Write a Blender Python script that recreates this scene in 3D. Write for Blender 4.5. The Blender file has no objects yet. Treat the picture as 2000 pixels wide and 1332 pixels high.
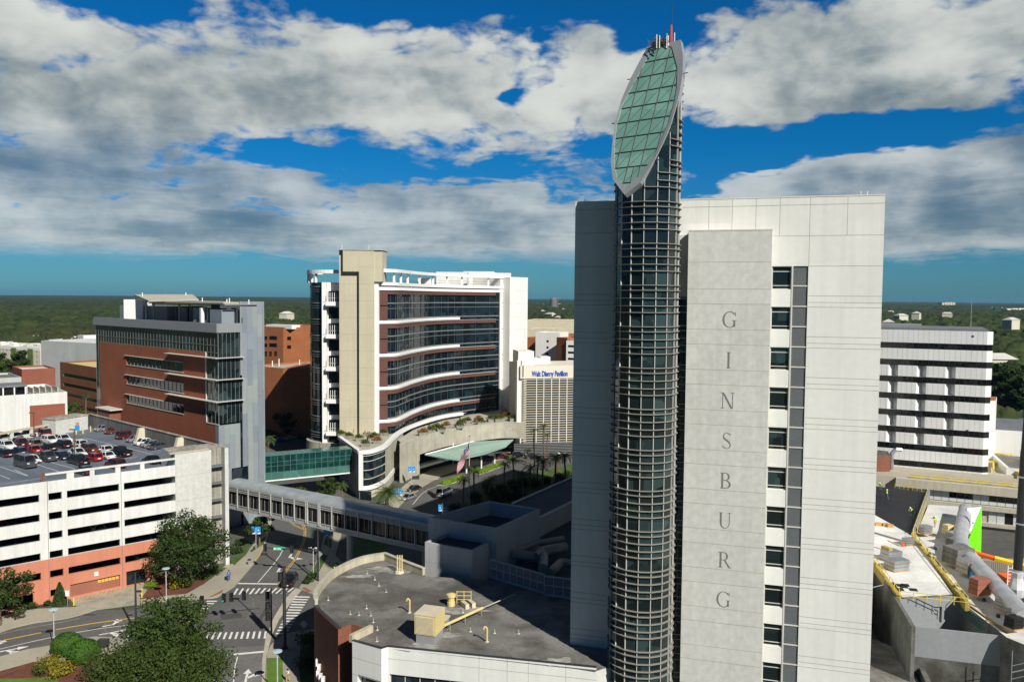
import bpy, math, random
import numpy as np
from mathutils import Matrix, Vector
random.seed(7)
C = bpy.context.scene.collection
# ---------- calibrated viewpoint: G(u,v,z) = plan point seen at photo pixel (u,v) at height z ----------
F_ = 1600.; H_ = 50.
PI = math.pi
PITCH = math.atan(85/1600); ROLL = math.atan(.0082)
_cp, _sp, _cr, _sr = math.cos(PITCH), math.sin(PITCH), math.cos(ROLL), math.sin(ROLL)
FW = (0, _cp, -_sp)
RV = (_cr, _sr*_sp, _sr*_cp)
UV = (-_sr, _cr*_sp, _cr*_cp)
def ray(u, v):
    a = (u-1000)/F_; b = -(v-666)/F_
    return [FW[i]+a*RV[i]+b*UV[i] for i in range(3)]
def G(u, v, z=0.):
    d = ray(u, v); t = (z-H_)/d[2]
    return (d[0]*t, d[1]*t)
def G3(u, v, z=0.): return G(u, v, z)+(z,)
def D(u, v, y):
    d = ray(u, v); t = y/d[1]
    return (d[0]*t, y, H_+d[2]*t)
def Pj(x, y, z):
    q = (x, y, z-H_); w = sum(a*b for a, b in zip(q, FW))
    return (1000+F_*sum(a*b for a, b in zip(q, RV))/w, 666-F_*sum(a*b for a, b in zip(q, UV))/w)
def Vz(v, x, y):
    lo, hi = -50, 300
    for _ in range(40):
        m = (lo+hi)/2
        if Pj(x, y, m)[1] > v: lo = m
        else: hi = m
    return lo
# ---------- object helpers ----------
ROOT = {}
def tag(o, label=None, cat=None, group=None, kind=None):
    if label: o['label'] = label
    if cat: o['category'] = cat
    if group: o['group'] = group
    if kind: o['kind'] = kind
    return o
def thing(name, label, cat, loc=(0, 0, 0), rz=0, group=None):
    o = bpy.data.objects.new(name, None); C.objects.link(o)
    o.empty_display_size = .5
    loc = tuple(loc)+(0,)*(3-len(loc))
    o.location = loc; o.rotation_euler = (0, 0, rz)
    ROOT[o.name] = Matrix.Translation(loc) @ Matrix.Rotation(rz, 4, 'Z')
    return tag(o, label, cat, group)
class MB:
    def __init__(s): s.v = []; s.f = []; s.m = []
    def face(s, pts, mi=0):
        n = len(s.v); s.v.extend([tuple(p) for p in pts]); s.f.append(tuple(range(n, n+len(pts)))); s.m.append(mi)
        return s
    def mesh(s, vs, fs, mi=0):
        n = len(s.v); s.v.extend([tuple(p) for p in vs])
        for f in fs: s.f.append(tuple(i+n for i in f)); s.m.append(mi)
        return s
    def box(s, x0, x1, y0, y1, z0, z1, mi=0):
        return s.hex([(x0, y0), (x1, y0), (x1, y1), (x0, y1)], z0, z1, mi)
    def hex(s, q, z0, z1, mi=0, top=None):
        return s.prism(q, z0, z1, mi, top)
    def prism(s, q, z0, z1, mi=0, top=None, bottom=True):
        a = sum(q[i][0]*q[(i+1) % len(q)][1]-q[(i+1) % len(q)][0]*q[i][1] for i in range(len(q)))
        if a < 0: q = q[::-1]
        n = len(q); vs = [(p[0], p[1], z0) for p in q]+[(p[0], p[1], z1) for p in q]
        s.mesh(vs, [(i, (i+1) % n, n+(i+1) % n, n+i) for i in range(n)], mi)
        s.face([vs[n+i] for i in range(n)], mi if top is None else top)
        if bottom: s.face([vs[i] for i in range(n-1, -1, -1)], mi)
        return s
    def fbox(s, F, s0, s1, d0, d1, z0, z1, mi=0, top=None):
        return s.prism([F.p(s0, d0), F.p(s1, d0), F.p(s1, d1), F.p(s0, d1)], z0, z1, mi, top)
    def tube(s, p0, p1, r, n=8, r1=None, mi=0):
        p0 = Vector(p0); p1 = Vector(p1); r1 = r if r1 is None else r1
        d = (p1-p0).normalized(); a = d.orthogonal().normalized(); b = d.cross(a)
        vs = []
        for p, rr in ((p0, r), (p1, r1)):
            for i in range(n):
                t = 2*PI*i/n; vs.append(p+a*rr*math.cos(t)+b*rr*math.sin(t))
        s.mesh(vs, [(i, (i+1) % n, n+(i+1) % n, n+i) for i in range(n)], mi)
        s.face(vs[n:], mi); s.face(vs[:n][::-1], mi)
        return s
    def path(s, pts, r, n=6, mi=0):
        for a, b in zip(pts, pts[1:]): s.tube(a, b, r, n, mi=mi)
        return s
    def lathe(s, prof, c=(0, 0, 0), n=12, mi=0):
        vs = []
        for r, z in prof:
            for i in range(n):
                t = 2*PI*i/n; vs.append((c[0]+r*math.cos(t), c[1]+r*math.sin(t), c[2]+z))
        fs = []
        for k in range(len(prof)-1):
            for i in range(n):
                fs.append((k*n+i, k*n+(i+1) % n, (k+1)*n+(i+1) % n, (k+1)*n+i))
        s.mesh(vs, fs, mi)
        s.face(vs[-n:], mi); s.face(vs[:n][::-1], mi)
        return s
    def strip(s, path, z0, z1, d0, d1, mi=0, top=None):
        """band along an open plan path, from offset d0 to d1 (to the right of travel = outwards)"""
        a = offp(path, d0); b = offp(path, d1); n = len(path)
        vs = []
        for i in range(n): vs += [(a[i][0], a[i][1], z0), (b[i][0], b[i][1], z0), (b[i][0], b[i][1], z1), (a[i][0], a[i][1], z1)]
        fs = []
        for i in range(n-1):
            for k in range(4):
                fs.append((4*i+k, 4*i+4+k, 4*i+4+(k+1) % 4, 4*i+(k+1) % 4))
        k = len(s.f); s.mesh(vs, fs, mi)
        if top is not None:
            for i in range(n-1): s.m[k+4*i+2] = top
        s.face(vs[:4][::-1], mi); s.face(vs[-4:], mi)
        return s
    def build(s, name, mats, parent=None, smooth=False, loc=None):
        me = bpy.data.meshes.new(name)
        if not isinstance(mats, (list, tuple)): mats = [mats]
        o = bpy.data.objects.new(name, me); C.objects.link(o)
        if parent is not None:
            R = ROOT[parent.name]; ROOT[o.name] = R; inv = R.inverted()
            vs = [tuple(inv @ Vector(p)) for p in s.v]
            o.parent = parent
        else:
            if loc is None:
                if s.v:
                    xs = [p[0] for p in s.v]; ys = [p[1] for p in s.v]; zs = [p[2] for p in s.v]
                    loc = ((min(xs)+max(xs))/2, (min(ys)+max(ys))/2, min(zs))
                else: loc = (0, 0, 0)
            vs = [(p[0]-loc[0], p[1]-loc[1], p[2]-loc[2]) for p in s.v]
            o.location = loc; ROOT[o.name] = Matrix.Translation(loc)
        me.from_pydata(vs, [], s.f)
        for m in mats: me.materials.append(m)
        me.polygons.foreach_set('material_index', s.m)
        if smooth: me.polygons.foreach_set('use_smooth', [True]*len(s.f))
        me.update()
        return o
def offp(path, d):
    """offset plan path to the right of travel by d"""
    if abs(d) < 1e-9: return [tuple(p[:2]) for p in path]
    out = []; n = len(path)
    for i in range(n):
        ns = []
        for j in (i-1, i):
            if 0 <= j < n-1:
                dx = path[j+1][0]-path[j][0]; dy = path[j+1][1]-path[j][1]; L = math.hypot(dx, dy) or 1
                ns.append((dy/L, -dx/L))
        nx = sum(q[0] for q in ns)/len(ns); ny = sum(q[1] for q in ns)/len(ns)
        L2 = nx*nx+ny*ny
        L2 = max(L2, .3)
        out.append((path[i][0]+nx*d/L2, path[i][1]+ny*d/L2))
    return out
def smooth_path(pts, n=6):
    """Catmull-Rom resample"""
    out = []
    P = [pts[0]]+list(pts)+[pts[-1]]
    for i in range(1, len(P)-2):
        a, b, c, d = P[i-1], P[i], P[i+1], P[i+2]
        for k in range(n):
            t = k/n
            out.append(tuple(.5*((2*b[j])+(-a[j]+c[j])*t+(2*a[j]-5*b[j]+4*c[j]-d[j])*t*t+(-a[j]+3*b[j]-3*c[j]+d[j])*t**3) for j in range(len(b))))
    out.append(tuple(pts[-1]))
    return out
class Fr:
    """plan frame: s runs along the wall to the viewer's right, d is outwards"""
    def __init__(s, o, ang=None, to=None):
        s.o = o
        if to is not None: ang = math.atan2(to[1]-o[1], to[0]-o[0])
        s.a = ang; s.u = (math.cos(ang), math.sin(ang)); s.n = (s.u[1], -s.u[0])
    def p(s, a, d=0., z=None):
        q = (s.o[0]+s.u[0]*a+s.n[0]*d, s.o[1]+s.u[1]*a+s.n[1]*d)
        return q if z is None else q+(z,)
    def sz(s, u, v, d=0.):
        """wall coordinates (s, z) of a photo pixel on the plane at offset d"""
        o = s.p(0, d); r = ray(u, v)
        k = (o[0]*s.n[0]+o[1]*s.n[1])/(r[0]*s.n[0]+r[1]*s.n[1])
        p = (r[0]*k, r[1]*k)
        return ((p[0]-o[0])*s.u[0]+(p[1]-o[1])*s.u[1], H_+r[2]*k)
def facade(mb, F, s0, s1, z0, z1, holes, depth=.3, d=0., mi=0, rmi=None):
    """wall face with real rectangular openings and their reveals"""
    rmi = mi if rmi is None else rmi
    S = sorted({s0, s1, *[min(max(h[0], s0), s1) for h in holes], *[min(max(h[1], s0), s1) for h in holes]})
    Z = sorted({z0, z1, *[min(max(h[2], z0), z1) for h in holes], *[min(max(h[3], z0), z1) for h in holes]})
    def inh(a, b): return any(h[0] < a < h[1] and h[2] < b < h[3] for h in holes)
    for j in range(len(Z)-1):
        run = None
        for i in range(len(S)-1):
            solid = not inh((S[i]+S[i+1])/2, (Z[j]+Z[j+1])/2)
            if solid and run is None: run = S[i]
            if run is not None and (not solid or i == len(S)-2):
                e = S[i+1] if solid else S[i]
                mb.face([F.p(run, d, Z[j]), F.p(e, d, Z[j]), F.p(e, d, Z[j+1]), F.p(run, d, Z[j+1])], mi)
                run = None
    for a, b, c, e in [h[:4] for h in holes]:
        q = d-depth
        mb.face([F.p(a, d, c), F.p(a, q, c), F.p(b, q, c), F.p(b, d, c)][::-1], rmi)
        mb.face([F.p(a, d, e), F.p(b, d, e), F.p(b, q, e), F.p(a, q, e)][::-1], rmi)
        mb.face([F.p(a, d, c), F.p(a, d, e), F.p(a, q, e), F.p(a, q, c)][::-1], rmi)
        mb.face([F.p(b, d, c), F.p(b, q, c), F.p(b, q, e), F.p(b, d, e)][::-1], rmi)
def window(root, F, h, depth, glass, frame=None, step=1.5, d=0., rows=(), w=.06, name='window', edge=True):
    a, b, c, e = h[:4]; q = d-depth+.02
    m = MB().face([F.p(a, q, c), F.p(b, q, c), F.p(b, q, e), F.p(a, q, e)])
    o = m.build(name, glass, root)
    if frame:
        fm = MB()
        n = max(1, round((b-a)/step)) if step else 1
        for i in range(0 if edge else 1, n+1 if edge else n):
            x = a+(b-a)*i/n; x = min(max(x, a+w/2), b-w/2)
            fm.fbox(F, x-w/2, x+w/2, q+.005, q+.09, c, e)
        for r in list(rows)+([0, 1] if edge else []):
            z = c+(e-c)*r; z = min(max(z, c+w/2), e-w/2)
            fm.fbox(F, a, b, q+.005, q+.075, z-w/2, z+w/2)
        if fm.f: fm.build('frame', frame, o)
    return o
def joints(mb, F, s0, s1, z0, z1, vs=(), hs=(), mi=1, d=0., w=.05):
    for z in hs:
        mb.fbox(F, s0, s1, d-.02, d+.006, z-w/2, z+w/2, mi)
    for x in vs:
        mb.fbox(F, x-w/2, x+w/2, d-.02, d+.005, z0, z1, mi)
def copy_tree(o, loc=None, rz=None, scale=None, label=None, group=None, parent=None):
    c = o.copy(); C.objects.link(c)
    if parent is not None: c.parent = parent
    if loc is not None:
        loc = tuple(loc)+(0,)*(3-len(loc)); c.location = loc
    if rz is not None: c.rotation_euler = (0, 0, rz)
    if scale is not None: c.scale = (scale,)*3 if not isinstance(scale, tuple) else scale
    if label: c['label'] = label
    if group: c['group'] = group
    for ch in list(o.children): copy_tree(ch, parent=c)
    return c
def place(o, loc, rz=0, scale=None, label=None, group=None):
    loc = tuple(loc)+(0,)*(3-len(loc)); o.location = loc; o.rotation_euler = (0, 0, rz)
    if scale is not None: o.scale = (scale,)*3 if not isinstance(scale, tuple) else scale
    if label: o['label'] = label
    if group: o['group'] = group
    return o
# ---------- materials ----------
def newmat(name):
    m = bpy.data.materials.new(name); m.use_nodes = True
    nt = m.node_tree; b = nt.nodes['Principled BSDF']
    return m, nt, b
def N(nt, t, **k):
    n = nt.nodes.new(t)
    for a, v in k.items():
        if a in n.inputs: n.inputs[a].default_value = v
        else: setattr(n, a, v)
    return n
def mat(name, col, rough=.8, var=.12, scale=.4, fine=.06, streak=0., panel=0., col2=None, patch=None, metal=0., spec=.4, bump=0., bscale=8., blotch=(.45, .62)):
    """base colour with large soft variation, fine grain, optional rain streaks and a second colour in blotches"""
    m, nt, b = newmat(name); L = nt.links.new
    geo = N(nt, 'ShaderNodeNewGeometry')
    n1 = N(nt, 'ShaderNodeTexNoise', Scale=scale, Detail=5.); L(geo.outputs['Position'], n1.inputs['Vector'])
    n2 = N(nt, 'ShaderNodeTexNoise', Scale=scale*14, Detail=3.); L(geo.outputs['Position'], n2.inputs['Vector'])
    def rng(src, lo, hi):
        r = N(nt, 'ShaderNodeMapRange'); r.inputs['From Min'].default_value = .3; r.inputs['From Max'].default_value = .7
        r.inputs['To Min'].default_value = lo; r.inputs['To Max'].default_value = hi; L(src, r.inputs['Value']); return r.outputs[0]
    a = rng(n1.outputs['Fac'], 1-var, 1+var); c = rng(n2.outputs['Fac'], 1-fine, 1+fine)
    mu = N(nt, 'ShaderNodeMath', operation='MULTIPLY'); L(a, mu.inputs[0]); L(c, mu.inputs[1]); fac = mu.outputs[0]
    if streak:
        mp = N(nt, 'ShaderNodeMapping'); mp.inputs['Scale'].default_value = (1.6, 1.6, .06); L(geo.outputs['Position'], mp.inputs['Vector'])
        n3 = N(nt, 'ShaderNodeTexNoise', Scale=1., Detail=4.); L(mp.outputs[0], n3.inputs['Vector'])
        s3 = rng(n3.outputs['Fac'], 1-streak, 1+streak*.4)
        m2 = N(nt, 'ShaderNodeMath', operation='MULTIPLY'); L(fac, m2.inputs[0]); L(s3, m2.inputs[1]); fac = m2.outputs[0]
    if panel:
        sp = N(nt, 'ShaderNodeVectorMath', operation='SNAP'); mp2 = N(nt, 'ShaderNodeMapping'); mp2.inputs['Rotation'].default_value = (0, 0, .28); mp2.inputs['Scale'].default_value = (.29, .1, .2421)
        L(geo.outputs['Position'], mp2.inputs['Vector']); L(mp2.outputs[0], sp.inputs[0]); sp.inputs[1].default_value = (1, 100, 1)
        wn = N(nt, 'ShaderNodeTexWhiteNoise'); L(sp.outputs[0], wn.inputs['Vector'])
        r_ = N(nt, 'ShaderNodeMapRange'); r_.inputs['To Min'].default_value = 1-panel; r_.inputs['To Max'].default_value = 1+panel; L(wn.outputs['Value'], r_.inputs['Value'])
        m3 = N(nt, 'ShaderNodeMath', operation='MULTIPLY'); L(fac, m3.inputs[0]); L(r_.outputs[0], m3.inputs[1]); fac = m3.outputs[0]
    vm = N(nt, 'ShaderNodeVectorMath', operation='SCALE'); L(fac, vm.inputs['Scale'])
    if col2:
        n4 = N(nt, 'ShaderNodeTexNoise', Scale=patch or scale*.5, Detail=6.); n4.inputs['Roughness'].default_value = .65
        L(geo.outputs['Position'], n4.inputs['Vector'])
        r = N(nt, 'ShaderNodeMapRange'); r.inputs['From Min'].default_value = blotch[0]; r.inputs['From Max'].default_value = blotch[1]; L(n4.outputs['Fac'], r.inputs['Value'])
        mx = N(nt, 'ShaderNodeMix', data_type='RGBA'); L(r.outputs[0], mx.inputs[0]); mx.inputs[6].default_value = (*col, 1); mx.inputs[7].default_value = (*col2, 1)
        L(mx.outputs[2], vm.inputs[0])
    else: vm.inputs[0].default_value = col
    L(vm.outputs[0], b.inputs['Base Color'])
    b.inputs['Roughness'].default_value = rough; b.inputs['Metallic'].default_value = metal; b.inputs['Specular IOR Level'].default_value = spec
    if bump:
        bn = N(nt, 'ShaderNodeTexNoise', Scale=bscale, Detail=4.); L(geo.outputs['Position'], bn.inputs['Vector'])
        bp = N(nt, 'ShaderNodeBump', Strength=bump, Distance=.1); L(bn.outputs['Fac'], bp.inputs['Height']); L(bp.outputs[0], b.inputs['Normal'])
    return m
def glassmat(name, col, rough=.06, var=.5, cell=1.6, spec=.5, wave=.02, col2=None, metal=0.):
    """dark reflective curtain-wall glass: pane to pane tint (blinds, rooms) and slight waviness"""
    m, nt, b = newmat(name); L = nt.links.new
    geo = N(nt, 'ShaderNodeNewGeometry')
    v = N(nt, 'ShaderNodeTexVoronoi', Scale=1/cell, distance='CHEBYCHEV'); L(geo.outputs['Position'], v.inputs['Vector'])
    mx = N(nt, 'ShaderNodeMix', data_type='RGBA')
    sep = N(nt, 'ShaderNodeSeparateColor'); L(v.outputs['Color'], sep.inputs[0])
    p = N(nt, 'ShaderNodeMath', operation='POWER'); L(sep.outputs[0], p.inputs[0]); p.inputs[1].default_value = 2.2
    L(p.outputs[0], mx.inputs[0])
    c2 = col2 or tuple(min(1, x*(1+var*3)) for x in col)
    mx.inputs[6].default_value = (*[x*(1-var) for x in col], 1); mx.inputs[7].default_value = (*c2, 1)
    L(mx.outputs[2], b.inputs['Base Color'])
    b.inputs['Roughness'].default_value = rough; b.inputs['Specular IOR Level'].default_value = spec; b.inputs['Metallic'].default_value = metal
    bn = N(nt, 'ShaderNodeTexNoise', Scale=.45, Detail=2.); L(geo.outputs['Position'], bn.inputs['Vector'])
    bp = N(nt, 'ShaderNodeBump', Strength=wave*10, Distance=.15); L(bn.outputs['Fac'], bp.inputs['Height']); L(bp.outputs[0], b.inputs['Normal'])
    return m
def brickmat(name, col, mortar=.12, zband=.65, var=.1, band=.1):
    """brick seen from afar: courses as fine horizontal lines, soldier bands, mottled units"""
    m = mat(name, col, rough=.9, var=var, scale=.25, fine=.16, streak=.06)
    nt = m.node_tree; L = nt.links.new; b = nt.nodes['Principled BSDF']
    src = b.inputs['Base Color'].links[0].from_socket
    geo = N(nt, 'ShaderNodeNewGeometry'); sp = N(nt, 'ShaderNodeSeparateXYZ'); L(geo.outputs['Position'], sp.inputs[0])
    mm = N(nt, 'ShaderNodeMath', operation='MODULO'); L(sp.outputs['Z'], mm.inputs[0]); mm.inputs[1].default_value = zband
    lt = N(nt, 'ShaderNodeMath', operation='LESS_THAN'); L(mm.outputs[0], lt.inputs[0]); lt.inputs[1].default_value = zband*.18
    mx = N(nt, 'ShaderNodeMix', data_type='RGBA'); sc = N(nt, 'ShaderNodeMath', operation='MULTIPLY'); L(lt.outputs[0], sc.inputs[0]); sc.inputs[1].default_value = band
    L(sc.outputs[0], mx.inputs[0]); L(src, mx.inputs[6]); mx.inputs[7].default_value = (col[0]*.35, col[1]*.35, col[2]*.35, 1)
    L(mx.outputs[2], b.inputs['Base Color'])
    return m
M = {}
def defm(k, *a, **kw): M[k] = mat(k, *a, **kw)
defm('precast', (.68, .685, .635), .85, .025, .1, .025, streak=.06, panel=.035)
defm('shelf', (.24, .235, .20), .6, .06)
defm('precast_grey', (.54, .545, .50), .85, .03, .12, .08, streak=.07, panel=.03)
defm('joint', (.34, .34, .29), .9)
defm('white_paint', (.64, .645, .605), .7, .04, .2, .04, streak=.13)
defm('white_metal', (.78, .78, .76), .45, .03)
defm('salmon', (.52, .20, .12), .85, .06, .3, .05, streak=.08)
defm('salmon_dark', (.27, .105, .07), .9, .08, .3, .06)
defm('conc', (.46, .44, .36), .9, .1, .3, .08, streak=.22)
defm('conc_stain', (.36, .34, .28), .92, .2, .35, .1, streak=.55)
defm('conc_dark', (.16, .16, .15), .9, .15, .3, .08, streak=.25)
defm('tan_conc', (.50, .46, .33), .85, .05, .2, .05, streak=.06)
defm('stone', (.40, .38, .30), .85, .14, .35, .1, streak=.12)
defm('sidewalk', (.36, .33, .25), .9, .12, .25, .09, col2=(.28, .27, .22))
defm('asphalt', (.108, .107, .10), .9, .12, .12, .14, col2=(.095, .094, .088), patch=.08)
defm('asphalt_old', (.17, .165, .155), .9, .12, .12, .14, col2=(.13, .13, .125), patch=.1)
defm('kerb', (.42, .39, .31), .9, .12, .5)
defm('paint_w', (.70, .69, .64), .7, .12, 1., .12)
defm('paint_y', (.62, .38, .04), .7, .12, 1., .12)
defm('grass', (.055, .10, .018), .95, .25, .5, .3, bump=.3, bscale=5)
defm('grass_bright', (.09, .17, .02), .95, .2, .5, .25, bump=.3, bscale=5)
defm('mulch', (.13, .045, .028), .95, .25, .8, .3, bump=.5, bscale=6)
defm('campus', (.10, .10, .09), .95, .25, .04, .15, col2=(.05, .065, .03), patch=.02)
defm('deck', (.13, .155, .185), .75, .12, .15, .1, col2=(.10, .125, .155), patch=.12)
M['brick'] = brickmat('brick', (.27, .085, .038))
M['brick_dark'] = brickmat('brick_dark', (.22, .085, .05))
M['brick_fin'] = brickmat('brick_fin', (.125, .056, .042), zband=.45, band=.6)
M['brick_orange'] = brickmat('brick_orange', (.34, .125, .05))
defm('metal_grey', (.235, .25, .255), .6, .06, .3, .05)
defm('panel_a', (.26, .30, .33), .5, .05, .3, .04, metal=.2)
defm('panel_b', (.30, .34, .33), .5, .05, .3, .04, metal=.2)
defm('panel_c', (.23, .26, .29), .5, .05, .3, .04, metal=.2)
defm('panel_d', (.31, .34, .33), .5, .05, .3, .04, metal=.2)
defm('roof_grey', (.185, .18, .162), .9, .3, .22, .16, col2=(.105, .098, .084), patch=.16, blotch=(.44, .58))
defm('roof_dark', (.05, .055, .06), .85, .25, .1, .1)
defm('roof_white', (.66, .66, .63), .8, .07, .1, .06, col2=(.52, .52, .49), patch=.15)
defm('roof_tan', (.40, .37, .29), .9, .1, .1, .08)
defm('steel', (.40, .42, .42), .45, .06, metal=.5)
defm('alum', (.62, .61, .55), .5, .06, metal=.15)
defm('dark_metal', (.035, .037, .04), .5, .1)
defm('black', (.012, .012, .012), .6)
defm('interior', (.012, .012, .013), .9, .3, .4)
defm('yellow_pale', (.62, .50, .22), .7, .08, .5, .06)
defm('cream', (.58, .52, .38), .75, .08, .5, .06)
defm('yellow', (.72, .50, .03), .6, .06)
defm('yellow_safety', (.60, .47, .07), .6, .2, .8)
defm('hi_vis', (.40, .85, .02), .7, .1)
defm('lime_wrap', (.16, .72, .005), .6, .06, .4, .04)
defm('orange', (.80, .13, .01), .5, .05)
defm('white_wrap', (.60, .60, .60), .4, .14, .5, .1, bump=.8, bscale=1.2)
defm('galv', (.38, .39, .40), .35, .2, .4, .1, metal=.6, bump=.3, bscale=2)
defm('blue_wrap', (.04, .22, .45), .5, .2, .5)
defm('black_membrane', (.02, .02, .022), .6, .3, .4, .2, bump=.3, bscale=4)
defm('grey_wall', (.25, .265, .27), .8, .05, .15, .05, streak=.06)
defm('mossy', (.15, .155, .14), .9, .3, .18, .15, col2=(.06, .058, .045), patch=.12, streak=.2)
defm('plywood', (.45, .26, .09), .8, .15)
defm('banner', (.02, .27, .62), .6, .05)
defm('banner_w', (.75, .78, .8), .6, .03)
defm('sign_green', (.0, .30, .12), .5)
defm('sign_white', (.80, .80, .78), .5)
defm('sign_blue', (.02, .09, .40), .5)
defm('copper_green', (.27, .40, .33), .55, .06, .3, .05)
defm('trunk', (.14, .10, .065), .95, .2, 1., .2, bump=.5, bscale=4)
defm('skin', (.36, .21, .14), .6)
defm('cloth_blue', (.02, .09, .36), .9)
defm('cloth_white', (.75, .74, .70), .9)
defm('cloth_dark', (.03, .03, .035), .9)
defm('cloth_tan', (.55, .33, .13), .9)
defm('denim', (.05, .14, .32), .9)
defm('hair', (.02, .014, .01), .8)
defm('red', (.45, .02, .02), .6)
defm('navy', (.02, .03, .12), .7)
defm('tyre', (.015, .015, .015), .9)
defm('rim', (.35, .35, .36), .35, metal=.7)
M['glass_dark'] = glassmat('glass_dark', (.012, .018, .022), spec=.55)
M['glass_teal'] = glassmat('glass_teal', (.012, .05, .05), spec=.6, var=.4)
M['glass_tower'] = glassmat('glass_tower', (.012, .022, .025), spec=.5, cell=1.9, col2=(.032, .058, .06), wave=.04)
M['glass_hosp'] = glassmat('glass_hosp', (.006, .013, .02), spec=.5, cell=3., col2=(.012, .028, .04), wave=.04)
M['glass_blade'] = glassmat('glass_blade', (.17, .35, .285), rough=.1, spec=.6, var=.08, cell=2.5, wave=.01, col2=(.21, .40, .33))
M['glass_bridge'] = glassmat('glass_bridge', (.008, .045, .042), spec=.5, var=.3, cell=1.2, col2=(.012, .07, .06))
M['glass_green'] = glassmat('glass_green', (.055, .15, .125), rough=.15, spec=.5, var=.15, cell=2.5)
M['glass_car'] = glassmat('glass_car', (.01, .012, .014), rough=.05, spec=.6, var=.2)
def carpaint(name, col, metal=.3, rough=.25):
    m, nt, b = newmat(name); b.inputs['Base Color'].default_value = (*col, 1); b.inputs['Metallic'].default_value = metal
    b.inputs['Roughness'].default_value = rough; b.inputs['Coat Weight'].default_value = .6
    geo = N(nt, 'ShaderNodeNewGeometry'); n = N(nt, 'ShaderNodeTexNoise', Scale=6., Detail=3.); nt.links.new(geo.outputs['Position'], n.inputs['Vector'])
    r = N(nt, 'ShaderNodeMapRange'); r.inputs['To Min'].default_value = rough*.7; r.inputs['To Max'].default_value = rough*1.5
    nt.links.new(n.outputs['Fac'], r.inputs['Value']); nt.links.new(r.outputs[0], b.inputs['Roughness'])
    return m
CARS = {'white': carpaint('car_white', (.72, .72, .70), 0), 'black': carpaint('car_black', (.012, .012, .014)), 'silver': carpaint('car_silver', (.42, .43, .44), .6),
        'red': carpaint('car_red', (.42, .015, .02)), 'maroon': carpaint('car_maroon', (.12, .014, .016)), 'navy': carpaint('car_navy', (.015, .025, .06)),
        'grey': carpaint('car_grey', (.10, .105, .11), .5), 'tan': carpaint('car_tan', (.30, .26, .20), .5), 'brown': carpaint('car_brown', (.16, .045, .02)), 'blue': carpaint('car_blue', (.02, .12, .38))}
def leafmat(name, c1, c2, trans=.25):
    m, nt, b = newmat(name); L = nt.links.new
    geo = N(nt, 'ShaderNodeNewGeometry'); n = N(nt, 'ShaderNodeTexNoise', Scale=.9, Detail=4.); L(geo.outputs['Position'], n.inputs['Vector'])
    r = N(nt, 'ShaderNodeMapRange'); r.inputs['From Min'].default_value = .35; r.inputs['From Max'].default_value = .65; L(n.outputs['Fac'], r.inputs['Value'])
    oi = N(nt, 'ShaderNodeMath', operation='MULTIPLY_ADD'); L(geo.outputs['Random Per Island'], oi.inputs[0]); oi.inputs[1].default_value = .6; 
    s2 = N(nt, 'ShaderNodeMath', operation='MULTIPLY'); L(r.outputs[0], s2.inputs[0]); s2.inputs[1].default_value = .5; L(s2.outputs[0], oi.inputs[2])
    mx = N(nt, 'ShaderNodeMix', data_type='RGBA'); L(oi.outputs[0], mx.inputs[0]); mx.inputs[6].default_value = (*c1, 1); mx.inputs[7].default_value = (*c2, 1)
    L(mx.outputs[2], b.inputs['Base Color']); b.inputs['Roughness'].default_value = .7; b.inputs['Specular IOR Level'].default_value = .25
    tr = N(nt, 'ShaderNodeBsdfTranslucent'); L(mx.outputs[2], tr.inputs['Color'])
    ms = N(nt, 'ShaderNodeMixShader'); ms.inputs[0].default_value = trans; L(b.outputs[0], ms.inputs[1]); L(tr.outputs[0], ms.inputs[2])
    L(ms.outputs[0], nt.nodes['Material Output'].inputs['Surface'])
    return m
M['leaf'] = leafmat('leaf', (.025, .055, .008), (.085, .13, .018))
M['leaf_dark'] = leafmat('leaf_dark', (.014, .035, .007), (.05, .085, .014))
M['leaf_olive'] = leafmat('leaf_olive', (.035, .06, .009), (.12, .12, .022))
M['leaf_bright'] = leafmat('leaf_bright', (.07, .17, .008), (.22, .34, .02))
M['leaf_yellow'] = leafmat('leaf_yellow', (.10, .12, .01), (.34, .26, .02))
M['leaf_orange'] = leafmat('leaf_orange', (.18, .07, .01), (.5, .22, .02))
M['leaf_palm'] = leafmat('leaf_palm', (.04, .09, .018), (.13, .19, .05))
defm('conc_pad', (.33, .31, .24), .9, .15, .4, .1, col2=(.26, .245, .20), patch=.6)
defm('far_ground', (.05, .085, .03), .95, .3, .01, .2, col2=(.11, .11, .07), patch=.004)
defm('letter', (.17, .17, .15), .9, .05)
defm('lens_metal', (.42, .45, .45), .35, .06, metal=.4)
defm('mast_red', (.40, .10, .05), .7, .2, 2.)
M['glass_office'] = glassmat('glass_office', (.012, .024, .026), spec=.5, cell=2., col2=(.035, .06, .058), wave=.05)
defm('canopy_top', (.44, .41, .33), .8, .08, .3, .05, streak=0)
defm('screen_tan', (.36, .35, .32), .7, .05, .3)
defm('steel_pale', (.40, .42, .41), .6, .06, .3, .05, streak=.1)
defm('alum_pale', (.50, .50, .46), .5, .05)
defm('roof_metal', (.42, .46, .46), .4, .15, .5, .1, metal=.4)
M['glass_bronze'] = glassmat('glass_bronze', (.012, .011, .011), spec=.45, var=.3, cell=2., col2=(.03, .02, .014))
defm('glass_frame', (.10, .17, .15), .5)
defm('cream_par', (.46, .42, .30), .9, .12, .5, .08, streak=.2)
defm('precast_link', (.44, .45, .44), .85, .06, .2, .05, streak=.08)
defm('panel_blue', (.26, .33, .36), .6, .05); defm('panel_mid', (.12, .15, .17), .6, .05)
defm('galv_dull', (.30, .28, .24), .6, .2, .5)
defm('mullion_grey', (.20, .21, .20), .5, .05)
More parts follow.
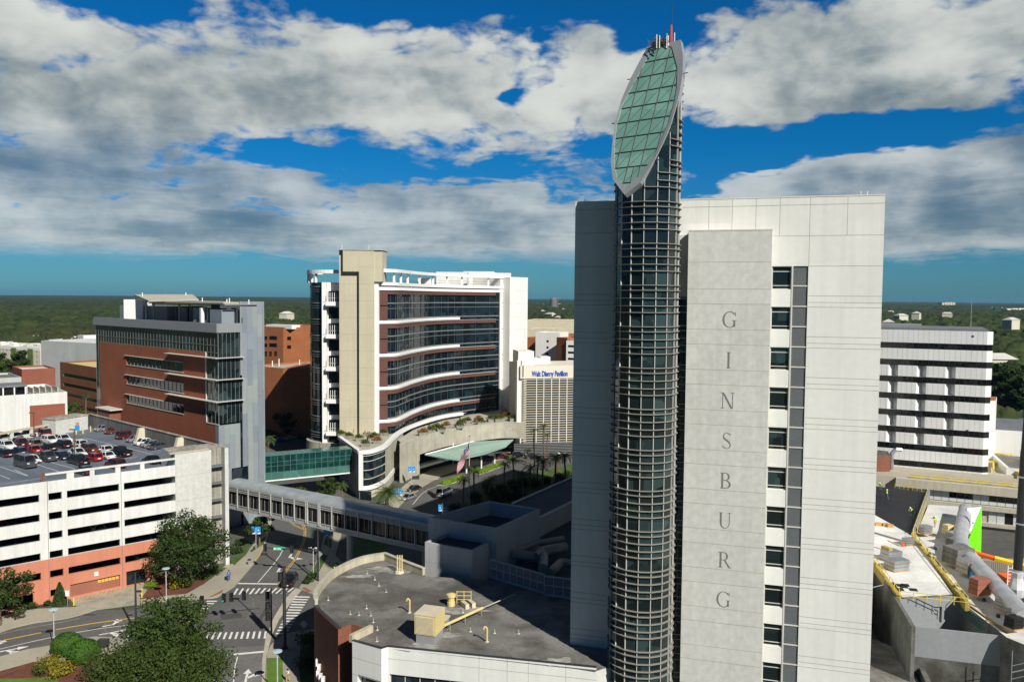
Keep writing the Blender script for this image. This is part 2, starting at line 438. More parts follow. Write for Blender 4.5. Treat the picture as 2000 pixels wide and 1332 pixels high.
defm('panel_white', (.74, .73, .68), .5, .03, .2, .03, streak=.04)
defm('brown_fin', (.22, .075, .05), .85, .1, 1.)
defm('joint2', (.33, .31, .24), .9)
defm('glass_frame2', (.06, .08, .09), .5)
defm('lime_pale', (.36, .48, .40), .6)
defm('conc_dark2', (.22, .21, .18), .9, .2, 1.)
defm('louvre_tan', (.46, .43, .34), .7, .05)
defm('panel_cream', (.66, .62, .50), .8, .05, .2, .03)
defm('panel_white2', (.70, .71, .69), .5, .04, .2, .03, streak=.06)
defm('joint_grey', (.38, .39, .38), .8)
defm('roof_mid', (.16, .17, .18), .8, .15)
M['glass_black'] = glassmat('glass_black', (.006, .007, .008), spec=.4, cell=1.8, col2=(.02, .022, .022), wave=.02)
defm('precast_cream', (.50, .47, .37), .85, .06, .2, .06, streak=.12)
defm('panel_pale', (.56, .60, .58), .6, .04)
defm('green_steel', (.12, .20, .18), .6, .1)
defm('ochre', (.36, .27, .06), .8, .25, 1.)
defm('galv_wrap', (.48, .49, .50), .35, .15, .5, .1, metal=.3, bump=.8, bscale=1.5)
defm('fence_wood', (.22, .19, .15), .9, .2, 1.)
M['leaf_clip'] = leafmat('leaf_clip', (.025, .07, .008), (.055, .125, .012), .1)
defm('roof_pale', (.50, .49, .45), .8, .2, .02)
defm('cream_roof', (.52, .45, .30), .8, .15, .05, .1)
defm('cream_lt', (.55, .53, .42), .8, .06, .3)
defm('conc_pale', (.42, .44, .42), .85, .08, .15, .06, streak=.1)
defm('conc_roof', (.33, .31, .25), .9, .15, .1)
defm('bay_green', (.10, .15, .04), .7, .15, .3)
M['brick_dark2'] = brickmat('brick_dark2', (.22, .085, .035))
M['brick_red'] = brickmat('brick_red', (.25, .085, .05))
M['brick_orange2'] = brickmat('brick_orange2', (.34, .12, .045))
defm('lamp_glass', (.7, .7, .66), .2); defm('tail_red', (.35, .01, .01), .3)
defm('steel_lamp', (.42, .45, .45), .5); defm('lamp_blue', (.42, .52, .56), .3)
defm('sign_green_b', (.03, .40, .22), .4)
defm('flag_red', (.35, .02, .035), .8); defm('flag_blue', (.02, .03, .12), .8); defm('flag_white', (.55, .52, .52), .8)
defm('brown_metal', (.10, .075, .055), .6)
defm('hyd', (.40, .55, .62), .5)
defm('asphalt_patch', (.065, .065, .062), .9, .15, .4, .15)
defm('ponding', (.33, .33, .29), .9, .3, .8, .2, col2=(.22, .215, .195), patch=.5)
M['leaf_rust'] = leafmat('leaf_rust', (.10, .045, .012), (.28, .12, .02))
M['leaf_mid'] = leafmat('leaf_mid', (.016, .04, .007), (.065, .105, .016))
M['leaf_olive2'] = leafmat('leaf_olive2', (.024, .05, .008), (.075, .11, .018))
defm('glass_flat', (.012, .011, .011), .12, .4, .5, .2, spec=.45)
# ---------- camera, sun, sky ----------
SKT = ((.115, .33, .53), (.014, .32, .60))
sc = bpy.context.scene
cam = bpy.data.cameras.new('camera'); cam.sensor_width = 36; cam.lens = 36*F_/2000; cam.clip_start = .5; cam.clip_end = 60000
co = bpy.data.objects.new('camera', cam); C.objects.link(co); sc.camera = co
R3 = Matrix((RV, UV, tuple(-x for x in FW))).transposed().to_4x4()
co.matrix_world = Matrix.Translation((0, 0, H_)) @ R3
SUN_EL = math.radians(37); SUN_AZ = math.atan2(.555, -.832)      # azimuth from +Y towards +X
sd = Vector((math.sin(SUN_AZ)*math.cos(SUN_EL), math.cos(SUN_AZ)*math.cos(SUN_EL), math.sin(SUN_EL)))
sl = bpy.data.lights.new('sun', 'SUN'); sl.energy = 5.0; sl.angle = math.radians(.5); sl.color = (1, .955, .885)
so = bpy.data.objects.new('sun', sl); C.objects.link(so); so.location = (0, 0, 200); so.rotation_euler = sd.to_track_quat('Z', 'Y').to_euler()
sc.view_settings.view_transform = 'Standard'; sc.view_settings.look = 'None'; sc.view_settings.gamma = 1; sc.view_settings.exposure = .25
w = bpy.data.worlds.new('World'); sc.world = w; w.use_nodes = True
nt = w.node_tree; L = nt.links.new
bg = nt.nodes['Background']
sky = N(nt, 'ShaderNodeTexSky', sky_type='NISHITA'); sky.sun_disc = False; sky.sun_elevation = SUN_EL; sky.sun_rotation = SUN_AZ
sky.altitude = 0; sky.air_density = 1.0; sky.dust_density = .3; sky.ozone_density = 2.5
tc = N(nt, 'ShaderNodeTexCoord')
def mth(op, a, b=None, c=None, clamp=False):
    n = N(nt, 'ShaderNodeMath', operation=op); n.use_clamp = clamp
    for i, x in enumerate((a, b, c)):
        if x is None: continue
        if isinstance(x, (int, float)): n.inputs[i].default_value = x
        else: L(x, n.inputs[i])
    return n.outputs[0]
def vmix(f, a, b):
    n = N(nt, 'ShaderNodeMix', data_type='RGBA')
    for i, x in ((0, f), (6, a), (7, b)):
        if isinstance(x, (int, float)): n.inputs[i].default_value = x
        elif isinstance(x, tuple): n.inputs[i].default_value = (*x, 1)
        else: L(x, n.inputs[i])
    return n.outputs[2]
sep = N(nt, 'ShaderNodeSeparateXYZ'); L(tc.outputs['Generated'], sep.inputs[0])
X, Y, Z = sep.outputs
az = mth('ARCTAN2', X, Y)                               # 0 straight ahead, + right
el = mth('ARCSINE', Z)
# the cloud layer seen in perspective: plane coordinates thin out towards the horizon
zz = mth('ADD', mth('MAXIMUM', Z, 0.), .10)
px = mth('DIVIDE', X, zz); py = mth('DIVIDE', Y, zz)
cmb = N(nt, 'ShaderNodeCombineXYZ'); L(px, cmb.inputs[0]); L(py, cmb.inputs[1])
def fbm(vec, scale, detail, rough=.55, dist=0., w=0.):
    n = N(nt, 'ShaderNodeTexNoise', noise_dimensions='3D', Scale=scale, Detail=detail); n.inputs['Roughness'].default_value = rough
    n.inputs['Distortion'].default_value = dist; L(vec, n.inputs['Vector']); return n.outputs['Fac']
def shift(vec, v):
    n = N(nt, 'ShaderNodeVectorMath', operation='ADD'); L(vec, n.inputs[0]); n.inputs[1].default_value = v; return n.outputs[0]
def AE(u, v): return ((u-1000)/F_, (581-v)/F_)
warp = fbm(cmb.outputs[0], 1.6, 3.)
warp2 = fbm(shift(cmb.outputs[0], (9, 4, 2)), 1.6, 3.)
azw = mth('ADD', az, mth('MULTIPLY', mth('SUBTRACT', warp, .5), .10))
elw = mth('ADD', el, mth('MULTIPLY', mth('SUBTRACT', warp2, .5), .07))
def blob(u, v, ru, rv, amp, tilt=0.):
    a, e = AE(u, v)
    da = mth('SUBTRACT', azw, a); de = mth('SUBTRACT', elw, e)
    if tilt: de = mth('SUBTRACT', de, mth('MULTIPLY', da, tilt))
    q = mth('ADD', mth('POWER', mth('ABSOLUTE', mth('DIVIDE', da, ru/F_)), 2.), mth('POWER', mth('ABSOLUTE', mth('DIVIDE', de, rv/F_)), 2.))
    return mth('MULTIPLY', mth('EXPONENT', mth('MULTIPLY', q, -1.)), amp)
# (centre u, v, half width, half height, strength): + cloud, - clear
BL = [(350, 80, 520, 110, .24), (900, 170, 420, 110, .26, .05), (450, 240, 600, 70, .22), (150, 330, 420, 90, .25), (540, 468, 820, 62, .55), (1150, 455, 300, 55, .3), (1850, 460, 260, 50, .3), (1000, 400, 300, 60, .2),
      (1690, 165, 330, 110, .40, .12), (1450, 230, 160, 75, .25), (1560, 350, 190, 32, .32), (1900, 400, 220, 105, .34), (1640, 395, 330, 28, .26), (1420, 60, 110, 60, .12), (1190, 190, 90, 60, .22),
      (1010, 22, 330, 42, -.50, -.0), (1700, 22, 330, 36, -.55), (1290, 120, 55, 90, -.28), (325, 100, 95, 24, -.48), (630, 322, 225, 15, -.40), (900, 325, 90, 10, -.12),
      (1520, 300, 260, 28, -.50, .04), (1790, 285, 150, 22, -.36), (1005, 185, 34, 18, -.36), (690, 45, 60, 16, -.3), (1200, 125, 40, 40, -.3), (230, 215, 90, 18, -.22), (1370, 300, 90, 40, -.30), (1330, 15, 120, 22, -.4), (1350, 335, 60, 40, -.3)]
tot = None
for b_ in BL:
    o_ = blob(*b_); tot = o_ if tot is None else mth('ADD', tot, o_)
# outside the pictured part of the sky: scattered clouds only
n_big = fbm(cmb.outputs[0], .9, 2.)
cmb2 = N(nt, 'ShaderNodeCombineXYZ'); L(mth('MULTIPLY', az, 1.), cmb2.inputs[0]); L(mth('MULTIPLY', el, 1.6), cmb2.inputs[1])
n_puff = fbm(cmb2.outputs[0], 9., 9., .58)
n_mid = fbm(cmb.outputs[0], 2.2, 10., .6)
nn = mth('ADD', mth('MULTIPLY', n_mid, .5), mth('MULTIPLY', n_puff, .5))
dens = mth('ADD', mth('MULTIPLY', mth('SUBTRACT', nn, .5), 1.35), tot)
dens = mth('ADD', dens, mth('MULTIPLY', mth('SUBTRACT', n_big, .5), .35))
# layered bands low in the sky
cmb3 = N(nt, 'ShaderNodeCombineXYZ'); L(mth('ADD', mth('MULTIPLY', az, 3.2), 5.), cmb3.inputs[0]); L(mth('MULTIPLY', elw, 34.), cmb3.inputs[1])
n_str = fbm(cmb3.outputs[0], 1.0, 8., .6, .4)
n_str2 = fbm(shift(cmb3.outputs[0], (7, 3, 1)), 1.5, 5., .55, .2)
lowband = N(nt, 'ShaderNodeMapRange', interpolation_type='SMOOTHSTEP'); L(el, lowband.inputs['Value']); lowband.inputs['From Min'].default_value = .21; lowband.inputs['From Max'].default_value = .13
dens = mth('ADD', dens, mth('MULTIPLY', mth('MULTIPLY', mth('SUBTRACT', n_str, .5), 1.1), lowband.outputs[0]))
def billow(vec):
    t_ = None
    for sc_, wt in ((8., .55), (17., .28), (38., .17)):
        n = N(nt, 'ShaderNodeTexNoise', Scale=sc_, Detail=1.); L(vec, n.inputs['Vector'])
        b_ = mth('MULTIPLY', mth('ABSOLUTE', mth('SUBTRACT', mth('MULTIPLY', n.outputs['Fac'], 2.), 1.)), wt*2.2)
        t_ = b_ if t_ is None else mth('ADD', t_, b_)
    return t_
wv = N(nt, 'ShaderNodeVectorMath', operation='ADD'); wc = N(nt, 'ShaderNodeCombineXYZ'); L(mth('MULTIPLY', mth('SUBTRACT', warp, .5), .12), wc.inputs[0]); L(mth('MULTIPLY', mth('SUBTRACT', warp2, .5), .12), wc.inputs[1])
L(cmb2.outputs[0], wv.inputs[0]); L(wc.outputs[0], wv.inputs[1])
bil = billow(wv.outputs[0]); bil2 = billow(shift(wv.outputs[0], (.010, .020, 0)))
dens = mth('ADD', dens, mth('MULTIPLY', mth('SUBTRACT', bil, .42), .34))
fine = fbm(cmb2.outputs[0], 46., 6., .6)
dens = mth('ADD', dens, mth('MULTIPLY', mth('SUBTRACT', fine, .5), .16))
# clear band just above the horizon
lo = N(nt, 'ShaderNodeMapRange', interpolation_type='SMOOTHSTEP'); L(mth('ADD', el, mth('MULTIPLY', mth('SUBTRACT', n_str, .5), .05)), lo.inputs['Value']); lo.inputs['From Min'].default_value = .036; lo.inputs['From Max'].default_value = .060
base_cov = .0
cov = N(nt, 'ShaderNodeMapRange', interpolation_type='SMOOTHSTEP'); L(dens, cov.inputs['Value']); cov.inputs['From Min'].default_value = base_cov; cov.inputs['From Max'].default_value = .20
mask = mth('MULTIPLY', mth('MULTIPLY', cov.outputs[0], lo.outputs[0]), mth('SUBTRACT', 1., mth('MULTIPLY', lowband.outputs[0], .20)))
# light and shade inside the clouds: brighter on their upper, sun-side edges, grey in the thick bases
n_pf = fbm(cmb2.outputs[0], 8., 4.5, .5)
n_sh = fbm(shift(cmb2.outputs[0], (.035, .06, 0)), 8., 4.5, .5)
rel = mth('MULTIPLY', mth('SUBTRACT', n_pf, n_sh), 1.9)
n_lay = fbm(shift(cmb.outputs[0], (3, 1, 5)), .9, 3., .5)
rel2 = mth('MULTIPLY', mth('SUBTRACT', fbm(cmb2.outputs[0], 26., 6., .6), fbm(shift(cmb2.outputs[0], (.012, .022, 0)), 26., 4., .5)), .55)
rel3 = mth('MULTIPLY', mth('SUBTRACT', bil, bil2), mth('SUBTRACT', .42, mth('MULTIPLY', lowband.outputs[0], .35)))
shade = mth('ADD', mth('ADD', mth('ADD', mth('ADD', rel, rel2), rel3), .52), mth('MULTIPLY', mth('SUBTRACT', n_lay, .5), 1.2))
shade = mth('ADD', shade, mth('MULTIPLY', mth('MULTIPLY', mth('SUBTRACT', n_str2, .5), 1.15), lowband.outputs[0]))
# thin rims are bright, thick middles grey
shade = mth('ADD', shade, mth('MULTIPLY', mth('SUBTRACT', .38, mth('MINIMUM', dens, .7)), .35))
# artistically known bright and dull areas of this sky
SH = [(200, 110, 190, 80, .15), (1150, 190, 150, 70, .40), (1690, 90, 260, 60, .38), (1560, 335, 180, 22, .45), (760, 160, 380, 70, .22), (850, 270, 350, 25, .25), (200, 300, 420, 90, -.26), (500, 345, 500, 25, -.2), (1860, 400, 230, 80, -.34), (1650, 255, 280, 40, -.25), (550, 450, 700, 60, -.05), (650, 415, 450, 16, .16), (900, 225, 260, 25, -.12), (1400, 250, 100, 45, .2)]
for b_ in SH: shade = mth('ADD', shade, blob(*b_))
shade = mth('ADD', mth('MULTIPLY', mth('TANH', mth('MULTIPLY', mth('SUBTRACT', shade, .5), 1.5)), .5), .5)
ccol = vmix(shade, (.07, .125, .17), (.60, .62, .585))
# sky colour: Nishita, tinted to the photograph's deep blue above and teal at the horizon
hz = N(nt, 'ShaderNodeMapRange', interpolation_type='SMOOTHSTEP'); L(el, hz.inputs['Value']); hz.inputs['From Min'].default_value = .0; hz.inputs['From Max'].default_value = .20
tint = vmix(hz.outputs[0], SKT[0], SKT[1])
skm = N(nt, 'ShaderNodeVectorMath', operation='MULTIPLY'); L(sky.outputs[0], skm.inputs[0]); L(tint, skm.inputs[1])
cc = N(nt, 'ShaderNodeVectorMath', operation='SCALE'); L(ccol, cc.inputs[0]); cc.inputs['Scale'].default_value = 10.
# sky beside, behind and above the view: dimmed and blued to deepen scene shadows
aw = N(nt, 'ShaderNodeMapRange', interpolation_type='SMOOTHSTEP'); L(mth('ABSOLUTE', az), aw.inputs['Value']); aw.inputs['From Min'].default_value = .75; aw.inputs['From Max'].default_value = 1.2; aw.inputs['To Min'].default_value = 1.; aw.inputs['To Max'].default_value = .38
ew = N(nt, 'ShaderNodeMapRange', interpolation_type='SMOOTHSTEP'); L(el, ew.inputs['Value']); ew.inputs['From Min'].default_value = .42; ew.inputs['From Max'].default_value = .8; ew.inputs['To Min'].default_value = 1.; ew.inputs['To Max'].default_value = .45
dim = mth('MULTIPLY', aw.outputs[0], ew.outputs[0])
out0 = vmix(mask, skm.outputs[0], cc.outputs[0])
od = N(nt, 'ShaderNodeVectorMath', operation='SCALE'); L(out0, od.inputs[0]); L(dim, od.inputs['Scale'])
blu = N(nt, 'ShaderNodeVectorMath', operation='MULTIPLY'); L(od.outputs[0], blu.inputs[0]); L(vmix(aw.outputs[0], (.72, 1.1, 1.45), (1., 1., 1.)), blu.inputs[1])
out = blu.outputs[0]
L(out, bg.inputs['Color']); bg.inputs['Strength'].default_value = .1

# ---------- the air: a thin even haze round everything ----------
hb = MB().box(-14500, 14500, -420, 15600, -1.5, 96)
hm = bpy.data.materials.new('haze'); hm.use_nodes = True; ht = hm.node_tree; ht.nodes.clear()
ho = ht.nodes.new('ShaderNodeOutputMaterial'); hv = ht.nodes.new('ShaderNodeVolumePrincipled')
hv.inputs['Color'].default_value = (.22, .50, .85, 1); hv.inputs['Density'].default_value = 3e-5; hv.inputs['Anisotropy'].default_value = .1
ht.links.new(hv.outputs[0], ho.inputs['Volume'])
tag(hb.build('haze', hm), kind='stuff')
# ---------- the big tower with the glass cylinder ----------
TH = math.radians(-16)
FT = Fr(G(1729, 384, 60.2), ang=TH)                     # s = 0 at the right-hand edge, negative to the left
TZ = 60.3; PODZ = 9.9
def serif(ch):
    """roman capital, height 1, centred on x, as quads"""
    out = []
    def bar(x, y0, y1, w): out.append([(x-w/2, y0), (x+w/2, y0), (x+w/2, y1), (x-w/2, y1)])
    def ser(x, y, w=.26, h=.035): out.append([(x-w/2, y), (x+w/2, y), (x+w/2, y+h), (x-w/2, y+h)])
    def diag(x0, y0, x1, y1, w): out.append([(x0-w/2, y0), (x0+w/2, y0), (x1+w/2, y1), (x1-w/2, y1)])
    def arc(cx, cy, rx, ry, a0, a1, thick, thin):
        n = 18; pr = None
        for k in range(n+1):
            t = math.radians(a0+(a1-a0)*k/n)
            w = thin+(thick-thin)*abs(math.cos(t))**1.3
            o = (cx+rx*math.cos(t), cy+ry*math.sin(t)); q = (cx+(rx-w)*math.cos(t), cy+(ry-w*.8)*math.sin(t))
            if pr: out.append([pr[0], o, q, pr[1]])
            pr = (o, q)
    T, t = .115, .045
    if ch == 'I': bar(0, 0, 1, T); ser(0, 0); ser(0, .965)
    elif ch == 'N':
        bar(-.30, 0, 1, t); bar(.30, 0, 1, t); diag(-.31+T/2-.03, 1, .30-t/2-.03, 0, T); ser(-.30, 0, .22); ser(-.34, .965, .2); ser(.30, .965, .22)
    elif ch == 'B':
        bar(-.22, 0, 1, T); ser(-.24, 0, .22); ser(-.24, .965, .22)
        arc(-.02, .75, .25, .25, 90, -90, T, t); arc(-.0, .26, .30, .26, 90, -90, T, t)
        for y in (0, .50, .955): out.append([(-.22, y), (0, y), (0, y+t), (-.22, y+t)])
    elif ch == 'R':
        bar(-.22, 0, 1, T); ser(-.22, 0, .26); ser(-.24, .965, .22)
        arc(-.02, .74, .26, .26, 90, -90, T, t)
        for y in (.48, .955): out.append([(-.22, y), (0, y), (0, y+t), (-.22, y+t)])
        diag(.02, .50, .34, 0, T); ser(.36, 0, .16)
    elif ch == 'U':
        bar(-.26, .32, 1, T); bar(.27, .32, 1, t); ser(-.26, .965, .26); ser(.27, .965, .22)
        arc(-.005, .32, .305, .34, 180, 270, T, t); arc(-.005, .32, .29, .34, 270, 360, t, t)
    elif ch == 'S':
        arc(.0, .74, .24, .27, 40, 180, .07, t); arc(.0, .26, .26, .28, -140, 0, .07, t)
        diag2 = [((-.24, .74), (-.17, .74)), ((-.20, .60), (-.10, .66)), ((.08, .40), (.16, .46)), ((.19, .26), (.26, .26))]
        for a, b in zip(diag2, diag2[1:]): out.append([a[0], b[0], b[1], a[1]])
        bar(.20, .80, .98, t*.8); bar(-.22, .02, .20, t*.8)
    elif ch == 'G':
        arc(.02, .5, .44, .515, 42, 318, T, t)
        bar(.30, .05, .42, T*.9); ser(.30, .42, .26); bar(.36, .72, .97, t*.8)
    return out
def tower():
    t = thing('hospital_tower', 'tall pale concrete hospital tower with carved GINSBURG letters and a round glass corner', 'tower', FT.p(-15, -10, 0), TH)
    mats = [M['precast'], M['joint'], M['precast_grey'], M['roof_grey'], M['alum']]
    w = MB()
    FL = 4.13
    # window column and louvre column on the right of the slab
    wz = [(53.4-FL*k-2.35, 53.4-FL*k) for k in range(13)]
    holes = [(-10.42, -8.52, a, b) for a, b in wz]
    lou = (-8.38, -6.94, -.3, 53.4)
    facade(w, FT, -31.0, 0, 0, TZ, holes+[lou], .35, 0, 0)
    # sides, back, roof and parapet
    DEP = 24
    for (a, b) in (((-31, -0), (-31, -DEP)), ((0, -DEP), (0, 0)), ((-31, -DEP), (0, -DEP))):
        pa, pb = FT.p(*a), FT.p(*b)
        w.face([(*pa, 0), (*pb, 0), (*pb, TZ), (*pa, TZ)], 0)
    w.prism([FT.p(-30.6, -.4), FT.p(-.4, -.4), FT.p(-.4, -DEP+.4), FT.p(-30.6, -DEP+.4)], TZ-1.3, TZ-1.2, 3)
    for (a, b, c, d) in ((-31.03, .03, -.4, .03), (-31.03, .03, -DEP-.03, -DEP+.4)): w.fbox(FT, a, b, c, d, TZ, TZ+.14, 4)
    for (a, b) in ((-31.03, -30.6), (-.4, .03)): w.fbox(FT, a, b, -DEP+.4, -.4, TZ, TZ+.139, 4)
    w.fbox(FT, -30.9, -.1, -DEP+.1, -.45, .05, 45, 2)   # core behind the openings
    # panel joints
    hs = [TZ-.75, 56.45, 53.4]
    z = 53.4
    for k in range(13):
        hs += [53.4-FL*k-3.0, 53.4-FL*k-FL]; 
    for k in range(13): hs += [53.4-FL*k-3.65] if k < 12 else []
    joints(w, FT, -6.9, 0, 0, TZ, hs=[h for h in hs if h > .5], w=.05)
    joints(w, FT, -10.4, -6.9, 0, TZ, hs=hs[:2])
    joints(w, FT, -19.5, -10.4, 0, TZ, hs=hs[:1])
    joints(w, FT, 0, 0, 56.45, TZ, vs=[-19.2+2.35*k for k in range(1, 5)]+[-6.92, -3.4])
    joints(w, FT, 0, 0, 53.4, 56.45, vs=[-6.92])
    hl = [h for i, h in enumerate(hs) if h < 56] + [57.]
    joints(w, FT, -31, -27, 0, TZ, hs=[TZ-.75]+[h for h in hl if h > 10], w=.05)
    wl = w.build('wall', mats, t)
    # spandrel trim beside the windows
    fr = MB()
    fr.fbox(FT, -8.52, -8.38, -.3, .05, .1, 53.42, 0)
    fr.fbox(FT, -10.5, -10.42, -.3, .05, .1, 53.42, 0)
    fr.build('window_trim', M['alum'], t)
    for h in holes:
        H = h[3]-h[2]
        window(t, FT, h, .3, M['glass_tower'], M['alum'], step=0, rows=(.16, .77), w=.07)
    # grey louvre column, floor by floor
    for k in range(26):
        zt = 53.4-FL/2*k; zb = zt-FL/2+.12
        if zb < 1: break
        m = MB(); m.fbox(FT, -8.38, -6.94, -.34, -.2, zb, zt)
        for i in range(15):
            x = -8.38+1.44*(i+.5)/15; m.fbox(FT, x-.02, x+.02, -.2, -.13, zb, zt)
        m.build('louvre_panel', M['metal_grey'], t)
        b = MB().fbox(FT, -8.38, -6.94, -.34, -.05, zb-.12, zb); b.build('louvre_rail', M['alum'], t)
    # ---- lettered slab standing in front of the wall
    S0, S1, SD, SZ = -18.74, -10.55, 2.0, 56.9
    sl = MB()
    q = [FT.p(S0, SD), FT.p(S1, SD), FT.p(S1, .01), FT.p(S0, .01)]
    sl.prism(q, 0, SZ, 0, 2)
    sl.fbox(FT, S0-.03, S1+.03, .02, SD+.03, SZ, SZ+.12, 2)
    z = 53.78; hz_ = []
    k = 0
    while z > 2:
        hz_.append(z); z -= 2.75 if k % 2 == 0 else 1.60
        if k == 0: z = 53.78-2.75+.0
        k += 1
    zs = [52.35-.0]
    zs = []
    # measured joints: each letter course 2.6 m high with a 1.53 m plain course between
    z0 = 53.75
    zs = [z0, z0-2.72]
    z = z0-2.72-1.52
    while z > 1.5:
        zs += [z, z-2.6]; z -= 4.13
    for z in zs: sl.fbox(FT, S0, S1, SD-.02, SD+.006, z-.025, z+.025, 1)
    slab = sl.build('letter_slab', [M['precast_grey'], M['joint'], M['alum']], t)
    # carved letters
    LB = (.92, 2.05, .02)
    for i, ch in enumerate('GINSBURG'):
        m = MB(); z0_ = 47.13-4.13*i
        for poly in serif(ch):
            m.face([FT.p(-14.5+x*1.62-.0, SD+.015, z0_+y*1.62) for x, y in poly])
        m.build('letter', M['letter'], slab)
    # ---- recessed dark glass strip between cylinder and slab
    rs = MB(); RW = (-20.6, S0)
    rd = .55
    rs.fbox(FT, RW[0], RW[1], 0.02, rd, 50.2, SZ-.25, 0)
    rs.build('strip_wall', M['precast_grey'], t)
    g = MB().fbox(FT, RW[0], RW[1], .02, rd-.02, .0, 50.2); g.build('strip_window', M['glass_tower'], t)
    rr = MB(); rr.fbox(FT, RW[0], RW[0]+.16, .02, rd+.14, 0, SZ-.3); rr.fbox(FT, RW[1]-.09, RW[1], .02, rd+.05, 0, SZ-.3)
    ZL = []
    k = 0
    while True:
        b0 = 48.6+8.26-FL*k
        if b0 < 0: break
        ZL += [b0-x for x in (0, 1.41, 1.92, 2.70, 3.47)]; k += 1
    for z in ZL:
        if 1 < z < 50.2: rr.fbox(FT, RW[0]+.16, RW[1]-.09, rd-.02, rd+.03, z-.04, z+.04)
    rr.build('strip_frame', M['steel'], t)
    # ---- glass cylinder
    cx, cy, _ = D(1266, 300, 84.7)
    R = 3.2; NS = 16
    low = (-.64, -.768); slope = 17.2/(2*3.75); zc = 69.0
    def zpl(x, y, off=0.): return zc-slope*((x-cx)*low[0]+(y-cy)*low[1])+off
    base_a = math.atan2(-.8, -.6)
    ang = [base_a+2*PI*i/NS for i in range(NS)]
    ring = lambda r: [(cx+r*math.cos(a), cy+r*math.sin(a)) for a in ang]
    gl = MB(); rg = ring(R)
    for i in range(NS):
        a, b = rg[i], rg[(i+1) % NS]
        gl.face([(*a, 0), (*b, 0), (*b, zpl(*b)), (*a, zpl(*a))])
    gl.build('cylinder_glazing', M['glass_tower'], t)
    for i in range(NS):
        mu = MB(); a = ang[i]
        p = (cx+(R+.05)*math.cos(a), cy+(R+.05)*math.sin(a))
        f = Fr(p, ang=a+PI/2)
        mu.fbox(f, -.032, .032, -.06, .07, 0, zpl(*p)-.1)
        mu.build('mullion', M['alum_pale'], t)
    # ring shelves (brise-soleil); more rings carry on above the roof in the same rhythm
    zlist = []
    k = -8
    while True:
        b0 = 48.6-FL*k
        if b0 < 0: break
        zlist += [b0-x for x in (0, 1.41, 1.92, 2.70, 3.47)]; k += 1
    zlist = [z for z in zlist if .6 < z < 78]
    for j, z in enumerate(zlist):
        m = MB(); ri, ro = ring(R+.02), ring(R+.29)
        any_ = False
        for i in range(NS):
            i2 = (i+1) % NS
            if min(zpl(*ro[i], -.5), zpl(*ro[i2], -.5)) < z: continue
            any_ = True
            m.prism([ri[i], ro[i], ro[i2], ri[i2]], z-.03, z+.03)
        if any_:
            m.build('ring_shelf', M['shelf'], t)
    # ---- slanted glass lens on top
    e1 = Vector((-low[1], low[0], 0)); e1.normalize()            # across the slope
    e2 = Vector((-low[0], -low[1], slope)).normalized()          # up the slope
    nn_ = e1.cross(e2); 
    if nn_.y > 0: nn_ = -nn_
    O = Vector((cx, cy, zc))
    half = 3.75*math.sqrt(1+slope*slope)
    def el_pt(x, y, off=0.): return tuple(O+e1*x+e2*y+nn_*off)
    def onlens(zx, zy):
        u, v = 1100+zx/2.897, 20+zy/2.897
        r = Vector(ray(u, v)); o = Vector((0, 0, H_)); k = (O-o).dot(nn_)/r.dot(nn_); q = o+r*k-O
        return (q.dot(e1), q.dot(e2))
    oo = [onlens(*p) for p in ((352, 1050), (285, 962), (273, 860), (283, 750), (297, 640), (330, 520), (385, 390), (430, 305), (478, 217), (530, 197), (610, 190), (667, 173), (680, 260), (680, 360), (660, 480), (612, 650), (565, 760), (520, 850), (440, 980))]
    ii = [onlens(*p) for p in ((355, 1003), (307, 955), (289, 870), (293, 750), (303, 660), (333, 545), (385, 445), (440, 345), (500, 235), (530, 215), (565, 197), (617, 213), (648, 330), (645, 440), (632, 520), (598, 640), (560, 730), (518, 825), (440, 935))]
    fr = MB(); n = len(oo)
    for i in range(n):
        k = (i+1) % n
        a, b, c, d = oo[i], oo[k], ii[k], ii[i]
        fr.face([el_pt(*a, .14), el_pt(*b, .14), el_pt(*c, .10), el_pt(*d, .10)])
        fr.face([el_pt(*a, -.45), el_pt(*b, -.45), el_pt(*b, .14), el_pt(*a, .14)])
        fr.face([el_pt(*d, -.3), el_pt(*c, -.3), el_pt(*c, .10), el_pt(*d, .10)])
    fr.build('lens_frame', M['lens_metal'], t)
    gm = MB().face([el_pt(a, b, .03) for a, b in ii]); lens = gm.build('lens_glass', M['glass_blade'], t)
    back = MB().face([el_pt(a, b, -.45) for a, b in oo][::-1]); back.build('lens_back', M['steel'], t)
    bars = MB()
    def inside(x, y):
        c = False
        for i in range(n):
            (x1, y1), (x2, y2) = ii[i], ii[(i+1) % n]
            if (y1 > y) != (y2 > y) and x < (x2-x1)*(y-y1)/(y2-y1)+x1: c = not c
        return c
    def bar(a, b, r):
        # clip to the glass by sampling
        K = 60; pts = [(a[0]+(b[0]-a[0])*i/K, a[1]+(b[1]-a[1])*i/K) for i in range(K+1)]
        run = [p for p in pts if inside(*p)]
        if len(run) > 1: bars.tube(el_pt(*run[0], .06), el_pt(*run[-1], .06), r, 4)
    rows = [-8.2+1.82*i for i in range(11)]
    cols = [-2.2, -.75, .75, 2.2]
    for y in rows: bar((-4, y), (4, y), .045)
    for x in cols: bar((x, -9.5), (x, 9.5), .045)
    bar((0, -9.5), (0, rows[1]), .04)
    for r_ in range(10):
        for x0, x1 in zip([-3.65]+cols, cols+[3.65]):
            bar((x0, rows[r_]), (x1, rows[r_]+1.82), .02)
    bars.build('glazing_bar', M['dark_metal'], lens)
    # small fixings round the rim
    for i in (4, 6, 13, 15, 17):
        a = oo[i]; p = Vector(el_pt(a[0], a[1], 0)); q = p+e1*(.5 if a[0] > 0 else -.5)
        MB().tube(p, q, .05, 5).build('rim_fixing', M['dark_metal'], t)
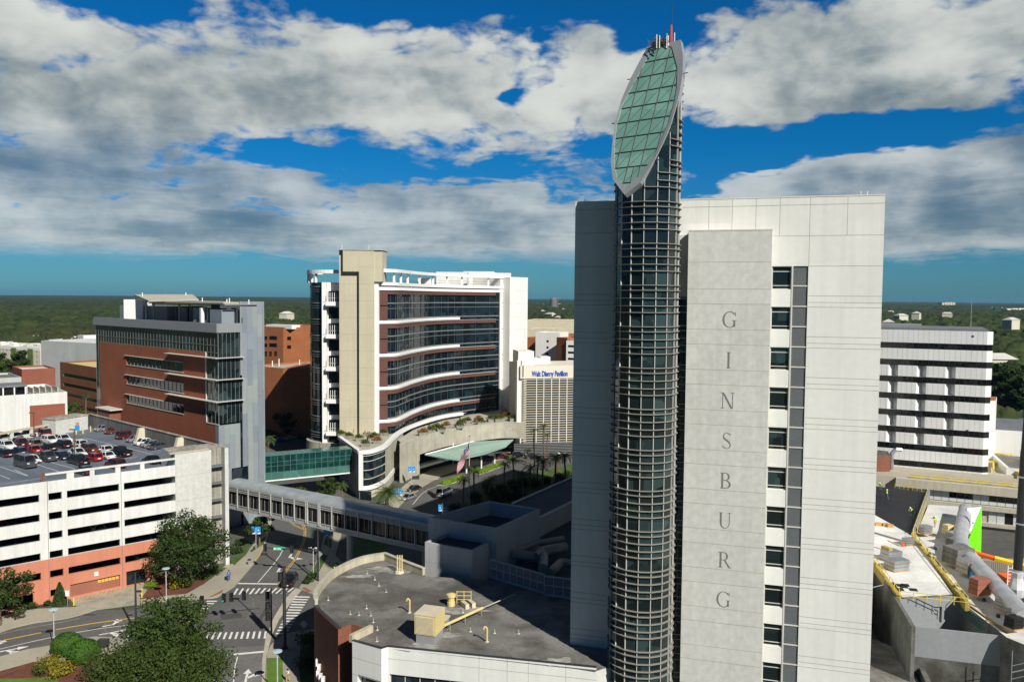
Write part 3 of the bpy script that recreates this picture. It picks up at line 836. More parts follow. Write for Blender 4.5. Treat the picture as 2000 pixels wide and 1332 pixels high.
    # ---- masts and gear on the very top
    tp = el_pt(oo[10][0], oo[10][1], 0); 
    ms = MB(); ms.tube(tp, (tp[0], tp[1], tp[2]+1.9), .16, 6, .10); ms.build('mast', M['mast_red'], t)
    ms = MB(); ms.tube((tp[0]+.05, tp[1], tp[2]+1.9), (tp[0]+.05, tp[1], tp[2]+4.), .03, 5); ms.lathe([(.02, 0), (.09, .06), (.09, .12), (.02, .18)], (tp[0]+.05, tp[1], tp[2]+3.95), 6)
    ms.build('lightning_rod', M['dark_metal'], t)
    for dx, h in ((-.45, 1.0), (-.3, .8), (.35, 1.1), (-1.5, .9), (-1.2, .8)):
        MB().tube((tp[0]+dx, tp[1], tp[2]-.5), (tp[0]+dx, tp[1], tp[2]+h), .05, 5).build('antenna', M['white_metal'], t)
    # untidy nest of twigs beside the mast
    rnd = random.Random(3); nb = MB(); c0 = Vector(el_pt(oo[9][0]+.5, oo[9][1], .1))
    for i in range(160):
        a = rnd.uniform(0, 2*PI); r = abs(rnd.gauss(0, .45)); p = c0+Vector((math.cos(a)*r*1.3, math.sin(a)*r, rnd.uniform(-.1, .35)))
        d = Vector((rnd.uniform(-1, 1), rnd.uniform(-1, 1), rnd.uniform(-.4, .4))).normalized()*.35
        nb.tube(p-d, p+d, .03, 3)
    tag(nb.build('bird_nest', M['trunk']), 'brown twig nest perched on the tip of the slanted glass lens', 'nest')
    # low roof details
    for s in (-2.2, -1.6, -30.):
        MB().tube(FT.p(s, -.3, TZ+.14), FT.p(s, -.3, TZ+.5), .04, 5).build('roof_stub', M['white_metal'], t)
    return t
tower()
# ---------- ground, roads, kerbs, markings ----------
def sheet(name, poly, z, m, kind='structure'):
    mb = MB().face([(x, y, z) for x, y in (poly if sum(poly[i][0]*poly[(i+1) % len(poly)][1]-poly[(i+1) % len(poly)][0]*poly[i][1] for i in range(len(poly))) > 0 else poly[::-1])])
    return tag(mb.build(name, m), kind=kind)
def GP(pts, z=0.): return [G(u, v, z) for u, v in pts]
def triangulate(poly):
    """ear clip through bmesh's ngon tessellation by Blender itself: concave n-gons are fine"""
    return poly
gx = MB().face([(-14000, -400, -.06), (14000, -400, -.06), (14000, 15500, -.06), (-14000, 15500, -.06)])
tag(gx.build('ground', M['far_ground'] if 'far_ground' in M else M['campus']), kind='structure')
sheet('campus_ground', [(-260, 30), (220, 30), (220, 420), (-260, 420)], -.03, M['campus'])
# main street: west arm, crossing, north arm under the footbridge, south arm
west_n = [(-260, 1290), (0, 1235), (26, 1226), (65, 1217), (130, 1208), (161, 1200), (175, 1192), (260, 1190), (307, 1184), (390, 1174), (426, 1166), (458, 1146), (494, 1104), (516, 1068), (523, 1047), (532, 1015), (545, 985), (565, 950), (600, 925)]
right_n = [(700, 925), (655, 985), (634, 1038), (627, 1074), (613, 1108), (591, 1137), (584, 1150), (600, 1152), (640, 1160)]
south = [(640, 1225), (562, 1237), (545, 1244), (524, 1258), (517, 1272), (514, 1332), (508, 1420), (370, 1420), (395, 1332), (400, 1290), (330, 1262), (256, 1247), (182, 1244), (104, 1260), (52, 1269), (0, 1283), (-260, 1345)]
road = GP(west_n+right_n+south)
sheet('road', road, 0., M['asphalt'])
sheet('concrete_road', GP([(405, 1266), (515, 1261), (508, 1420), (365, 1420), (392, 1332)]), .004, M['asphalt_old'])
sheet('gutter_strip', GP([(577, 1148), (590, 1151), (566, 1180), (545, 1210), (531, 1240), (521, 1280), (518, 1420), (510, 1420), (512, 1290), (519, 1245), (535, 1205), (556, 1170)]), .0045, M['kerb'])
sheet('forecourt_road', GP([(720, 1010), (770, 1000), (800, 968), (850, 935), (905, 915), (1000, 893), (1120, 885), (1160, 905), (1160, 960), (1000, 990), (900, 1010), (830, 1060), (700, 1060)]), .0, M['asphalt'])
sheet('side_road', GP([(760, 1040), (835, 1062), (850, 1125), (740, 1115), (752, 1070)]), .004, M['asphalt'])
def walk(name, px, m='sidewalk', z=.13):
    mb = MB().prism(GP(px), -.02, z, 0); o = mb.build(name, [M[m]]); return tag(o, kind='structure')
# pavements (real 13 cm kerb steps)
walk('sidewalk', [(-200, 1262), (0, 1235), (26, 1226), (65, 1217), (130, 1208), (161, 1200), (188, 1191), (150, 1186), (66, 1190), (20, 1200), (-200, 1240)])
walk('sidewalk', [(262, 1181), (307, 1184), (390, 1174), (426, 1166), (458, 1146), (494, 1104), (516, 1068), (523, 1047), (532, 1015), (545, 985), (530, 985), (514, 1018), (496, 1060), (480, 1085), (462, 1100), (440, 1105), (400, 1140), (365, 1160), (275, 1170)])
walk('driveway_apron', [(136, 1168), (235, 1146), (273, 1137), (297, 1138), (275, 1170), (262, 1181), (188, 1191), (150, 1186)], 'conc_pad', .02)
walk('sidewalk', [(-200, 1340), (0, 1283), (52, 1269), (104, 1260), (182, 1244), (256, 1247), (330, 1262), (355, 1275), (300, 1300), (110, 1290), (0, 1318), (-200, 1390)])
walk('sidewalk', [(516, 1420), (518, 1332), (521, 1280), (528, 1262), (545, 1244), (562, 1237), (640, 1225), (640, 1300), (600, 1420)])
walk('sidewalk', [(584, 1150), (600, 1157), (640, 1170), (700, 1130), (655, 1085), (668, 1040), (690, 990), (655, 985), (634, 1038), (627, 1074), (613, 1108), (591, 1137)])
walk('sidewalk', [(770, 1000), (800, 968), (850, 935), (905, 915), (1000, 893), (1010, 880), (845, 915), (800, 940), (740, 990), (700, 1000), (700, 1010), (720, 1010)])
def bed(name, px, m, z=.15): return sheet(name, GP(px, z), z, M[m])
bed('mulch_bed', [(272, 1170), (297, 1142), (262, 1130), (300, 1105), (440, 1108), (398, 1140), (362, 1158)], 'mulch')
bed('mulch_bed', [(0, 1196), (60, 1186), (136, 1176), (132, 1160), (80, 1172), (0, 1192), (-120, 1220), (-120, 1236)], 'mulch')
bed('mulch_bed', [(188, 1192), (258, 1189), (250, 1181), (186, 1183)], 'conc_dark', .14) if 0 else None
bed('grass_verge', [(300, 1186), (372, 1175), (360, 1170), (300, 1178)], 'grass', .14)
bed('grass_verge', [(458, 1104), (478, 1080), (496, 1050), (488, 1050), (462, 1085), (450, 1095)], 'grass', .14)
bed('grass_verge', [(491, 1078), (515, 1062), (521, 1044), (514, 1050), (500, 1062), (488, 1076)], 'grass', .14)
bed('grass_verge', [(411, 1104), (443, 1109), (402, 1134), (395, 1120)], 'grass', .153)
bed('mulch_bed', [(-60, 1345), (0, 1310), (64, 1292), (112, 1294), (260, 1280), (400, 1290), (395, 1332), (370, 1420), (-100, 1420)], 'mulch')
bed('grass_verge', [(-60, 1360), (0, 1325), (110, 1322), (150, 1420), (-100, 1420)], 'grass_bright', .16)
bed('grass_verge', [(521, 1284), (552, 1284), (555, 1420), (518, 1420)], 'grass_bright', .14)
bed('grass_verge', [(590, 1136), (613, 1108), (627, 1080), (640, 1085), (632, 1100), (617, 1128), (612, 1137)], 'grass', .14)
bed('mulch_bed', [(590, 1240), (618, 1230), (640, 1225), (640, 1420), (600, 1420), (583, 1300)], 'grass', .14)
bed('grass_verge', [(632, 1062), (640, 1038), (652, 1038), (646, 1070)], 'grass', .14)
bed('lawn', [(700, 1040), (740, 1040), (760, 1060), (750, 1100), (700, 1110), (690, 1080)], 'grass', .02)
bed('lawn', [(905, 985), (960, 945), (1120, 905), (1160, 940), (1120, 990), (1000, 1010), (900, 1020)], 'grass', .02)
# tactile kerb ramps
for q in ([(408, 1165), (424, 1157), (437, 1150), (433, 1157), (414, 1165)], [(589, 1147), (596, 1146), (611, 1155), (600, 1156)], [(330, 1262), (338, 1258), (352, 1268), (344, 1272)]):
    bed('kerb_ramp', q, 'salmon_dark', .136)
# ---- painted markings, one sheet each
MZ = .009
def ribbon(name, px, w, m, z=MZ, dash=None):
    pts = GP(px); 
    mb = MB(); a = offp(pts, -w/2); b = offp(pts, w/2)
    for i in range(len(pts)-1): mb.face([(*a[i], z), (*a[i+1], z), (*b[i+1], z), (*b[i], z)][::-1])
    return tag(mb.build(name, M[m]), kind='structure')
def double_line(px):
    pts = GP(px)
    mb = MB()
    for o in (-.17, .17):
        a = offp(pts, o-.07); b = offp(pts, o+.07)
        for i in range(len(pts)-1): mb.face([(*a[i], MZ), (*a[i+1], MZ), (*b[i+1], MZ), (*b[i], MZ)][::-1])
    return tag(mb.build('centre_line', M['paint_y']), kind='structure')
double_line([(545, 1140), (560, 1112), (575, 1094), (588, 1070), (595, 1050), (596, 1035), (590, 1020)])
double_line([(596, 1035), (575, 1025), (560, 1012)])
double_line([(406, 1284), (402, 1305), (397, 1332), (388, 1400)])
ribbon('centre_line', [(0, 1251), (80, 1235)], .3, 'paint_y'); ribbon('centre_line', [(109, 1229), (180, 1217), (262, 1206)], .3, 'paint_y')
ribbon('lane_line', [(0, 1267), (60, 1253), (130, 1238), (200, 1226), (262, 1219)], .16, 'paint_w')
ribbon('lane_line', [(504, 1137), (521, 1117), (537, 1098), (547, 1084), (553, 1072)], .15, 'paint_w')
ribbon('lane_line', [(464, 1282), (459, 1300), (456, 1332), (452, 1400)], .15, 'paint_w')
ribbon('stop_line', [(407, 1282), (515, 1272)], .55, 'paint_w')
ribbon('stop_line', [(465, 1139), (542, 1140)], .5, 'paint_w')
ribbon('edge_line', [(0, 1238), (50, 1227), (130, 1213), (155, 1207)], .1, 'kerb')
def crosswalk(a, b, c, d, n, duty=.45, sl=0.):
    """bars between edge a-b and edge c-d"""
    a, b, c, d = GP([a, b, c, d]); mb = MB()
    for i in range(n):
        t0 = i/n; t1 = (i+duty)/n
        f = lambda p, q, t: (p[0]+(q[0]-p[0])*t, p[1]+(q[1]-p[1])*t, MZ)
        mb.face([f(a, b, t0+sl), f(a, b, t1+sl), f(c, d, t1), f(c, d, t0)])
    return tag(mb.build('crosswalk', M['paint_w']), kind='structure')
crosswalk((400, 1248), (526, 1246), (407, 1235), (528, 1232), 11, .38)
crosswalk((455, 1161), (568, 1158), (462, 1149), (582, 1147), 11, .36)
crosswalk((357, 1213), (408, 1170), (374, 1214), (428, 1170), 9, .42)
crosswalk((538, 1238), (578, 1161), (559, 1238), (607, 1162), 14, .45)
def arrow(px, ang, kind='s', s=1.):
    """lane arrow; ang = heading in plan, measured from +x"""
    x, y = G(*px); ca, sa = math.cos(ang), math.sin(ang); mb = MB()
    def add(poly):
        if sum(poly[i][0]*poly[(i+1) % len(poly)][1]-poly[(i+1) % len(poly)][0]*poly[i][1] for i in range(len(poly))) < 0: poly = poly[::-1]
        mb.face([(x+(a*ca-b*sa)*s, y+(a*sa+b*ca)*s, MZ) for a, b in poly])
    add([(-1.6, -.12), (-1.6, .12), (.6, .12), (.6, -.12)] if 's' in kind else [(-1.6, -.12), (-1.6, .12), (-.2, .12), (-.2, -.12)])
    if 's' in kind: add([(.6, -.42), (.6, .42), (1.7, 0)])
    for k, sg in (('l', 1), ('r', -1)):
        if k in kind:
            add([(-.7, 0), (-.2, .1*sg), (.35, .55*sg), (.35, .9*sg), (.05, .9*sg), (-.2, .6*sg)])
            add([(.75, .75*sg), (-.25, .75*sg), (.2, 1.75*sg)])
    return tag(mb.build('lane_arrow', M['paint_w']), kind='structure')
hd = lambda a, b: math.atan2(G(*b)[1]-G(*a)[1], G(*b)[0]-G(*a)[0])
e_ = hd((100, 1240), (200, 1222)); n_ = hd((557, 1100), (538, 1128))
arrow((228, 1218), e_, 'l', 1.25); arrow((222, 1234), e_, 'sr', 1.2); arrow((22, 1268), e_, 'sr', 1.3); arrow((2, 1258), e_, 'l', 1.)
arrow((564, 1090), n_, 'l', 1.6); arrow((541, 1118), n_, 'l', 1.6)
arrow((482, 1320), hd((475, 1332), (485, 1290)), 'sr', 1.3); arrow((428, 1328), hd((425, 1332), (432, 1300)), 'l', 1.2)
arrow((746, 1077), PI*.62, 's', 1.); arrow((850, 936), PI*.3, 's', 1.)
# drains and covers
for p, r in (((174, 1200), (.9, .25)), ((430, 1150), (.8, .25)), ((555, 1157), (.9, .2)), ((83, 1233), (.45, .12)), ((98, 1230), (.4, .12))):
    x, y = G(*p); tag(MB().box(x-r[0], x+r[0], y-r[1], y+r[1], .01, .02).build('drain_grate', M['dark_metal']), kind='structure')
# ochre hatching and kerb paint on the driveway
dm = MB()
for i in range(14):
    a = G(150+i*9, 1172-i*1.9); b = G(158+i*9, 1161-i*1.9)
    dm.prism([(a[0], a[1]), (a[0]+.12, a[1]), (b[0]+.12, b[1]), (b[0], b[1])], .02, .026)
tag(dm.build('hatching', M['paint_y']), kind='structure')
ribbon('kerb_paint', [(494, 1103), (505, 1088), (517, 1067)], .16, 'paint_y', .135)
ribbon('kerb_paint', [(806, 968), (824, 952), (850, 938)], .16, 'paint_y', .135)
ribbon('lane_line', [(806, 985), (820, 968), (835, 956), (857, 948)], .14, 'paint_w')

for i, q in enumerate(([(430, 1200), (470, 1196), (474, 1206), (432, 1210)], [(170, 1226), (230, 1217), (232, 1222), (172, 1231)], [(500, 1215), (522, 1180), (530, 1182), (508, 1218)], [(60, 1275), (96, 1266), (98, 1272), (62, 1281)], [(560, 1050), (580, 1048), (574, 1066), (556, 1066)])):
    sheet('road_patch', GP(q), .0035+.0002*i, M['asphalt_patch'])
rnd_ = random.Random(21)
for i in range(16):
    u, v = rnd_.choice(((rnd_.uniform(20, 300), None), (rnd_.uniform(420, 540), rnd_.uniform(1185, 1235)), (rnd_.uniform(530, 600), rnd_.uniform(1060, 1130))))
    if v is None: v = 1262-u*.17+rnd_.uniform(-14, 14)
    p = G(u, v); cr = MB(); a = rnd_.uniform(0, 3.14); x, y = p
    for k in range(7):
        a += rnd_.uniform(-.5, .5); nx, ny = x+math.cos(a)*.9, y+math.sin(a)*.9; dx, dy = -math.sin(a)*.035, math.cos(a)*.035
        cr.face([(x-dx, y-dy, .0065), (nx-dx, ny-dy, .0065), (nx+dx, ny+dy, .0065), (x+dx, y+dy, .0065)]); x, y = nx, ny
    tag(cr.build('tar_line', M['conc_dark2']), kind='structure')
# ---------- parking garage ----------
GA = G(97, 1178)
FG = Fr(GA, to=G(240, 1147))
PT = 19.9; DK = 18.75; FLH = 3.15
def gs(u, v=1000.): return FG.sz(u, v)[0]
def garage():
    t = thing('parking_garage', 'white six-level parking garage with salmon lower bands and cars on its open roof', 'garage', FG.p(5, -20, 0), FG.a)
    E_ = gs(343, 1000); R0 = 29.6
    sx = lambda u: FG.sz(u, 1010)[0]
    z = lambda k: PT-FLH*k
    L0 = -34.
    pil = [sx(121.6), sx(131.6), sx(233.8), sx(243)]
    holes = []
    # openings: top band is 2 m of parapet, then a 1.1 m gap on every level
    for k in range(6):
        zt = PT-1.95-3.16*k; zb = zt-1.22
        if k == 5:
            holes += [(-.0+.15, pil[0], zb+.05, zt), (-12., -2.3, zb-.5, zt), (-22, -12.8, zb-.5, zt)]
            continue
        holes += [(-11.2, -1.15, zb, zt), (-22.4, -12.4, zb, zt), (-33, -23.6, zb, zt), (.15, pil[0], zb, zt), (pil[1], pil[2], zb, zt), (pil[3], E_, zb, zt)]
    kz = PT-1.95-3.16*3
    white = MB(); sal = MB()
    up = [h for h in holes if h[3] > 8]; SAL = kz-1.22+.02
    facade(white, FG, L0, E_, SAL, PT, up, .55)
    lowh = [h for h in holes if h[3] <= 8]
    door = (pil[1]+.2, pil[2]-.1, .3, 2.35); ent = (pil[3]+.15, pil[3]+3.4, .1, 2.6); ent2 = (pil[3]+4.3, E_-.4, 1.1, 2.6)
    facade(sal, FG, L0, E_, 0, SAL, lowh+[door, ent, ent2], .55)
    # decks, ceilings, interior back
    back = 41.
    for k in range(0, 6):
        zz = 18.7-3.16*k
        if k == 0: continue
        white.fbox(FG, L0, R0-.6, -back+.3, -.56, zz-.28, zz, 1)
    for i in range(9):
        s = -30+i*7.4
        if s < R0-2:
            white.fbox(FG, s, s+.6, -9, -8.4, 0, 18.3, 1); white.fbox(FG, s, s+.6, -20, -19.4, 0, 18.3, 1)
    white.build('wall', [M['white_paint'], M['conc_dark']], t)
    sal.build('lower_wall', M['salmon'], t)
    jn = MB()
    for s in (.02, pil[3]-.45, -11.6): jn.fbox(FG, s-.04, s+.04, -.02, .012, 0.1, PT)
    jn.build('rain_pipe', M['conc_dark'], t)
    MB().fbox(FG, door[0], door[1], -.5, -.35, door[2], door[3]).build('blocked_opening', M['salmon_dark'], t)
    cl = MB()
    for i, wd in enumerate((.5, .28, .6, .34, .5, .3)):
        s = door[0]+4.3+i*.56; cl.fbox(FG, s, s+.46, -.35, -.34, 2.35-.75, 2.35-.3)
    cl.build('painted_notice', M['paint_y'], t)
    s_ = MB().fbox(FG, sx(186)-.3, sx(186)+.3, .01, .05, 3.0, 3.65).build('wall_sign', M['sign_white'], t)
    MB().fbox(FG, ent[0], ent[1], -.5, -.42, .1, 2.5).build('entrance_glass', M['glass_dark'], t)
    # roof deck with crumbs of wear
    FB = Fr(FG.p(R0, -1.), to=G(170, 808, 21.8)); dk = MB(); dk.prism([FG.p(L0, -.3), FG.p(R0-.6, -.3), FB.p(1, 0), FB.p(62, 0), FG.p(L0, -62)], DK-.3, DK); dk.build('roof_deck', M['deck'], t)
    pp = MB(); pp.fbox(FG, L0, E_, -.3, -.012, DK-.6, PT-.01); pp.build('parapet', M['white_paint'], t)
    # top rail on stub posts
    rl = MB(); rl.fbox(FG, -.25, E_+.2, -.45, .06, PT+1.0, PT+1.32, 0, 1)
    rl.build('top_rail', [M['white_paint'], M['conc_stain']], t)
    for a, b in ((2.85, 3.95), (6.35, 7.05), (10.3, 11.1), (14.3, 15.0)):
        MB().fbox(FG, a, b, -.4, .0, PT+.002, PT+1.0).build('rail_post', M['white_paint'], t)
    # stair tower at the right end: lit face, recess, end wall
    ST = FG.sz(413, 950)[0]
    ZS = 21.9
    st = MB()
    st.fbox(FG, E_, ST, -7., .05, 0, ZS, 0, 1)
    for h in (4.6, 9.0, 13.4, 17.8): st.fbox(FG, E_+.02, ST-.02, .04, .057, h-.03, h+.03, 2)
    st.build('stair_tower', [M['precast_grey'], M['conc_stain'], M['joint']], t)
    en = MB()
    en.fbox(FG, ST, ST+2.5, -7., -1.6, 0, ZS-.1, 0)
    for h in range(1, 14): en.fbox(FG, ST+.0, ST+2.5, -1.62, -1.58, h*1.55-.02, h*1.55+.02, 1)
    for s in (.6, 1.3, 1.9): en.fbox(FG, ST+s-.02, ST+s+.02, -1.62, -1.578, 0, ZS-.2, 1)
    en.fbox(FG, ST+2.5, R0+.25, -4., .05, 0, ZS+.0, 2, 3)
    en.build('end_wall', [M['conc_stain'], M['joint'], M['precast_grey'], M['conc_stain']], t)
    cp = MB(); cp.fbox(FG, E_-.9, ST-.4, -.9, .15, ZS+.02, ZS+.16); cp.build('coping', M['tan_conc'], t)
    # right end elevation and tall back parapet wall in shade, with buttress fins
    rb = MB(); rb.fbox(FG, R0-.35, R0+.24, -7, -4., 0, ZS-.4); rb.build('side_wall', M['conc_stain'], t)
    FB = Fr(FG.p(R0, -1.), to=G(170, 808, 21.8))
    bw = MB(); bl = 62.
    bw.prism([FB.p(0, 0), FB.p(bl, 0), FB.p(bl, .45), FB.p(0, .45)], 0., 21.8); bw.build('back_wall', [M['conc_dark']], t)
    MB().prism([FB.p(0, -.1), FB.p(bl, -.1), FB.p(bl, .55), FB.p(0, .55)], 21.8, 21.95).build('wall_coping', M['conc_stain'], t)
    for u, v in ((234, 869), (318, 889)):
        p = G(u, v, DK); s = (p[0]-FB.o[0])*FB.u[0]+(p[1]-FB.o[1])*FB.u[1]
        b = MB(); n = FB.n
        q0 = FB.p(s, 0); sg = -1 if ((p[0]-q0[0])*n[0]+(p[1]-q0[1])*n[1]) < 0 else 1
        a = [FB.p(s-.45, 0), FB.p(s+.45, 0)]; c = [FB.p(s-.45, sg*2.0), FB.p(s+.45, sg*2.0)]; e = [FB.p(s-.45, sg*1.1), FB.p(s+.45, sg*1.1)]
        vs = [(*a[0], DK), (*a[1], DK), (*c[1], DK), (*c[0], DK), (*a[0], 21.8), (*a[1], 21.8), (*e[1], 21.8), (*e[0], 21.8)]
        b.mesh(vs, [(0, 1, 2, 3), (4, 5, 6, 7), (0, 1, 5, 4), (1, 2, 6, 5), (2, 3, 7, 6), (3, 0, 4, 7)]); b.build('buttress', M['cream'], t)
    # lift lobby block at the far left of the roof
    bp = [G(109, 849, DK), G(172, 838, DK)]
    FBk = Fr(bp[0], to=bp[1]); W = math.dist(*bp)
    blk = MB(); facade(blk, FBk, 0, W, DK, 22.0, [(W*.62, W*.72, DK+.02, DK+1.9)], .15)
    o = [FBk.p(0, 0), FBk.p(W, 0), FBk.p(W, -4), FBk.p(0, -4)]
    for i in (1, 2, 3): a, b = o[i], o[(i+1) % 4]; blk.face([(*a, DK), (*b, DK), (*b, 22.), (*a, 22.)], 0)
    blk.prism([FBk.p(-.15, .15), FBk.p(W+.15, .15), FBk.p(W+.15, -4.1), FBk.p(-.15, -4.1)], 22., 22.25, 1)
    blk.build('lobby_block', [M['precast_grey'], M['conc_stain']], t)
    MB().fbox(FBk, W*.62, W*.72, -.12, -.08, DK+.02, DK+1.9).build('lobby_door', M['salmon'], t)
    # lane lines on the deck
    ln = MB()
    def dline(a, b, w=.12):
        pa, pb = G(*a, DK), G(*b, DK); f = Fr(pa, to=pb); Ln = math.dist(pa, pb)
        ln.face([f.p(0, w/2, DK+.006), f.p(Ln, w/2, DK+.006), f.p(Ln, -w/2, DK+.006), f.p(0, -w/2, DK+.006)])
    dline((165, 855), (305, 889)); dline((0, 911), (52, 929)); dline((0, 928), (19, 935)); dline((60, 903), (116, 921)); dline((90, 900), (148, 916))
    dline((0, 946), (90, 932)); dline((22, 899), (60, 897)); dline((150, 843), (118, 850)); dline((170, 846), (140, 849))
    for a, b in (((252, 896), (269, 891)), ((232, 899), (262, 891)), ((170, 872), (184, 875)), ((110, 880), (125, 884)), ((62, 880), (72, 886)), ((22, 890), (35, 895)), ((28, 917), (55, 929))): dline(a, b)
    ln.build('bay_lines', M['paint_w'], t)
    dr = MB(); f = Fr(G(0, 920, DK), to=G(62, 945, DK)); dr.prism([f.p(-8, -.12), f.p(11, -.12), f.p(11, .12), f.p(-8, .12)], DK-.1, DK+.004); dr.build('deck_joint', M['conc_dark'], t)
    # rail along the rear left
    r2 = MB(); a = D(0, 845, 150); pa = G(-60, 858, 20.8); pb = G(97, 829, 20.8)
    f = Fr(pa, to=pb); Ln = math.dist(pa, pb); r2.prism([f.p(0, -.25), f.p(Ln, -.25), f.p(Ln, .25), f.p(0, .25)], 20.6, 21.0); r2.build('rear_rail', M['tan_conc'], t)
    r3 = MB(); r3.prism([f.p(0, -.2), f.p(Ln, -.2), f.p(Ln, .2), f.p(0, .2)], 15, 19.6); r3.build('rear_parapet', M['white_paint'], t)
    for i in range(5):
        MB().prism([f.p(Ln*i/4-.3*(i > 0), -.2), f.p(Ln*i/4+.3, -.2), f.p(Ln*i/4+.3, .2), f.p(Ln*i/4-.3*(i > 0), .2)], 19.6, 20.6).build('rail_post', M['white_paint'], t)
    return t
garage()
tag(MB().fbox(FG, 2.4, 2.75, .3, 1.15, 0, .01).build('mat', M['conc_dark']), kind='structure') if 0 else None
# ---------- blue-grey and brick office building behind it ----------
OZ = 44.
OC = G(425, 632, OZ); OLft = G(186, 619.5, OZ)
FO = Fr(OLft, to=OC); OL = math.dist(OLft, OC)
FO2 = Fr(OC, ang=FO.a+PI/2)
def office():
    t = thing('office_building', 'brick and grey metal office building with a glazed corner and flat roof canopy', 'building', FO.p(OL/2, -10, 0), FO.a)
    S = lambda u, v: FO.sz(u, v); S2 = lambda u, v: FO2.sz(u, v)
    RW2 = S2(513, 700)[0]; GW = S2(467, 700)[0]
    zt = S(300, 641)[1]
    ZB = 42.05
    # parapet band
    core = MB(); core.prism([FO.p(.5, -.45), FO.p(OL-.45, -.45), FO2.p(RW2-.2, -.45), (FO2.p(RW2-.2, 0)[0]-FO.u[0]*OL+FO.u[0]*.5, FO2.p(RW2-.2, 0)[1]-FO.u[1]*OL+FO.u[1]*.5)], 0, OZ-1.0, 0, 1)
    core.build('core', [M['interior'], M['roof_grey']], t)
    pb = MB()
    pb.fbox(FO, -.4, OL+.2, -.4, .35, ZB, OZ, 0); pb.fbox(FO2, -.05, GW+.3, -.4, .3, ZB, OZ-.003, 0)
    pb.build('parapet_band', M['metal_grey'], t)
    # glazing strip under the band, and the glass corner
    gz = MB(); zb0 = 36.9
    bz = S(186+10, 670)[1]
    zG = FO.sz(403, 690)[1]
    # brick field with three ribbon windows
    s_b0 = S(195, 700)[0]; s_b1 = S(402, 700)[0]; zbt = S(402, 688)[1]
    cs = S(403, 823)
    zcb = cs[1]                                     # lower edge of the glass corner
    wins = []
    for (ua, va, ub, vb, uc, vc) in ((246, 694, 358, 704.5, 0, 712), (246, 732, 358, 744, 0, 752), (246, 769, 358, 784, 0, 793)):
        a = S(ua, va); b = S(ua, vc); wins.append((S(246, 720)[0], S(358, 720)[0], None, a[1]))
    wz = []
    for (v0, v1) in ((694.5, 712), (732, 749), (769.5, 786)):
        za = S(247, v0)[1]; zb = S(247, v1)[1]; wz.append((S(247, 720)[0], S(358, 720)[0], zb, za))
    lowstart = S(421, 860)[0]
    br = MB(); facade(br, FO, s_b0, s_b1, zcb, zbt, [(a, b, c, d) for a, b, c, d in wz], .35)
    facade(br, FO, s_b0, lowstart, 6, zcb, [(s_b0+6, s_b0+9.5, 17.5, 21.)], .4)
    br.face([FO.p(s_b1, 0, zcb), FO.p(s_b1, -.45, zcb), FO.p(s_b1, -.45, zbt), FO.p(s_b1, 0, zbt)])
    br.face([FO.p(s_b0, -.45, zcb), FO.p(s_b0, 0, zcb), FO.p(s_b0, 0, zbt), FO.p(s_b0, -.45, zbt)])
    br.face([FO.p(s_b0, 0, zbt), FO.p(s_b1, 0, zbt), FO.p(s_b1, -.45, zbt), FO.p(s_b0, -.45, zbt)])
    br.build('brick_wall', M['brick'], t)
    for h in wz:
        o = window(t, FO, h, .3, M['glass_office'], M['mullion_grey'], step=1.9, w=.04)
    tm = MB()
    for h in wz: tm.fbox(FO, h[0]-.1, h[1]+.1, -.05, .12, h[2]-.12, h[2]); tm.fbox(FO, h[0]-.6, h[1]+.1, -.05, .35, h[3], h[3]+.1)
    tm.fbox(FO, s_b1-.12, s_b1+.12, -.1, .1, zcb-.1, zbt+.1); tm.fbox(FO, s_b1-.1, OL+.1, -.1, .08, zcb-.32, zcb-.08)
    tm.build('window_trim', M['alum'], t)
    # curtain wall
    cw = MB()
    q = -.12
    cw.face([FO.p(0, q, zbt), FO.p(OL, q, zbt), FO.p(OL, q, ZB), FO.p(0, q, ZB)])
    cw.face([FO.p(s_b1, q, zcb), FO.p(OL, q, zcb), FO.p(OL, q, zbt), FO.p(s_b1, q, zbt)])
    cw.face([FO.p(0, q, 6), FO.p(s_b0, q, 6), FO.p(s_b0, q, zbt), FO.p(0, q, zbt)])
    cw.face([FO2.p(.12, -.0, zcb), FO2.p(GW, 0, zcb), FO2.p(GW, 0, ZB), FO2.p(.12, 0, ZB)])
    cw.build('curtain_wall', M['glass_office'], t)
    mu = MB(); n = round(OL/1.55)
    for i in range(n+1):
        s = OL*i/n; zlo = zbt if s < s_b1 else zcb
        if s < s_b0: zlo = 6
        mu.fbox(FO, s-.022, s+.022, q, q+.05, zlo, ZB)
    for i in range(6): s = GW*i/5; mu.fbox(FO2, s-.03, s+.03, 0, .06, zcb, ZB)
    for z in (zbt+.02, (zbt+ZB)/2-.6): mu.fbox(FO, 0, OL, q, q+.1, z, z+.08)
    mu.build('mullions', M['mullion_grey'], t)
    # sunshades wrapping the corner
    for v in (697, 738.6, 780.5):
        z = FO.sz(403, v)[1]; m = MB(); m.fbox(FO, S(330, 700)[0], OL+1.1, -.05, 1.2, z-.05, z+.06); m.fbox(FO2, 0, GW+.6, -.02, 1.1, z-.05, z+.058)
        for k in range(3): m.fbox(FO, s_b1, OL, .2+k*.35, .3+k*.35, z+.061, z+.07)
        m.build('sunshade', M['alum'], t)
    for k, v in enumerate((738.6, 780.5)):          # green floor bands seen in the corner glazing
        pass
    # metal cladding: the end face below and beside the glass, in mixed vertical panels
    pan = MB(); rnd = random.Random(5)
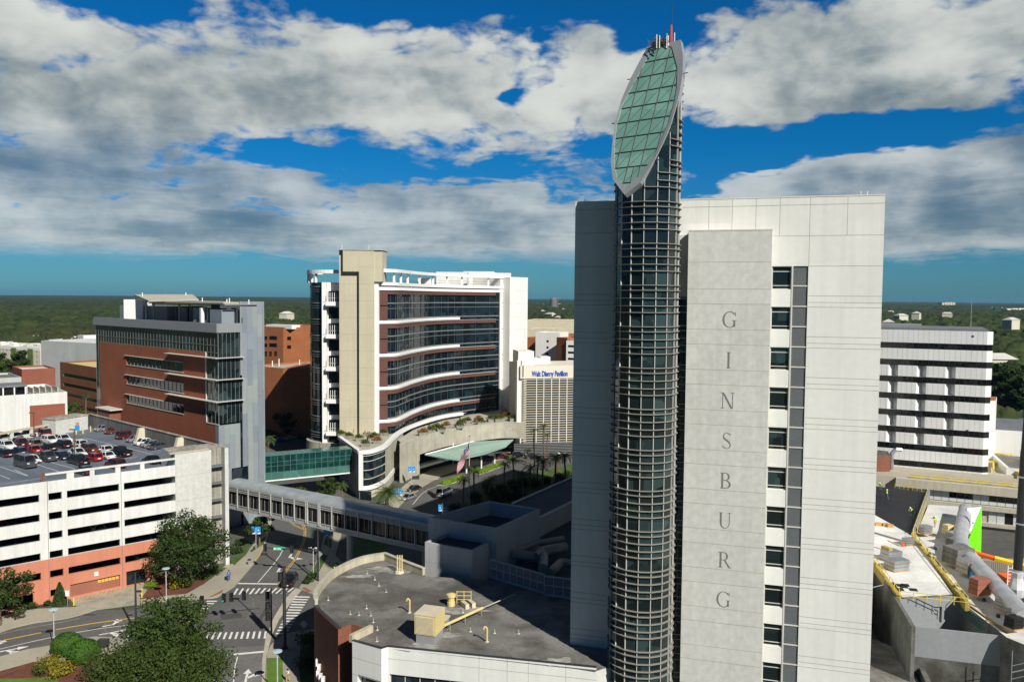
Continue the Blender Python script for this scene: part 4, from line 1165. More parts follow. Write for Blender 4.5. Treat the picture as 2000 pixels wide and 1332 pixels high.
    def panels(F, a, b, z0, z1, d):
        s = a
        while s < b-.05:
            w_ = min(1.25, b-s); z = z0
            while z < z1-.01:
                h = rnd.choice((3.5, 5.2, 7.8, 10.)); e = min(z+h, z1)
                if z1-e < 1.5: e = z1
                mi = rnd.choice((0, 0, 1, 2, 2, 3)); dd = d+rnd.choice((0, .0, .05))
                pan.fbox(F, s+.01, s+w_-.01, d-.12, dd, z+.01, e-.01, mi); z = e
            s += w_
    panels(FO, lowstart, OL, 0, zcb-.35, .02)
    wj = GW
    panels(FO2, 0, GW+.15, 0, zcb-.35, .02)
    top2 = S2(513, 589)[1]
    slit = (wj+.2, wj+.55)
    panels(FO2, slit[1], RW2, 0, top2, .25)
    panels(FO2, GW+.15, slit[1], zcb+10, top2, .25)
    pan.build('metal_panel', [M['panel_a'], M['panel_b'], M['panel_c'], M['panel_d']], t)
    MB().fbox(FO2, slit[0], slit[1], -.1, .05, 6, zcb+9).build('slit_window', M['glass_dark'], t)
    MB().fbox(FO2, GW*.98-2., GW+1.8, .27, .3, S2(490, 938)[1], S2(490, 908)[1]).build('low_window', M['glass_dark'], t)
    # right return of the tall panel wall
    MB().fbox(FO2, RW2, RW2+.3, -22, .25, 0, top2-.01).build('side_cladding', M['panel_a'], t)
    # roof: set-back plant screens and the long flat canopy
    pr = MB()
    pz = S(205, 596)[1]
    def rbox(s0, s1, d0, d1, z0, z1, mi=0): pr.fbox(FO, s0, s1, d0, d1, z0, z1, mi)
    H1 = Vz(596, *FO.p(3, -6))
    rbox(3, 29, -14, -5, OZ-1, H1, 0); pr.build('plant_screen', M['metal_grey'], t)
    ps = MB(); ps.fbox(FO, 29, 44, -16, -7, OZ-1, H1-.2); ps.build('plant_room', M['screen_tan'], t)
    mb = MB(); a0 = FO.sz(353, 600)[0]
    mb.fbox(FO, OL-15, OL-8.5, -7, -2.5, OZ-1, H1-.1); mb.build('stair_head', M['metal_grey'], t)
    mb = MB(); mb.fbox(FO, OL-6, OL-1.2, -6, -1.6, OZ-1, H1-.3); mb.build('lift_head', M['panel_a'], t)
    mb = MB(); mb.fbox(FO, OL-9.9, OL-9.2, -2.0, -1.3, OZ-1, H1); mb.build('canopy_post', M['white_metal'], t)
    for s in (-27, -22, -2.2, -.9):
        MB().fbox(FO, OL+s, OL+s+.5, -5, -4.5, OZ-1, H1+.1).build('canopy_post', M['dark_metal'], t)
    cz = top2-.15
    cn = MB(); q = [FO.p(OL-35, -1.2), FO.p(OL+.3, -1.2), FO2.p(GW+.3, -.2), FO.p(OL-35, -16)]
    cn.prism(q, cz-.35, cz); cn.build('canopy', M['canopy_top'], t)
    cb = MB()
    for i in range(16): s = OL-34+i*2.3; cb.fbox(FO, s, s+.15, -9, -1.3, cz-.6, cz-.36)
    cb.build('canopy_beam', M['steel'], t)
    # raised pale roof plane
    r = MB(); zz = cz+2.2
    p = [D(262, 575, 205), D(376, 575, 200), D(388, 584.5, 190), D(290, 587, 190)]
    r.face([(x, y, z) for x, y, z in p]); r.face([(x, y, z-.3) for x, y, z in p][::-1]); 
    for i in range(4):
        a, b = p[i], p[(i+1) % 4]; r.face([(a[0], a[1], a[2]-.3), (b[0], b[1], b[2]-.3), b, a])
    r.build('raised_roof', M['canopy_top'], t)
    for (u, y) in ((285, 196), (300, 198), (350, 193), (370, 193)):
        x = D(u, 590, y)[0]; MB().box(x-.2, x+.2, y-.2, y+.2, OZ-1, Vz(586, x, y)).build('roof_strut', M['steel'], t)
    wb = MB(); x, y, z = D(266, 596, 206); wb.box(x-2.2, x+2.6, y-2, y+3, OZ-1, z+1.4); wb.build('air_handler', M['white_metal'], t)
    for i, (u, v, y) in enumerate(((278, 574, 200), (363, 574, 198), (395, 584, 182), (443, 587, 175), (448, 585, 175), (486, 588, 172))):
        x, yy, z = D(u, v, y); MB().tube((x, yy, z-.7), (x, yy, z+.3), .12, 5).build('vent_pipe', M['white_metal'], t)
    # small brick portal above the garage wall
    a = FO.p(s_b0+7, 2.6); 
    pm = MB(); pm.fbox(FO, S(213, 820)[0], S(236, 820)[0], .02, 2.8, 15, S(236, 797)[1]-.4); pm.build('portal', M['brick_dark'], t)
    MB().fbox(FO, S(211, 820)[0], S(240, 820)[0], .05, 3.1, S(236, 797)[1]-.35, S(236, 797)[1]-.1).build('portal_roof', M['alum'], t)
    return t
office()
# ---------- footbridge over the street ----------
def skybridge():
    a = G(453, 994, 6.7); b = G(836, 1079, 6.7)
    F = Fr((a[0]-(b[0]-a[0])*.03, a[1]-(b[1]-a[1])*.03), to=b); Ln = math.dist(a, b)*1.03+.5
    ea = G(600, 962, 11.4)
    t = thing('footbridge', 'long grey enclosed footbridge with a rounded metal roof crossing above the street', 'footbridge', F.p(Ln/2, -2, 0), F.a)
    W = 4.6; z0, z1 = 6.7, 11.3
    fl = MB(); fl.fbox(F, 0, Ln, -W, 0, z0, z0+.75); fl.build('deck_beam', M['steel_pale'], t)
    MB().fbox(F, 0, Ln, .0, .03, z0+.75, z0+.95).build('sill_band', M['alum_pale'], t)
    core = MB(); core.fbox(F, 0.1, Ln-.1, -W+.15, -.25, z0+.76, z1-.05); core.build('glazing', M['glass_flat'], t)
    # arched roof
    rf = MB(); n = 9; pr = []
    for i in range(n+1):
        th = PI*i/n; pr.append((-W/2+(W/2+.12)*math.cos(th), z1+1.05*math.sin(th)))
    K = 16
    for k in range(K):
        s0, s1 = Ln*k/K, Ln*(k+1)/K-.03
        for i in range(n):
            (d0, za), (d1, zb) = pr[i], pr[i+1]
            rf.face([F.p(s0, d0, za), F.p(s1, d0, za), F.p(s1, d1, zb), F.p(s0, d1, zb)])
        rf.fbox(F, s1-.02, s1+.05, -W-.1, .1, z1-.02, z1+.02)
    for s in (0, Ln):
        rf.face([F.p(s, d, z) for d, z in pr])
    rf.build('roof', M['roof_metal'], t)
    # side: louvre band on top, posts, window panes with mullions
    n = 16; step = Ln/n
    for i in range(n+1):
        s = min(max(i*step, .12), Ln-.12)
        for ds in ((-.12,) if i not in (7, 8) else (-.3, .12)):
            MB().fbox(F, s+ds, s+ds+.2, .0, .16, z0+.5, z1+.1).build('post', M['alum_pale'], t)
    for zz in (z1-.12, z1-.5, z1-.85, z0+1.0):
        MB().fbox(F, 0, Ln, .03, .12, zz-.05, zz+.05).build('rail', M['alum_pale'], t)
    MB().fbox(F, 0, Ln, -.2, -.05, z1-1.05, z1).build('louvre_band', M['steel_pale'], t)
    mu = MB()
    for i in range(n*3): s = (i+.0)*step/3+.1; mu.fbox(F, s-.03, s+.03, -.26, -.22, z0+.9, z1-1.05)
    mu.build('mullions', M['alum_pale'], t)
    x, y = G(684, 1112)
    MB().lathe([(.62, 0), (.62, z0-.0)], (x-.1, y+.4, 0), 20).build('pier', M['steel_pale'], t, smooth=False)
    x2, y2 = F.p(Ln*.95, -2); MB().lathe([(.62, 0), (.62, z0)], (x2, y2, 0), 20).build('pier', M['steel_pale'], t)
    return t
skybridge()
# ---------- green glass bridge to the curved hospital ----------
def glass_bridge():
    a = G(517, 941, 5.5); b = G(687, 924, 5.5)
    F = Fr(a, to=b); Ln = math.dist(a, b)
    t = thing('glass_bridge', 'green glass pedestrian bridge between the grey office and the curved hospital', 'footbridge', F.p(Ln/2, -2, 0), F.a)
    z0, z1 = 5.5, 11.7; W = 4.
    MB().fbox(F, -1, Ln, -W, .02, z0, z0+.3).build('deck_edge', M['white_metal'], t)
    MB().fbox(F, -1, Ln, -.12, .0, z0+.3, z0+2.1).build('lower_glass', M['glass_green'], t)
    MB().fbox(F, -1, Ln, -W, -.13, z0+.3, z0+1.9).build('floor_slab', M['steel'], t)
    MB().fbox(F, -1, Ln, -.12, -.0, z0+2.1, z1).build('side_glass', M['glass_bridge'], t)
    MB().fbox(F, -1, Ln, -W, -W+.1, z0+2.1, z1).build('rear_glass', M['glass_bridge'], t)
    MB().fbox(F, -1, Ln, -W, .05, z1, z1+.12).build('roof', M['glass_green'], t)
    m = MB(); n = 14
    for i in range(n+1): s = Ln*i/n; m.fbox(F, s-.04, s+.04, 0, .06, z0+.3, z1); m.fbox(F, s-.04, s+.04, -W, .0, z1+.121, z1+.16)
    for z in (z0+2.1, z1-1.6, z1-.06, z0+3.6): m.fbox(F, -1, Ln, 0, .05, z-.03, z+.03)
    m.build('frame', M['glass_frame'], t)
    return t
glass_bridge()
# ---------- low podium wing with the round roof ----------
RZ = 11.6
def podium():
    t = thing('podium_building', 'low podium building with rounded brick wall, grey roof and pale precast front', 'building', (-5, 95, 0))
    arcp = smooth_path([G(*p, RZ) for p in ((666, 1227), (643, 1206), (624, 1188), (619, 1172), (628, 1152), (650, 1128), (682, 1109), (715, 1097), (751, 1091))], 5)
    back = [G(790, 1107, RZ), G(826, 1121, RZ)]
    # roof outline, anticlockwise or not: prism sorts itself
    tail = [G(826, 1121, RZ), FT.p(-31, -16), FT.p(-27, -5), FT.p(-27, -.2), FT.p(-20, -.2)]
    tail = [G(826, 1121, RZ), FT.p(-31.1, -19), FT.p(-31.1, -.0), FT.p(-22.5, .02)]
    fr = [G(1165, 1305, RZ), G(1125, 1300, RZ), G(758, 1262, RZ), G(745, 1266, RZ), G(688, 1250, RZ), G(729, 1230, RZ), G(686, 1218, RZ)]
    out = arcp[:-1]+[arcp[-1]]+back[:1]+tail+fr
    rf = MB(); q = out if sum(out[i][0]*out[(i+1) % len(out)][1]-out[(i+1) % len(out)][0]*out[i][1] for i in range(len(out))) > 0 else out[::-1]
    rf.face([(x, y, RZ-.25) for x, y in q]); rf.build('roof', M['roof_grey'], t)
    # brick drum: wall below the curve
    bk = MB(); P_ = arcp; 
    bk.strip(P_, 0, RZ, -.35, 0, 0)
    notch = [G(666, 1227, RZ), G(686, 1218, RZ), G(729, 1230, RZ)]
    f1 = Fr(notch[0], to=notch[1]); L1 = math.dist(notch[0], notch[1]); bk.fbox(f1, 0, L1, -.3, 0, 0, RZ-.003)
    f2 = Fr(notch[1], to=notch[2]); L2 = math.dist(notch[1], notch[2]); bk.fbox(f2, 0, L2, -.3, 0, 0, RZ-.006)
    bk.build('brick_wall', M['brick_dark'], t)
    jn = MB(); 
    for z in (RZ-3.1, RZ-5.4, RZ-7.6): jn.strip(P_, z-.04, z+.04, -.1, .012)
    jn.build('brick_joint', M['black'], t)
    # parapet upstand with a pale coping along the far side of the curve
    i0 = 12
    cp = MB(); cp.strip(P_[i0:]+back, RZ-.2, RZ+.75, -.35, .05, 0); cp.build('parapet', M['cream_par'], t)
    cp = MB(); cp.strip(P_[i0:]+back, RZ+.752, RZ+.86, -.45, .12, 0); cp.build('coping', M['conc'], t)
    ed = MB(); ed.strip(P_[:i0+1], RZ-.05, RZ+.1, -.3, .06); ed.build('roof_edge', M['dark_metal'], t)
    # parapet of the step beside the notch
    f3 = Fr(G(688, 1250, RZ), to=G(729, 1230, RZ)); L3 = math.dist(f3.o, G(729, 1230, RZ))
    MB().fbox(f3, 0, L3, -.5, 0, RZ-.3, RZ+.55).build('step_parapet', M['cream_par'], t)
    # precast front
    A, B_, C_, D_ = G(688, 1250, RZ), G(745, 1266, RZ), G(758, 1262, RZ), G(1165, 1303, RZ)
    fw = MB()
    fa = Fr(A, to=B_); La = math.dist(A, B_); ha = [(La*.18, La*.97, 6.6, 7.9), (La*.18, La*.97, 4.2, 5.5), (La*.18, La*.97, 1.8, 3.1)]
    facade(fw, fa, 0, La, 0, RZ, ha, .8, 0)
    fb = Fr(B_, to=C_); Lb = math.dist(B_, C_); facade(fw, fb, 0, Lb, 0, RZ, [], .3)
    fc = Fr(C_, to=D_); Lc = math.dist(C_, D_)
    wv = Vz(1318, *fc.p(1.5)); hc = [(.15, Lc-.5, wv-1.35, wv), (.15, Lc-.5, wv-5.6, wv-4.2)]
    facade(fw, fc, 0, Lc, 0, RZ, hc, .45)
    joints(fw, fc, 0, Lc, 0, RZ, vs=[Lc*.45, Lc*.585, Lc*.685, Lc*.86], hs=[RZ-1.35], w=.05)
    joints(fw, fa, 0, La, 0, RZ, hs=[RZ-1.9, RZ-3.8], w=.04)
    fs = Fr(G(1125, 1300, RZ), ang=fc.a)
    fw.build('front_wall', [M['precast'], M['joint']], t)
    for h in hc: window(t, fc, h, .4, M['glass_dark'], M['alum'], step=1.75, w=.07)
    for h in ha: window(t, fa, h, .75, M['glass_dark'], None)
    fl = MB(); fl.strip([A, B_, C_, D_], RZ-.02, RZ+.06, -.28, .04); fl.build('front_coping', M['dark_metal'], t)
    # side wall running back below the tower
    MB().prism([D_, FT.p(-20, -.2), FT.p(-20, -.8), FT.p(-24, -.9)], 0, RZ-.3).build('inner_core', M['precast_grey'], t)
    # pale louvre frames hanging on the drum side near the pavement
    for i, (u, v) in enumerate(((621, 1290), (624, 1302), (622, 1313), (627, 1320), (632, 1326))):
        x, y = G(u, v, 5.2-.0); x -= .12; 
        MB().box(x-.1, x+.25, y-.25, y+.25, 4.6+.1*(i % 2), 5.5).build('drum_letter', M['sign_white'], t)
    # membrane seams and pale ponding rings on the roof
    sm = MB()
    for k in range(9):
        f = Fr(G(640+k*4, 1150+k*13, RZ-.25), ang=-.28); Ln = 26+k*1.2
        if k > 6: Ln = 14
        sm.face([f.p(2, .03, RZ-.243), f.p(Ln-6, .03, RZ-.243), f.p(Ln-6, -.03, RZ-.243), f.p(2, -.03, RZ-.243)][::-1])
    sm.build('roof_seam', M['conc_dark'], t)
    for u, v, r_, ex in ((775, 1112, 3.2, 1.6), (900, 1192, 3.0, 1.5), (880, 1240, 1.6, 1.2), (830, 1262, 2.2, .9), (700, 1125, 1.6, 2.0), (1090, 1292, 2.6, .8)):
        pm = MB(); c = G(u, v, RZ-.25); rr = random.Random(u); ps = []
        for i in range(22): a_ = 2*PI*i/22; q_ = r_*rr.uniform(.45, 1.); ps.append((c[0]+math.cos(a_)*q_*ex, c[1]+math.sin(a_)*q_*.6, RZ-.246))
        for i in range(22): pm.face([(c[0], c[1], RZ-.246), ps[i], ps[(i+1) % 22]])
        pm.build('ponding_stain', M['ponding'], t)
    return t
podium()
# equipment standing on the podium roof
def roofthing(name, label, cat, px, group=None):
    x, y = G(*px, RZ-.25); return thing(name, label, cat, (x, y, RZ-.25), 0, group), x, y
ZR = RZ-.25
t, x, y = roofthing('air_conditioner', 'cream louvred air handling unit on a grey curb at the middle of the podium roof', 'air unit', (832, 1254))
f = Fr((x-1.2, y), ang=math.radians(-17))
MB().fbox(f, .1, 2.3, -2.6, 0, ZR, ZR+1.0).build('curb', M['grey_wall'], t)
u_ = MB(); u_.fbox(f, -.05, 2.45, -2.75, .1, ZR+1.0, ZR+3.2); u_.build('casing', M['yellow_pale'], t)
MB().fbox(f, -.1, 2.5, -2.8, .15, ZR+3.2, ZR+3.32).build('lid', M['cream'], t)
lv = MB()
for i in range(15): z = ZR+1.15+i*.13; lv.fbox(f, .1, 2.25, .1, .16, z, z+.05)
lv.build('louvre', M['cream'], t)
t, x, y = roofthing('roof_duct', 'long straight cream pipe slanting across the grey podium roof on stands', 'duct', (900, 1215))
pa = D(850, 1226, 94.5); a = (*G(850, 1229, ZR+.9), ZR+.9); b = (*G(942, 1187, ZR+.9), ZR+.9); c = (*G(1006, 1160, ZR+.5), ZR+.5)
MB().tube(a, b, .17, 8).build('pipe', M['yellow_pale'], t); MB().tube(b, c, .07, 6).build('thin_pipe', M['conc'], t)
for k in (.3, .62, .98): p = tuple(a[i]+(b[i]-a[i])*k for i in range(3)); MB().tube((p[0], p[1], ZR), (p[0], p[1], p[2]-.1), .06, 5).build('stand', M['steel'], t)
t, x, y = roofthing('roof_vent', 'cream round capped exhaust vent on the podium roof', 'vent', (881, 1182))
MB().lathe([(.5, 0), (.5, .5), (.42, .5), (.42, 1.1), (.6, 1.15), (.6, 1.45), (.1, 1.6)], (x, y, ZR), 12).build('stack', M['yellow_pale'], t)
t, x, y = roofthing('pipe_rack', 'small cream pipe rack frame beside the round roof vent', 'pipe rack', (906, 1178))
for dx in (-.9, 0, .9): MB().tube((x+dx, y, ZR), (x+dx, y, ZR+1.6), .06, 5).build('upright', M['yellow_pale'], t)
for dz in (.5, 1.0, 1.5): MB().tube((x-.9, y, ZR+dz), (x+.9, y, ZR+dz), .05, 5).build('rail', M['yellow_pale'], t)
t, x, y = roofthing('pipe_stacks', 'three tall cream flue pipes by the far parapet of the rounded roof', 'flue pipes', (780, 1118))
MB().lathe([(.7, 0), (.6, .25)], (x, y, ZR), 8).build('base', M['cream'], t)
for dx in (-.28, .05, .36): MB().tube((x+dx, y, ZR+.2), (x+dx, y, ZR+2.5), .10, 6).build('flue', M['yellow_pale'], t)
for i, (px, lb) in enumerate((((800, 1196), 'cream gooseneck vent pipe nearest the rounded end of the podium roof'), ((951, 1253), 'cream gooseneck vent pipe near the front wall of the podium roof'))):
    t, x, y = roofthing('gooseneck_vent', lb, 'vent pipe', px, 'gooseneck vents on the podium roof')
    MB().path([(x, y, ZR), (x, y, ZR+1.5), (x-.12, y, ZR+1.72), (x-.3, y, ZR+1.72), (x-.38, y, ZR+1.45)], .11, 7).build('pipe', M['yellow_pale'], t)
    MB().lathe([(.25, 0), (.13, .15)], (x, y, ZR), 8).build('collar', M['conc'], t)
t, x, y = roofthing('roof_hatch', 'low cream equipment box beside the air handling unit', 'hatch', (858, 1218))
f = Fr((x-.8, y), ang=-.3); MB().fbox(f, 0, 1.6, -1.3, 0, ZR, ZR+.55).build('box', M['grey_wall'], t); MB().fbox(f, -.1, 1.7, -1.4, .1, ZR+.55, ZR+.75).build('lid', M['cream'], t)
t, x, y = roofthing('roof_hatch', 'pair of small cream boxes behind the long roof pipe', 'hatch', (922, 1190))
f = Fr((x-.8, y), ang=.5); MB().fbox(f, 0, .5, -1.5, 0, ZR, ZR+.6).build('box', M['cream'], t); MB().fbox(f, .9, 1.4, -1.5, 0, ZR, ZR+.6).build('box', M['cream'], t)
proto = None
for i, px in enumerate([(717, 1120), (740, 1144), (732, 1132), (754, 1156), (716, 1188), (724, 1202), (729, 1215), (684, 1199), (701, 1201), (737, 1230), (736, 1252), (842, 1205), (919, 1233), (966, 1236), (876, 1228), (1013, 1237), (641, 1172), (904, 1196)]):
    x, y = G(*px, ZR)
    lab = 'thin white drain vent stub rising from the grey podium roof'
    if proto is None:
        proto = thing('vent_stub', lab, 'vent', (x, y, ZR), 0, 'vent stubs on the podium roof')
        MB().tube((x, y, ZR), (x, y, ZR+.5), .04, 5).build('pipe', M['conc'], proto); MB().lathe([(.2, 0), (.06, .1)], (x, y, ZR), 7).build('flashing', M['conc'], proto)
    else: copy_tree(proto, (x, y, ZR), i*.3)
# ---------- plain grey link building between footbridge and tower ----------
def link():
    t = thing('link_building', 'plain grey boxy link building with sunken roof in the tower shadow', 'building', (-3, 122, 0))
    top = [G(836, 1010, 17), G(955, 978, 17), G(1055, 994, 17), G(970, 1032, 17)]
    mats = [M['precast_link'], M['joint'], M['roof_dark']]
    m = MB()
    def hollow(m, q, z0, z1, sunk, th=.35):
        n = len(q); ar = sum(q[i][0]*q[(i+1) % n][1]-q[(i+1) % n][0]*q[i][1] for i in range(n))
        if ar < 0: q = q[::-1]
        inn = [offp([q[i-1], q[i], q[(i+1) % n]], -th)[1] for i in range(n)]
        for i in range(n):
            a, b = q[i], q[(i+1) % n]; c, d = inn[(i+1) % n], inn[i]
            m.face([(*a, z0), (*b, z0), (*b, z1), (*a, z1)], 0); m.face([(*a, z1), (*b, z1), (*c, z1), (*d, z1)], 0)
            m.face([(*c, z1-sunk), (*d, z1-sunk), (*d, z1), (*c, z1)], 0)
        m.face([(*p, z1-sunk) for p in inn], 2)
        return q
    hollow(m, top, 0, 17, 2.2)
    f = Fr(G(836, 1010, 17), to=G(970, 1032, 17)); Lf = math.dist(f.o, G(970, 1032, 17))
    joints(m, f, 0, Lf, 10, 17, vs=[Lf*.12, Lf*.32, Lf*.78], w=.06)
    m.build('upper_block', mats, t)
    m = MB(); q = [G(830, 1058, 15), G(880, 1037, 15), G(969, 1051, 15), G(923, 1075, 15)]
    q = [(x, y) for x, y in q]; hollow(m, q, 0, 15, .5)
    f = Fr(q[0], to=q[3]); Lf = math.dist(q[0], q[3]); joints(m, f, 0, Lf, 8, 15, vs=[Lf*.33, Lf*.66], hs=[12.2], w=.06)
    m.build('lower_block', mats, t)
    # long low wing running behind the tower
    m = MB(); a = G(1000, 984, 14); b = G(1055, 1012, 14); d1 = (.93, .37)
    d_ = (G(1115, 934, 14)[0]-a[0], G(1115, 934, 14)[1]-a[1]); k = 1.7
    q = [a, (a[0]+d_[0]*k, a[1]+d_[1]*k), (b[0]+d_[0]*k, b[1]+d_[1]*k), b]
    m.prism(q, 0, 14, 0, 1)
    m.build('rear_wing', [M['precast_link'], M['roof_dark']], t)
    e = MB(); f = Fr(b, to=q[2]); e.fbox(f, 0, math.dist(b, q[2]), -.25, .02, 14, 14.25); f = Fr(a, to=q[1]); e.fbox(f, 0, math.dist(a, q[1]), -.1, .2, 14, 14.25); e.build('roof_edge', M['white_paint'], t)
    # service yard deck beside the tower
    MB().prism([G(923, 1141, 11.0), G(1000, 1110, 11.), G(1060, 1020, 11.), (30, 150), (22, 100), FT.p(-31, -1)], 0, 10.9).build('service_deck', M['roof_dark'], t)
    return t
link()
# louvred screen fence round the roof plant
t = thing('screen_fence', 'pale blue-grey screen of square louvre panels on the podium roof beside the tower', 'screen', (3, 106, RZ-.25))
for (p0, p1, n, zt) in (((958, 1128), (1063, 1160), 8, 0), ((1063, 1163), (1118, 1170), 3, 0)):
    a = G(p0[0], p0[1], RZ-.2); b = G(p1[0], p1[1], RZ-.2); f = Fr(a, to=b); Ln = math.dist(a, b)
    fm = MB(); fm.fbox(f, 0, Ln, -.06, .06, RZ-.2, RZ+.1); fm.fbox(f, 0, Ln, -.05, .05, RZ+2.3, RZ+2.5); fm.fbox(f, 0, Ln, -.05, .05, RZ+1.15, RZ+1.3)
    for i in range(n+1): s = Ln*i/n; fm.fbox(f, s-.07, s+.07, -.07, .07, RZ-.2, RZ+2.5)
    fm.build('frame', M['panel_blue'], t)
    for i in range(n):
        for z0, z1 in ((RZ+.15, RZ+1.1), (RZ+1.35, RZ+2.25)): MB().fbox(f, Ln*i/n+.16, Ln*(i+1)/n-.16, -.03, .03, z0, z1).build('panel', M['panel_mid'], t)
# big ducts in the shaded yard
t = thing('duct_run', 'fat bent silver ducts lying in the shaded yard beside the tower', 'ducts', (6, 118, 10.9))
for pts, r in (([(1005, 1082), (1045, 1088), (1060, 1076), (1105, 1068)], .75), ([(1060, 1110), (1062, 1085)], .7), ([(1075, 1118), (1095, 1098), (1120, 1100)], .6), ([(1010, 1076), (1050, 1060), (1100, 1052)], .45)):
    MB().path([(*G(u, v, 12.2), 12.2) for u, v in pts], r, 10).build('duct', M['galv_dull'], t)


# ---------- curved hospital ----------
def hospital():
    t = thing('curved_hospital', 'curved white and dark glass hospital with brick-red bands and a tan stair tower', 'building', (-20, 255, 0))
    path = smooth_path([(-37.2, 227.), (-33.3, 229.8), (-31.7, 237.), (-30.2, 246.), (-26.7, 259.5), (-22.2, 269.5), (-16.7, 277.), (-6.2, 288.5), (-1.2, 293.)], 5)
    def sub(upto_u):
        return [p for p in path if Pj(*p, 30)[0] <= upto_u]
    def pathz(u0, u1): return [p for p in path if u0 <= Pj(*p, 30)[0] <= u1]
    ZT = 51.3; ZB = 4.
    g = MB(); n = len(path)
    g.strip(path, 2, 53.5, -1.2, -.05); g.build('curtain_wall', M['glass_hosp'], t)
    # solid mass behind
    co_ = MB(); q = offp(path, -1.3)+[(-2, 318), (-52, 300), (-60, 245), (-57, 234)]
    co_.prism(q, 0, 53., 0, 1); co_.build('core', [M['white_paint'], M['roof_white']], t)
    bands = [43.2-9.2*k for k in range(4)]
    wb = sub(903); 
    for i, z in enumerate(bands):
        MB().strip(wb, z-.7, z+.05, -.1, .8).build('white_band', M['white_metal'], t)
    br_p = [p for p in path if Pj(*p, 30)[0] <= 966]
    for i, z in enumerate([52.05-.3]+[b-.9 for b in bands]):
        MB().strip(br_p, z-1.15, z-.05, -.05, .6).build('brick_band', M['brick_fin'], t)
        m = MB(); m.strip(br_p, z-.05, z+.04, -.05, .85); m.build('band_cap', M['alum_pale'], t)
    # thin grey spandrel lines between floors
    for k in range(10):
        z = 48.1-4.6*k
        if z < 6: continue
        for dz in ((0, .28), (-1.5, .12)):
            MB().strip(path, z+dz[0]-dz[1]/2, z+dz[0]+dz[1]/2, -.05, .22 if k % 2 == 0 else .12).build('floor_line', M['mullion_grey'], t)
    # brick piers at the left edge, one per storey pair
    fl = Fr(path[0], to=path[4]); bl = 2.6
    pr = [p for p in path if Pj(*p, 30)[0] <= 756]
    zt_ = 51.6
    for i, zb in enumerate(bands+[bands[-1]-6.5]):
        top = zt_ if i == 0 else bands[i-1]-.9
        mid = (top+zb)/2
        MB().strip(pr, zb+.1, mid-.15, -.05, .55).build('brick_pier', M['brick_fin'], t); MB().strip(pr, mid+.15, top, -.05, .56).build('brick_pier', M['brick_fin'], t)
    mu = MB()
    for i, p in enumerate(path):
        if i % 2: continue
        mu.box(p[0]-.05, p[0]+.05, p[1]-.3, p[1]-.02, 6, 51)
    mu.build('mullions', M['glass_frame2'], t)
    # roof edge: white cornice, open ring beam on posts
    for z0, z1, o in ((53.0, 53.9, .5), (51.75, 52.6, .35)): MB().strip(path, z0, z1, -.6, o).build('cornice', M['white_metal'], t)
    MB().strip(path, 56.7, 57.6, -1.2, .6).build('ring_beam', M['white_metal'], t)
    for i in range(2, n, 4):
        x, y = offp(path, -.5)[i]; MB().box(x-.3, x+.3, y-.3, y+.3, 53.5, 56.7).build('roof_post', M['white_metal'], t)
    rr = MB(); pp = offp(path, -4)
    for z in (54.6, 55.4): rr.path([(x, y, z) for x, y in pp], .06, 4)
    rr.build('roof_railing', M['steel'], t)
    # white frame strip between stair tower and glass
    MB().prism([(-38.0, 225.6), (-36.8, 225.6), (-36.6, 228.5), (-38.0, 228.5)], 11.3, 57.6).build('frame_strip', M['white_metal'], t)
    # white end wall on the right with its reveal
    ew = MB(); a = D(996, 545, 289)[:2]; b = D(1031, 545, 297)[:2]
    f = Fr(a, to=b); W = math.dist(a, b)
    ew.fbox(f, 0, W, -24, 0, 0, 57.2, 0); ew.fbox(f, -1.4, 0, -6, -3.2, 0, 57.1, 0)
    joints(ew, f, 0, W, 0, 57, hs=[57-4.6*k for k in range(1, 12)], vs=[W*.5], w=.06)
    ew.build('end_wall', [M['panel_white'], M['joint2']], t)
    # rooftop plant boxes
    for u0, u1, v, y, dy in ((852, 912, 531, 285, 14), (905, 965, 530, 300, 12), (960, 998, 533, 305, 10), (816, 842, 543, 262, 6)):
        x0, x1 = D(u0, 545, y)[0], D(u1, 545, y)[0]; zt2 = D(u0, v, y)[2]
        MB().box(x0, x1, y, y+dy, 52.9, zt2).build('plant_box', M['white_paint'], t)
    # ---- stair tower
    st = MB(); st.box(-47.7, -42.0, 226.0, 236, 0, 62.5, 0); st.box(-42.0, -37.9, 224.7, 236.1, 0, 62.52, 0)
    cap = MB(); cap.box(-46.4, -42.01, 224.7, 226., 56.7, 62.5, 0); cap.box(-37.9, -35.6, 224.9, 232, 54., 62.45, 0)
    for z in [62.5-4.6*k for k in range(1, 11)]:
        st.box(-47.7, -42., 225.99, 226.0, z-.03, z+.03, 1); st.box(-42, -37.9, 224.69, 224.7, z-.03, z+.03, 1)
    st.build('stair_tower', [M['tan_conc'], M['joint2']], t); cap.build('stair_cap', M['tan_conc'], t)
    MB().box(-47.9, -35.4, 224.5, 236.3, 62.53, 62.75).build('coping', M['conc'], t)
    for x in (-47, -39.6): MB().tube((x, 226.5, 62.7), (x, 226.5, 64.1), .06, 5).build('aerial', M['white_metal'], t)
    # ---- left: balconies and round glass end
    bx0, bx1 = D(628, 700, 229)[0], -47.7
    bw = MB(); bw.box(bx0, bx1, 231.2, 234, 4, 53.8); bw.build('balcony_wall', M['panel_white'], t)
    MB().box(bx0, bx0+1.3, 229.6, 231.2, 4, 53.8).build('balcony_pier', M['white_metal'], t)
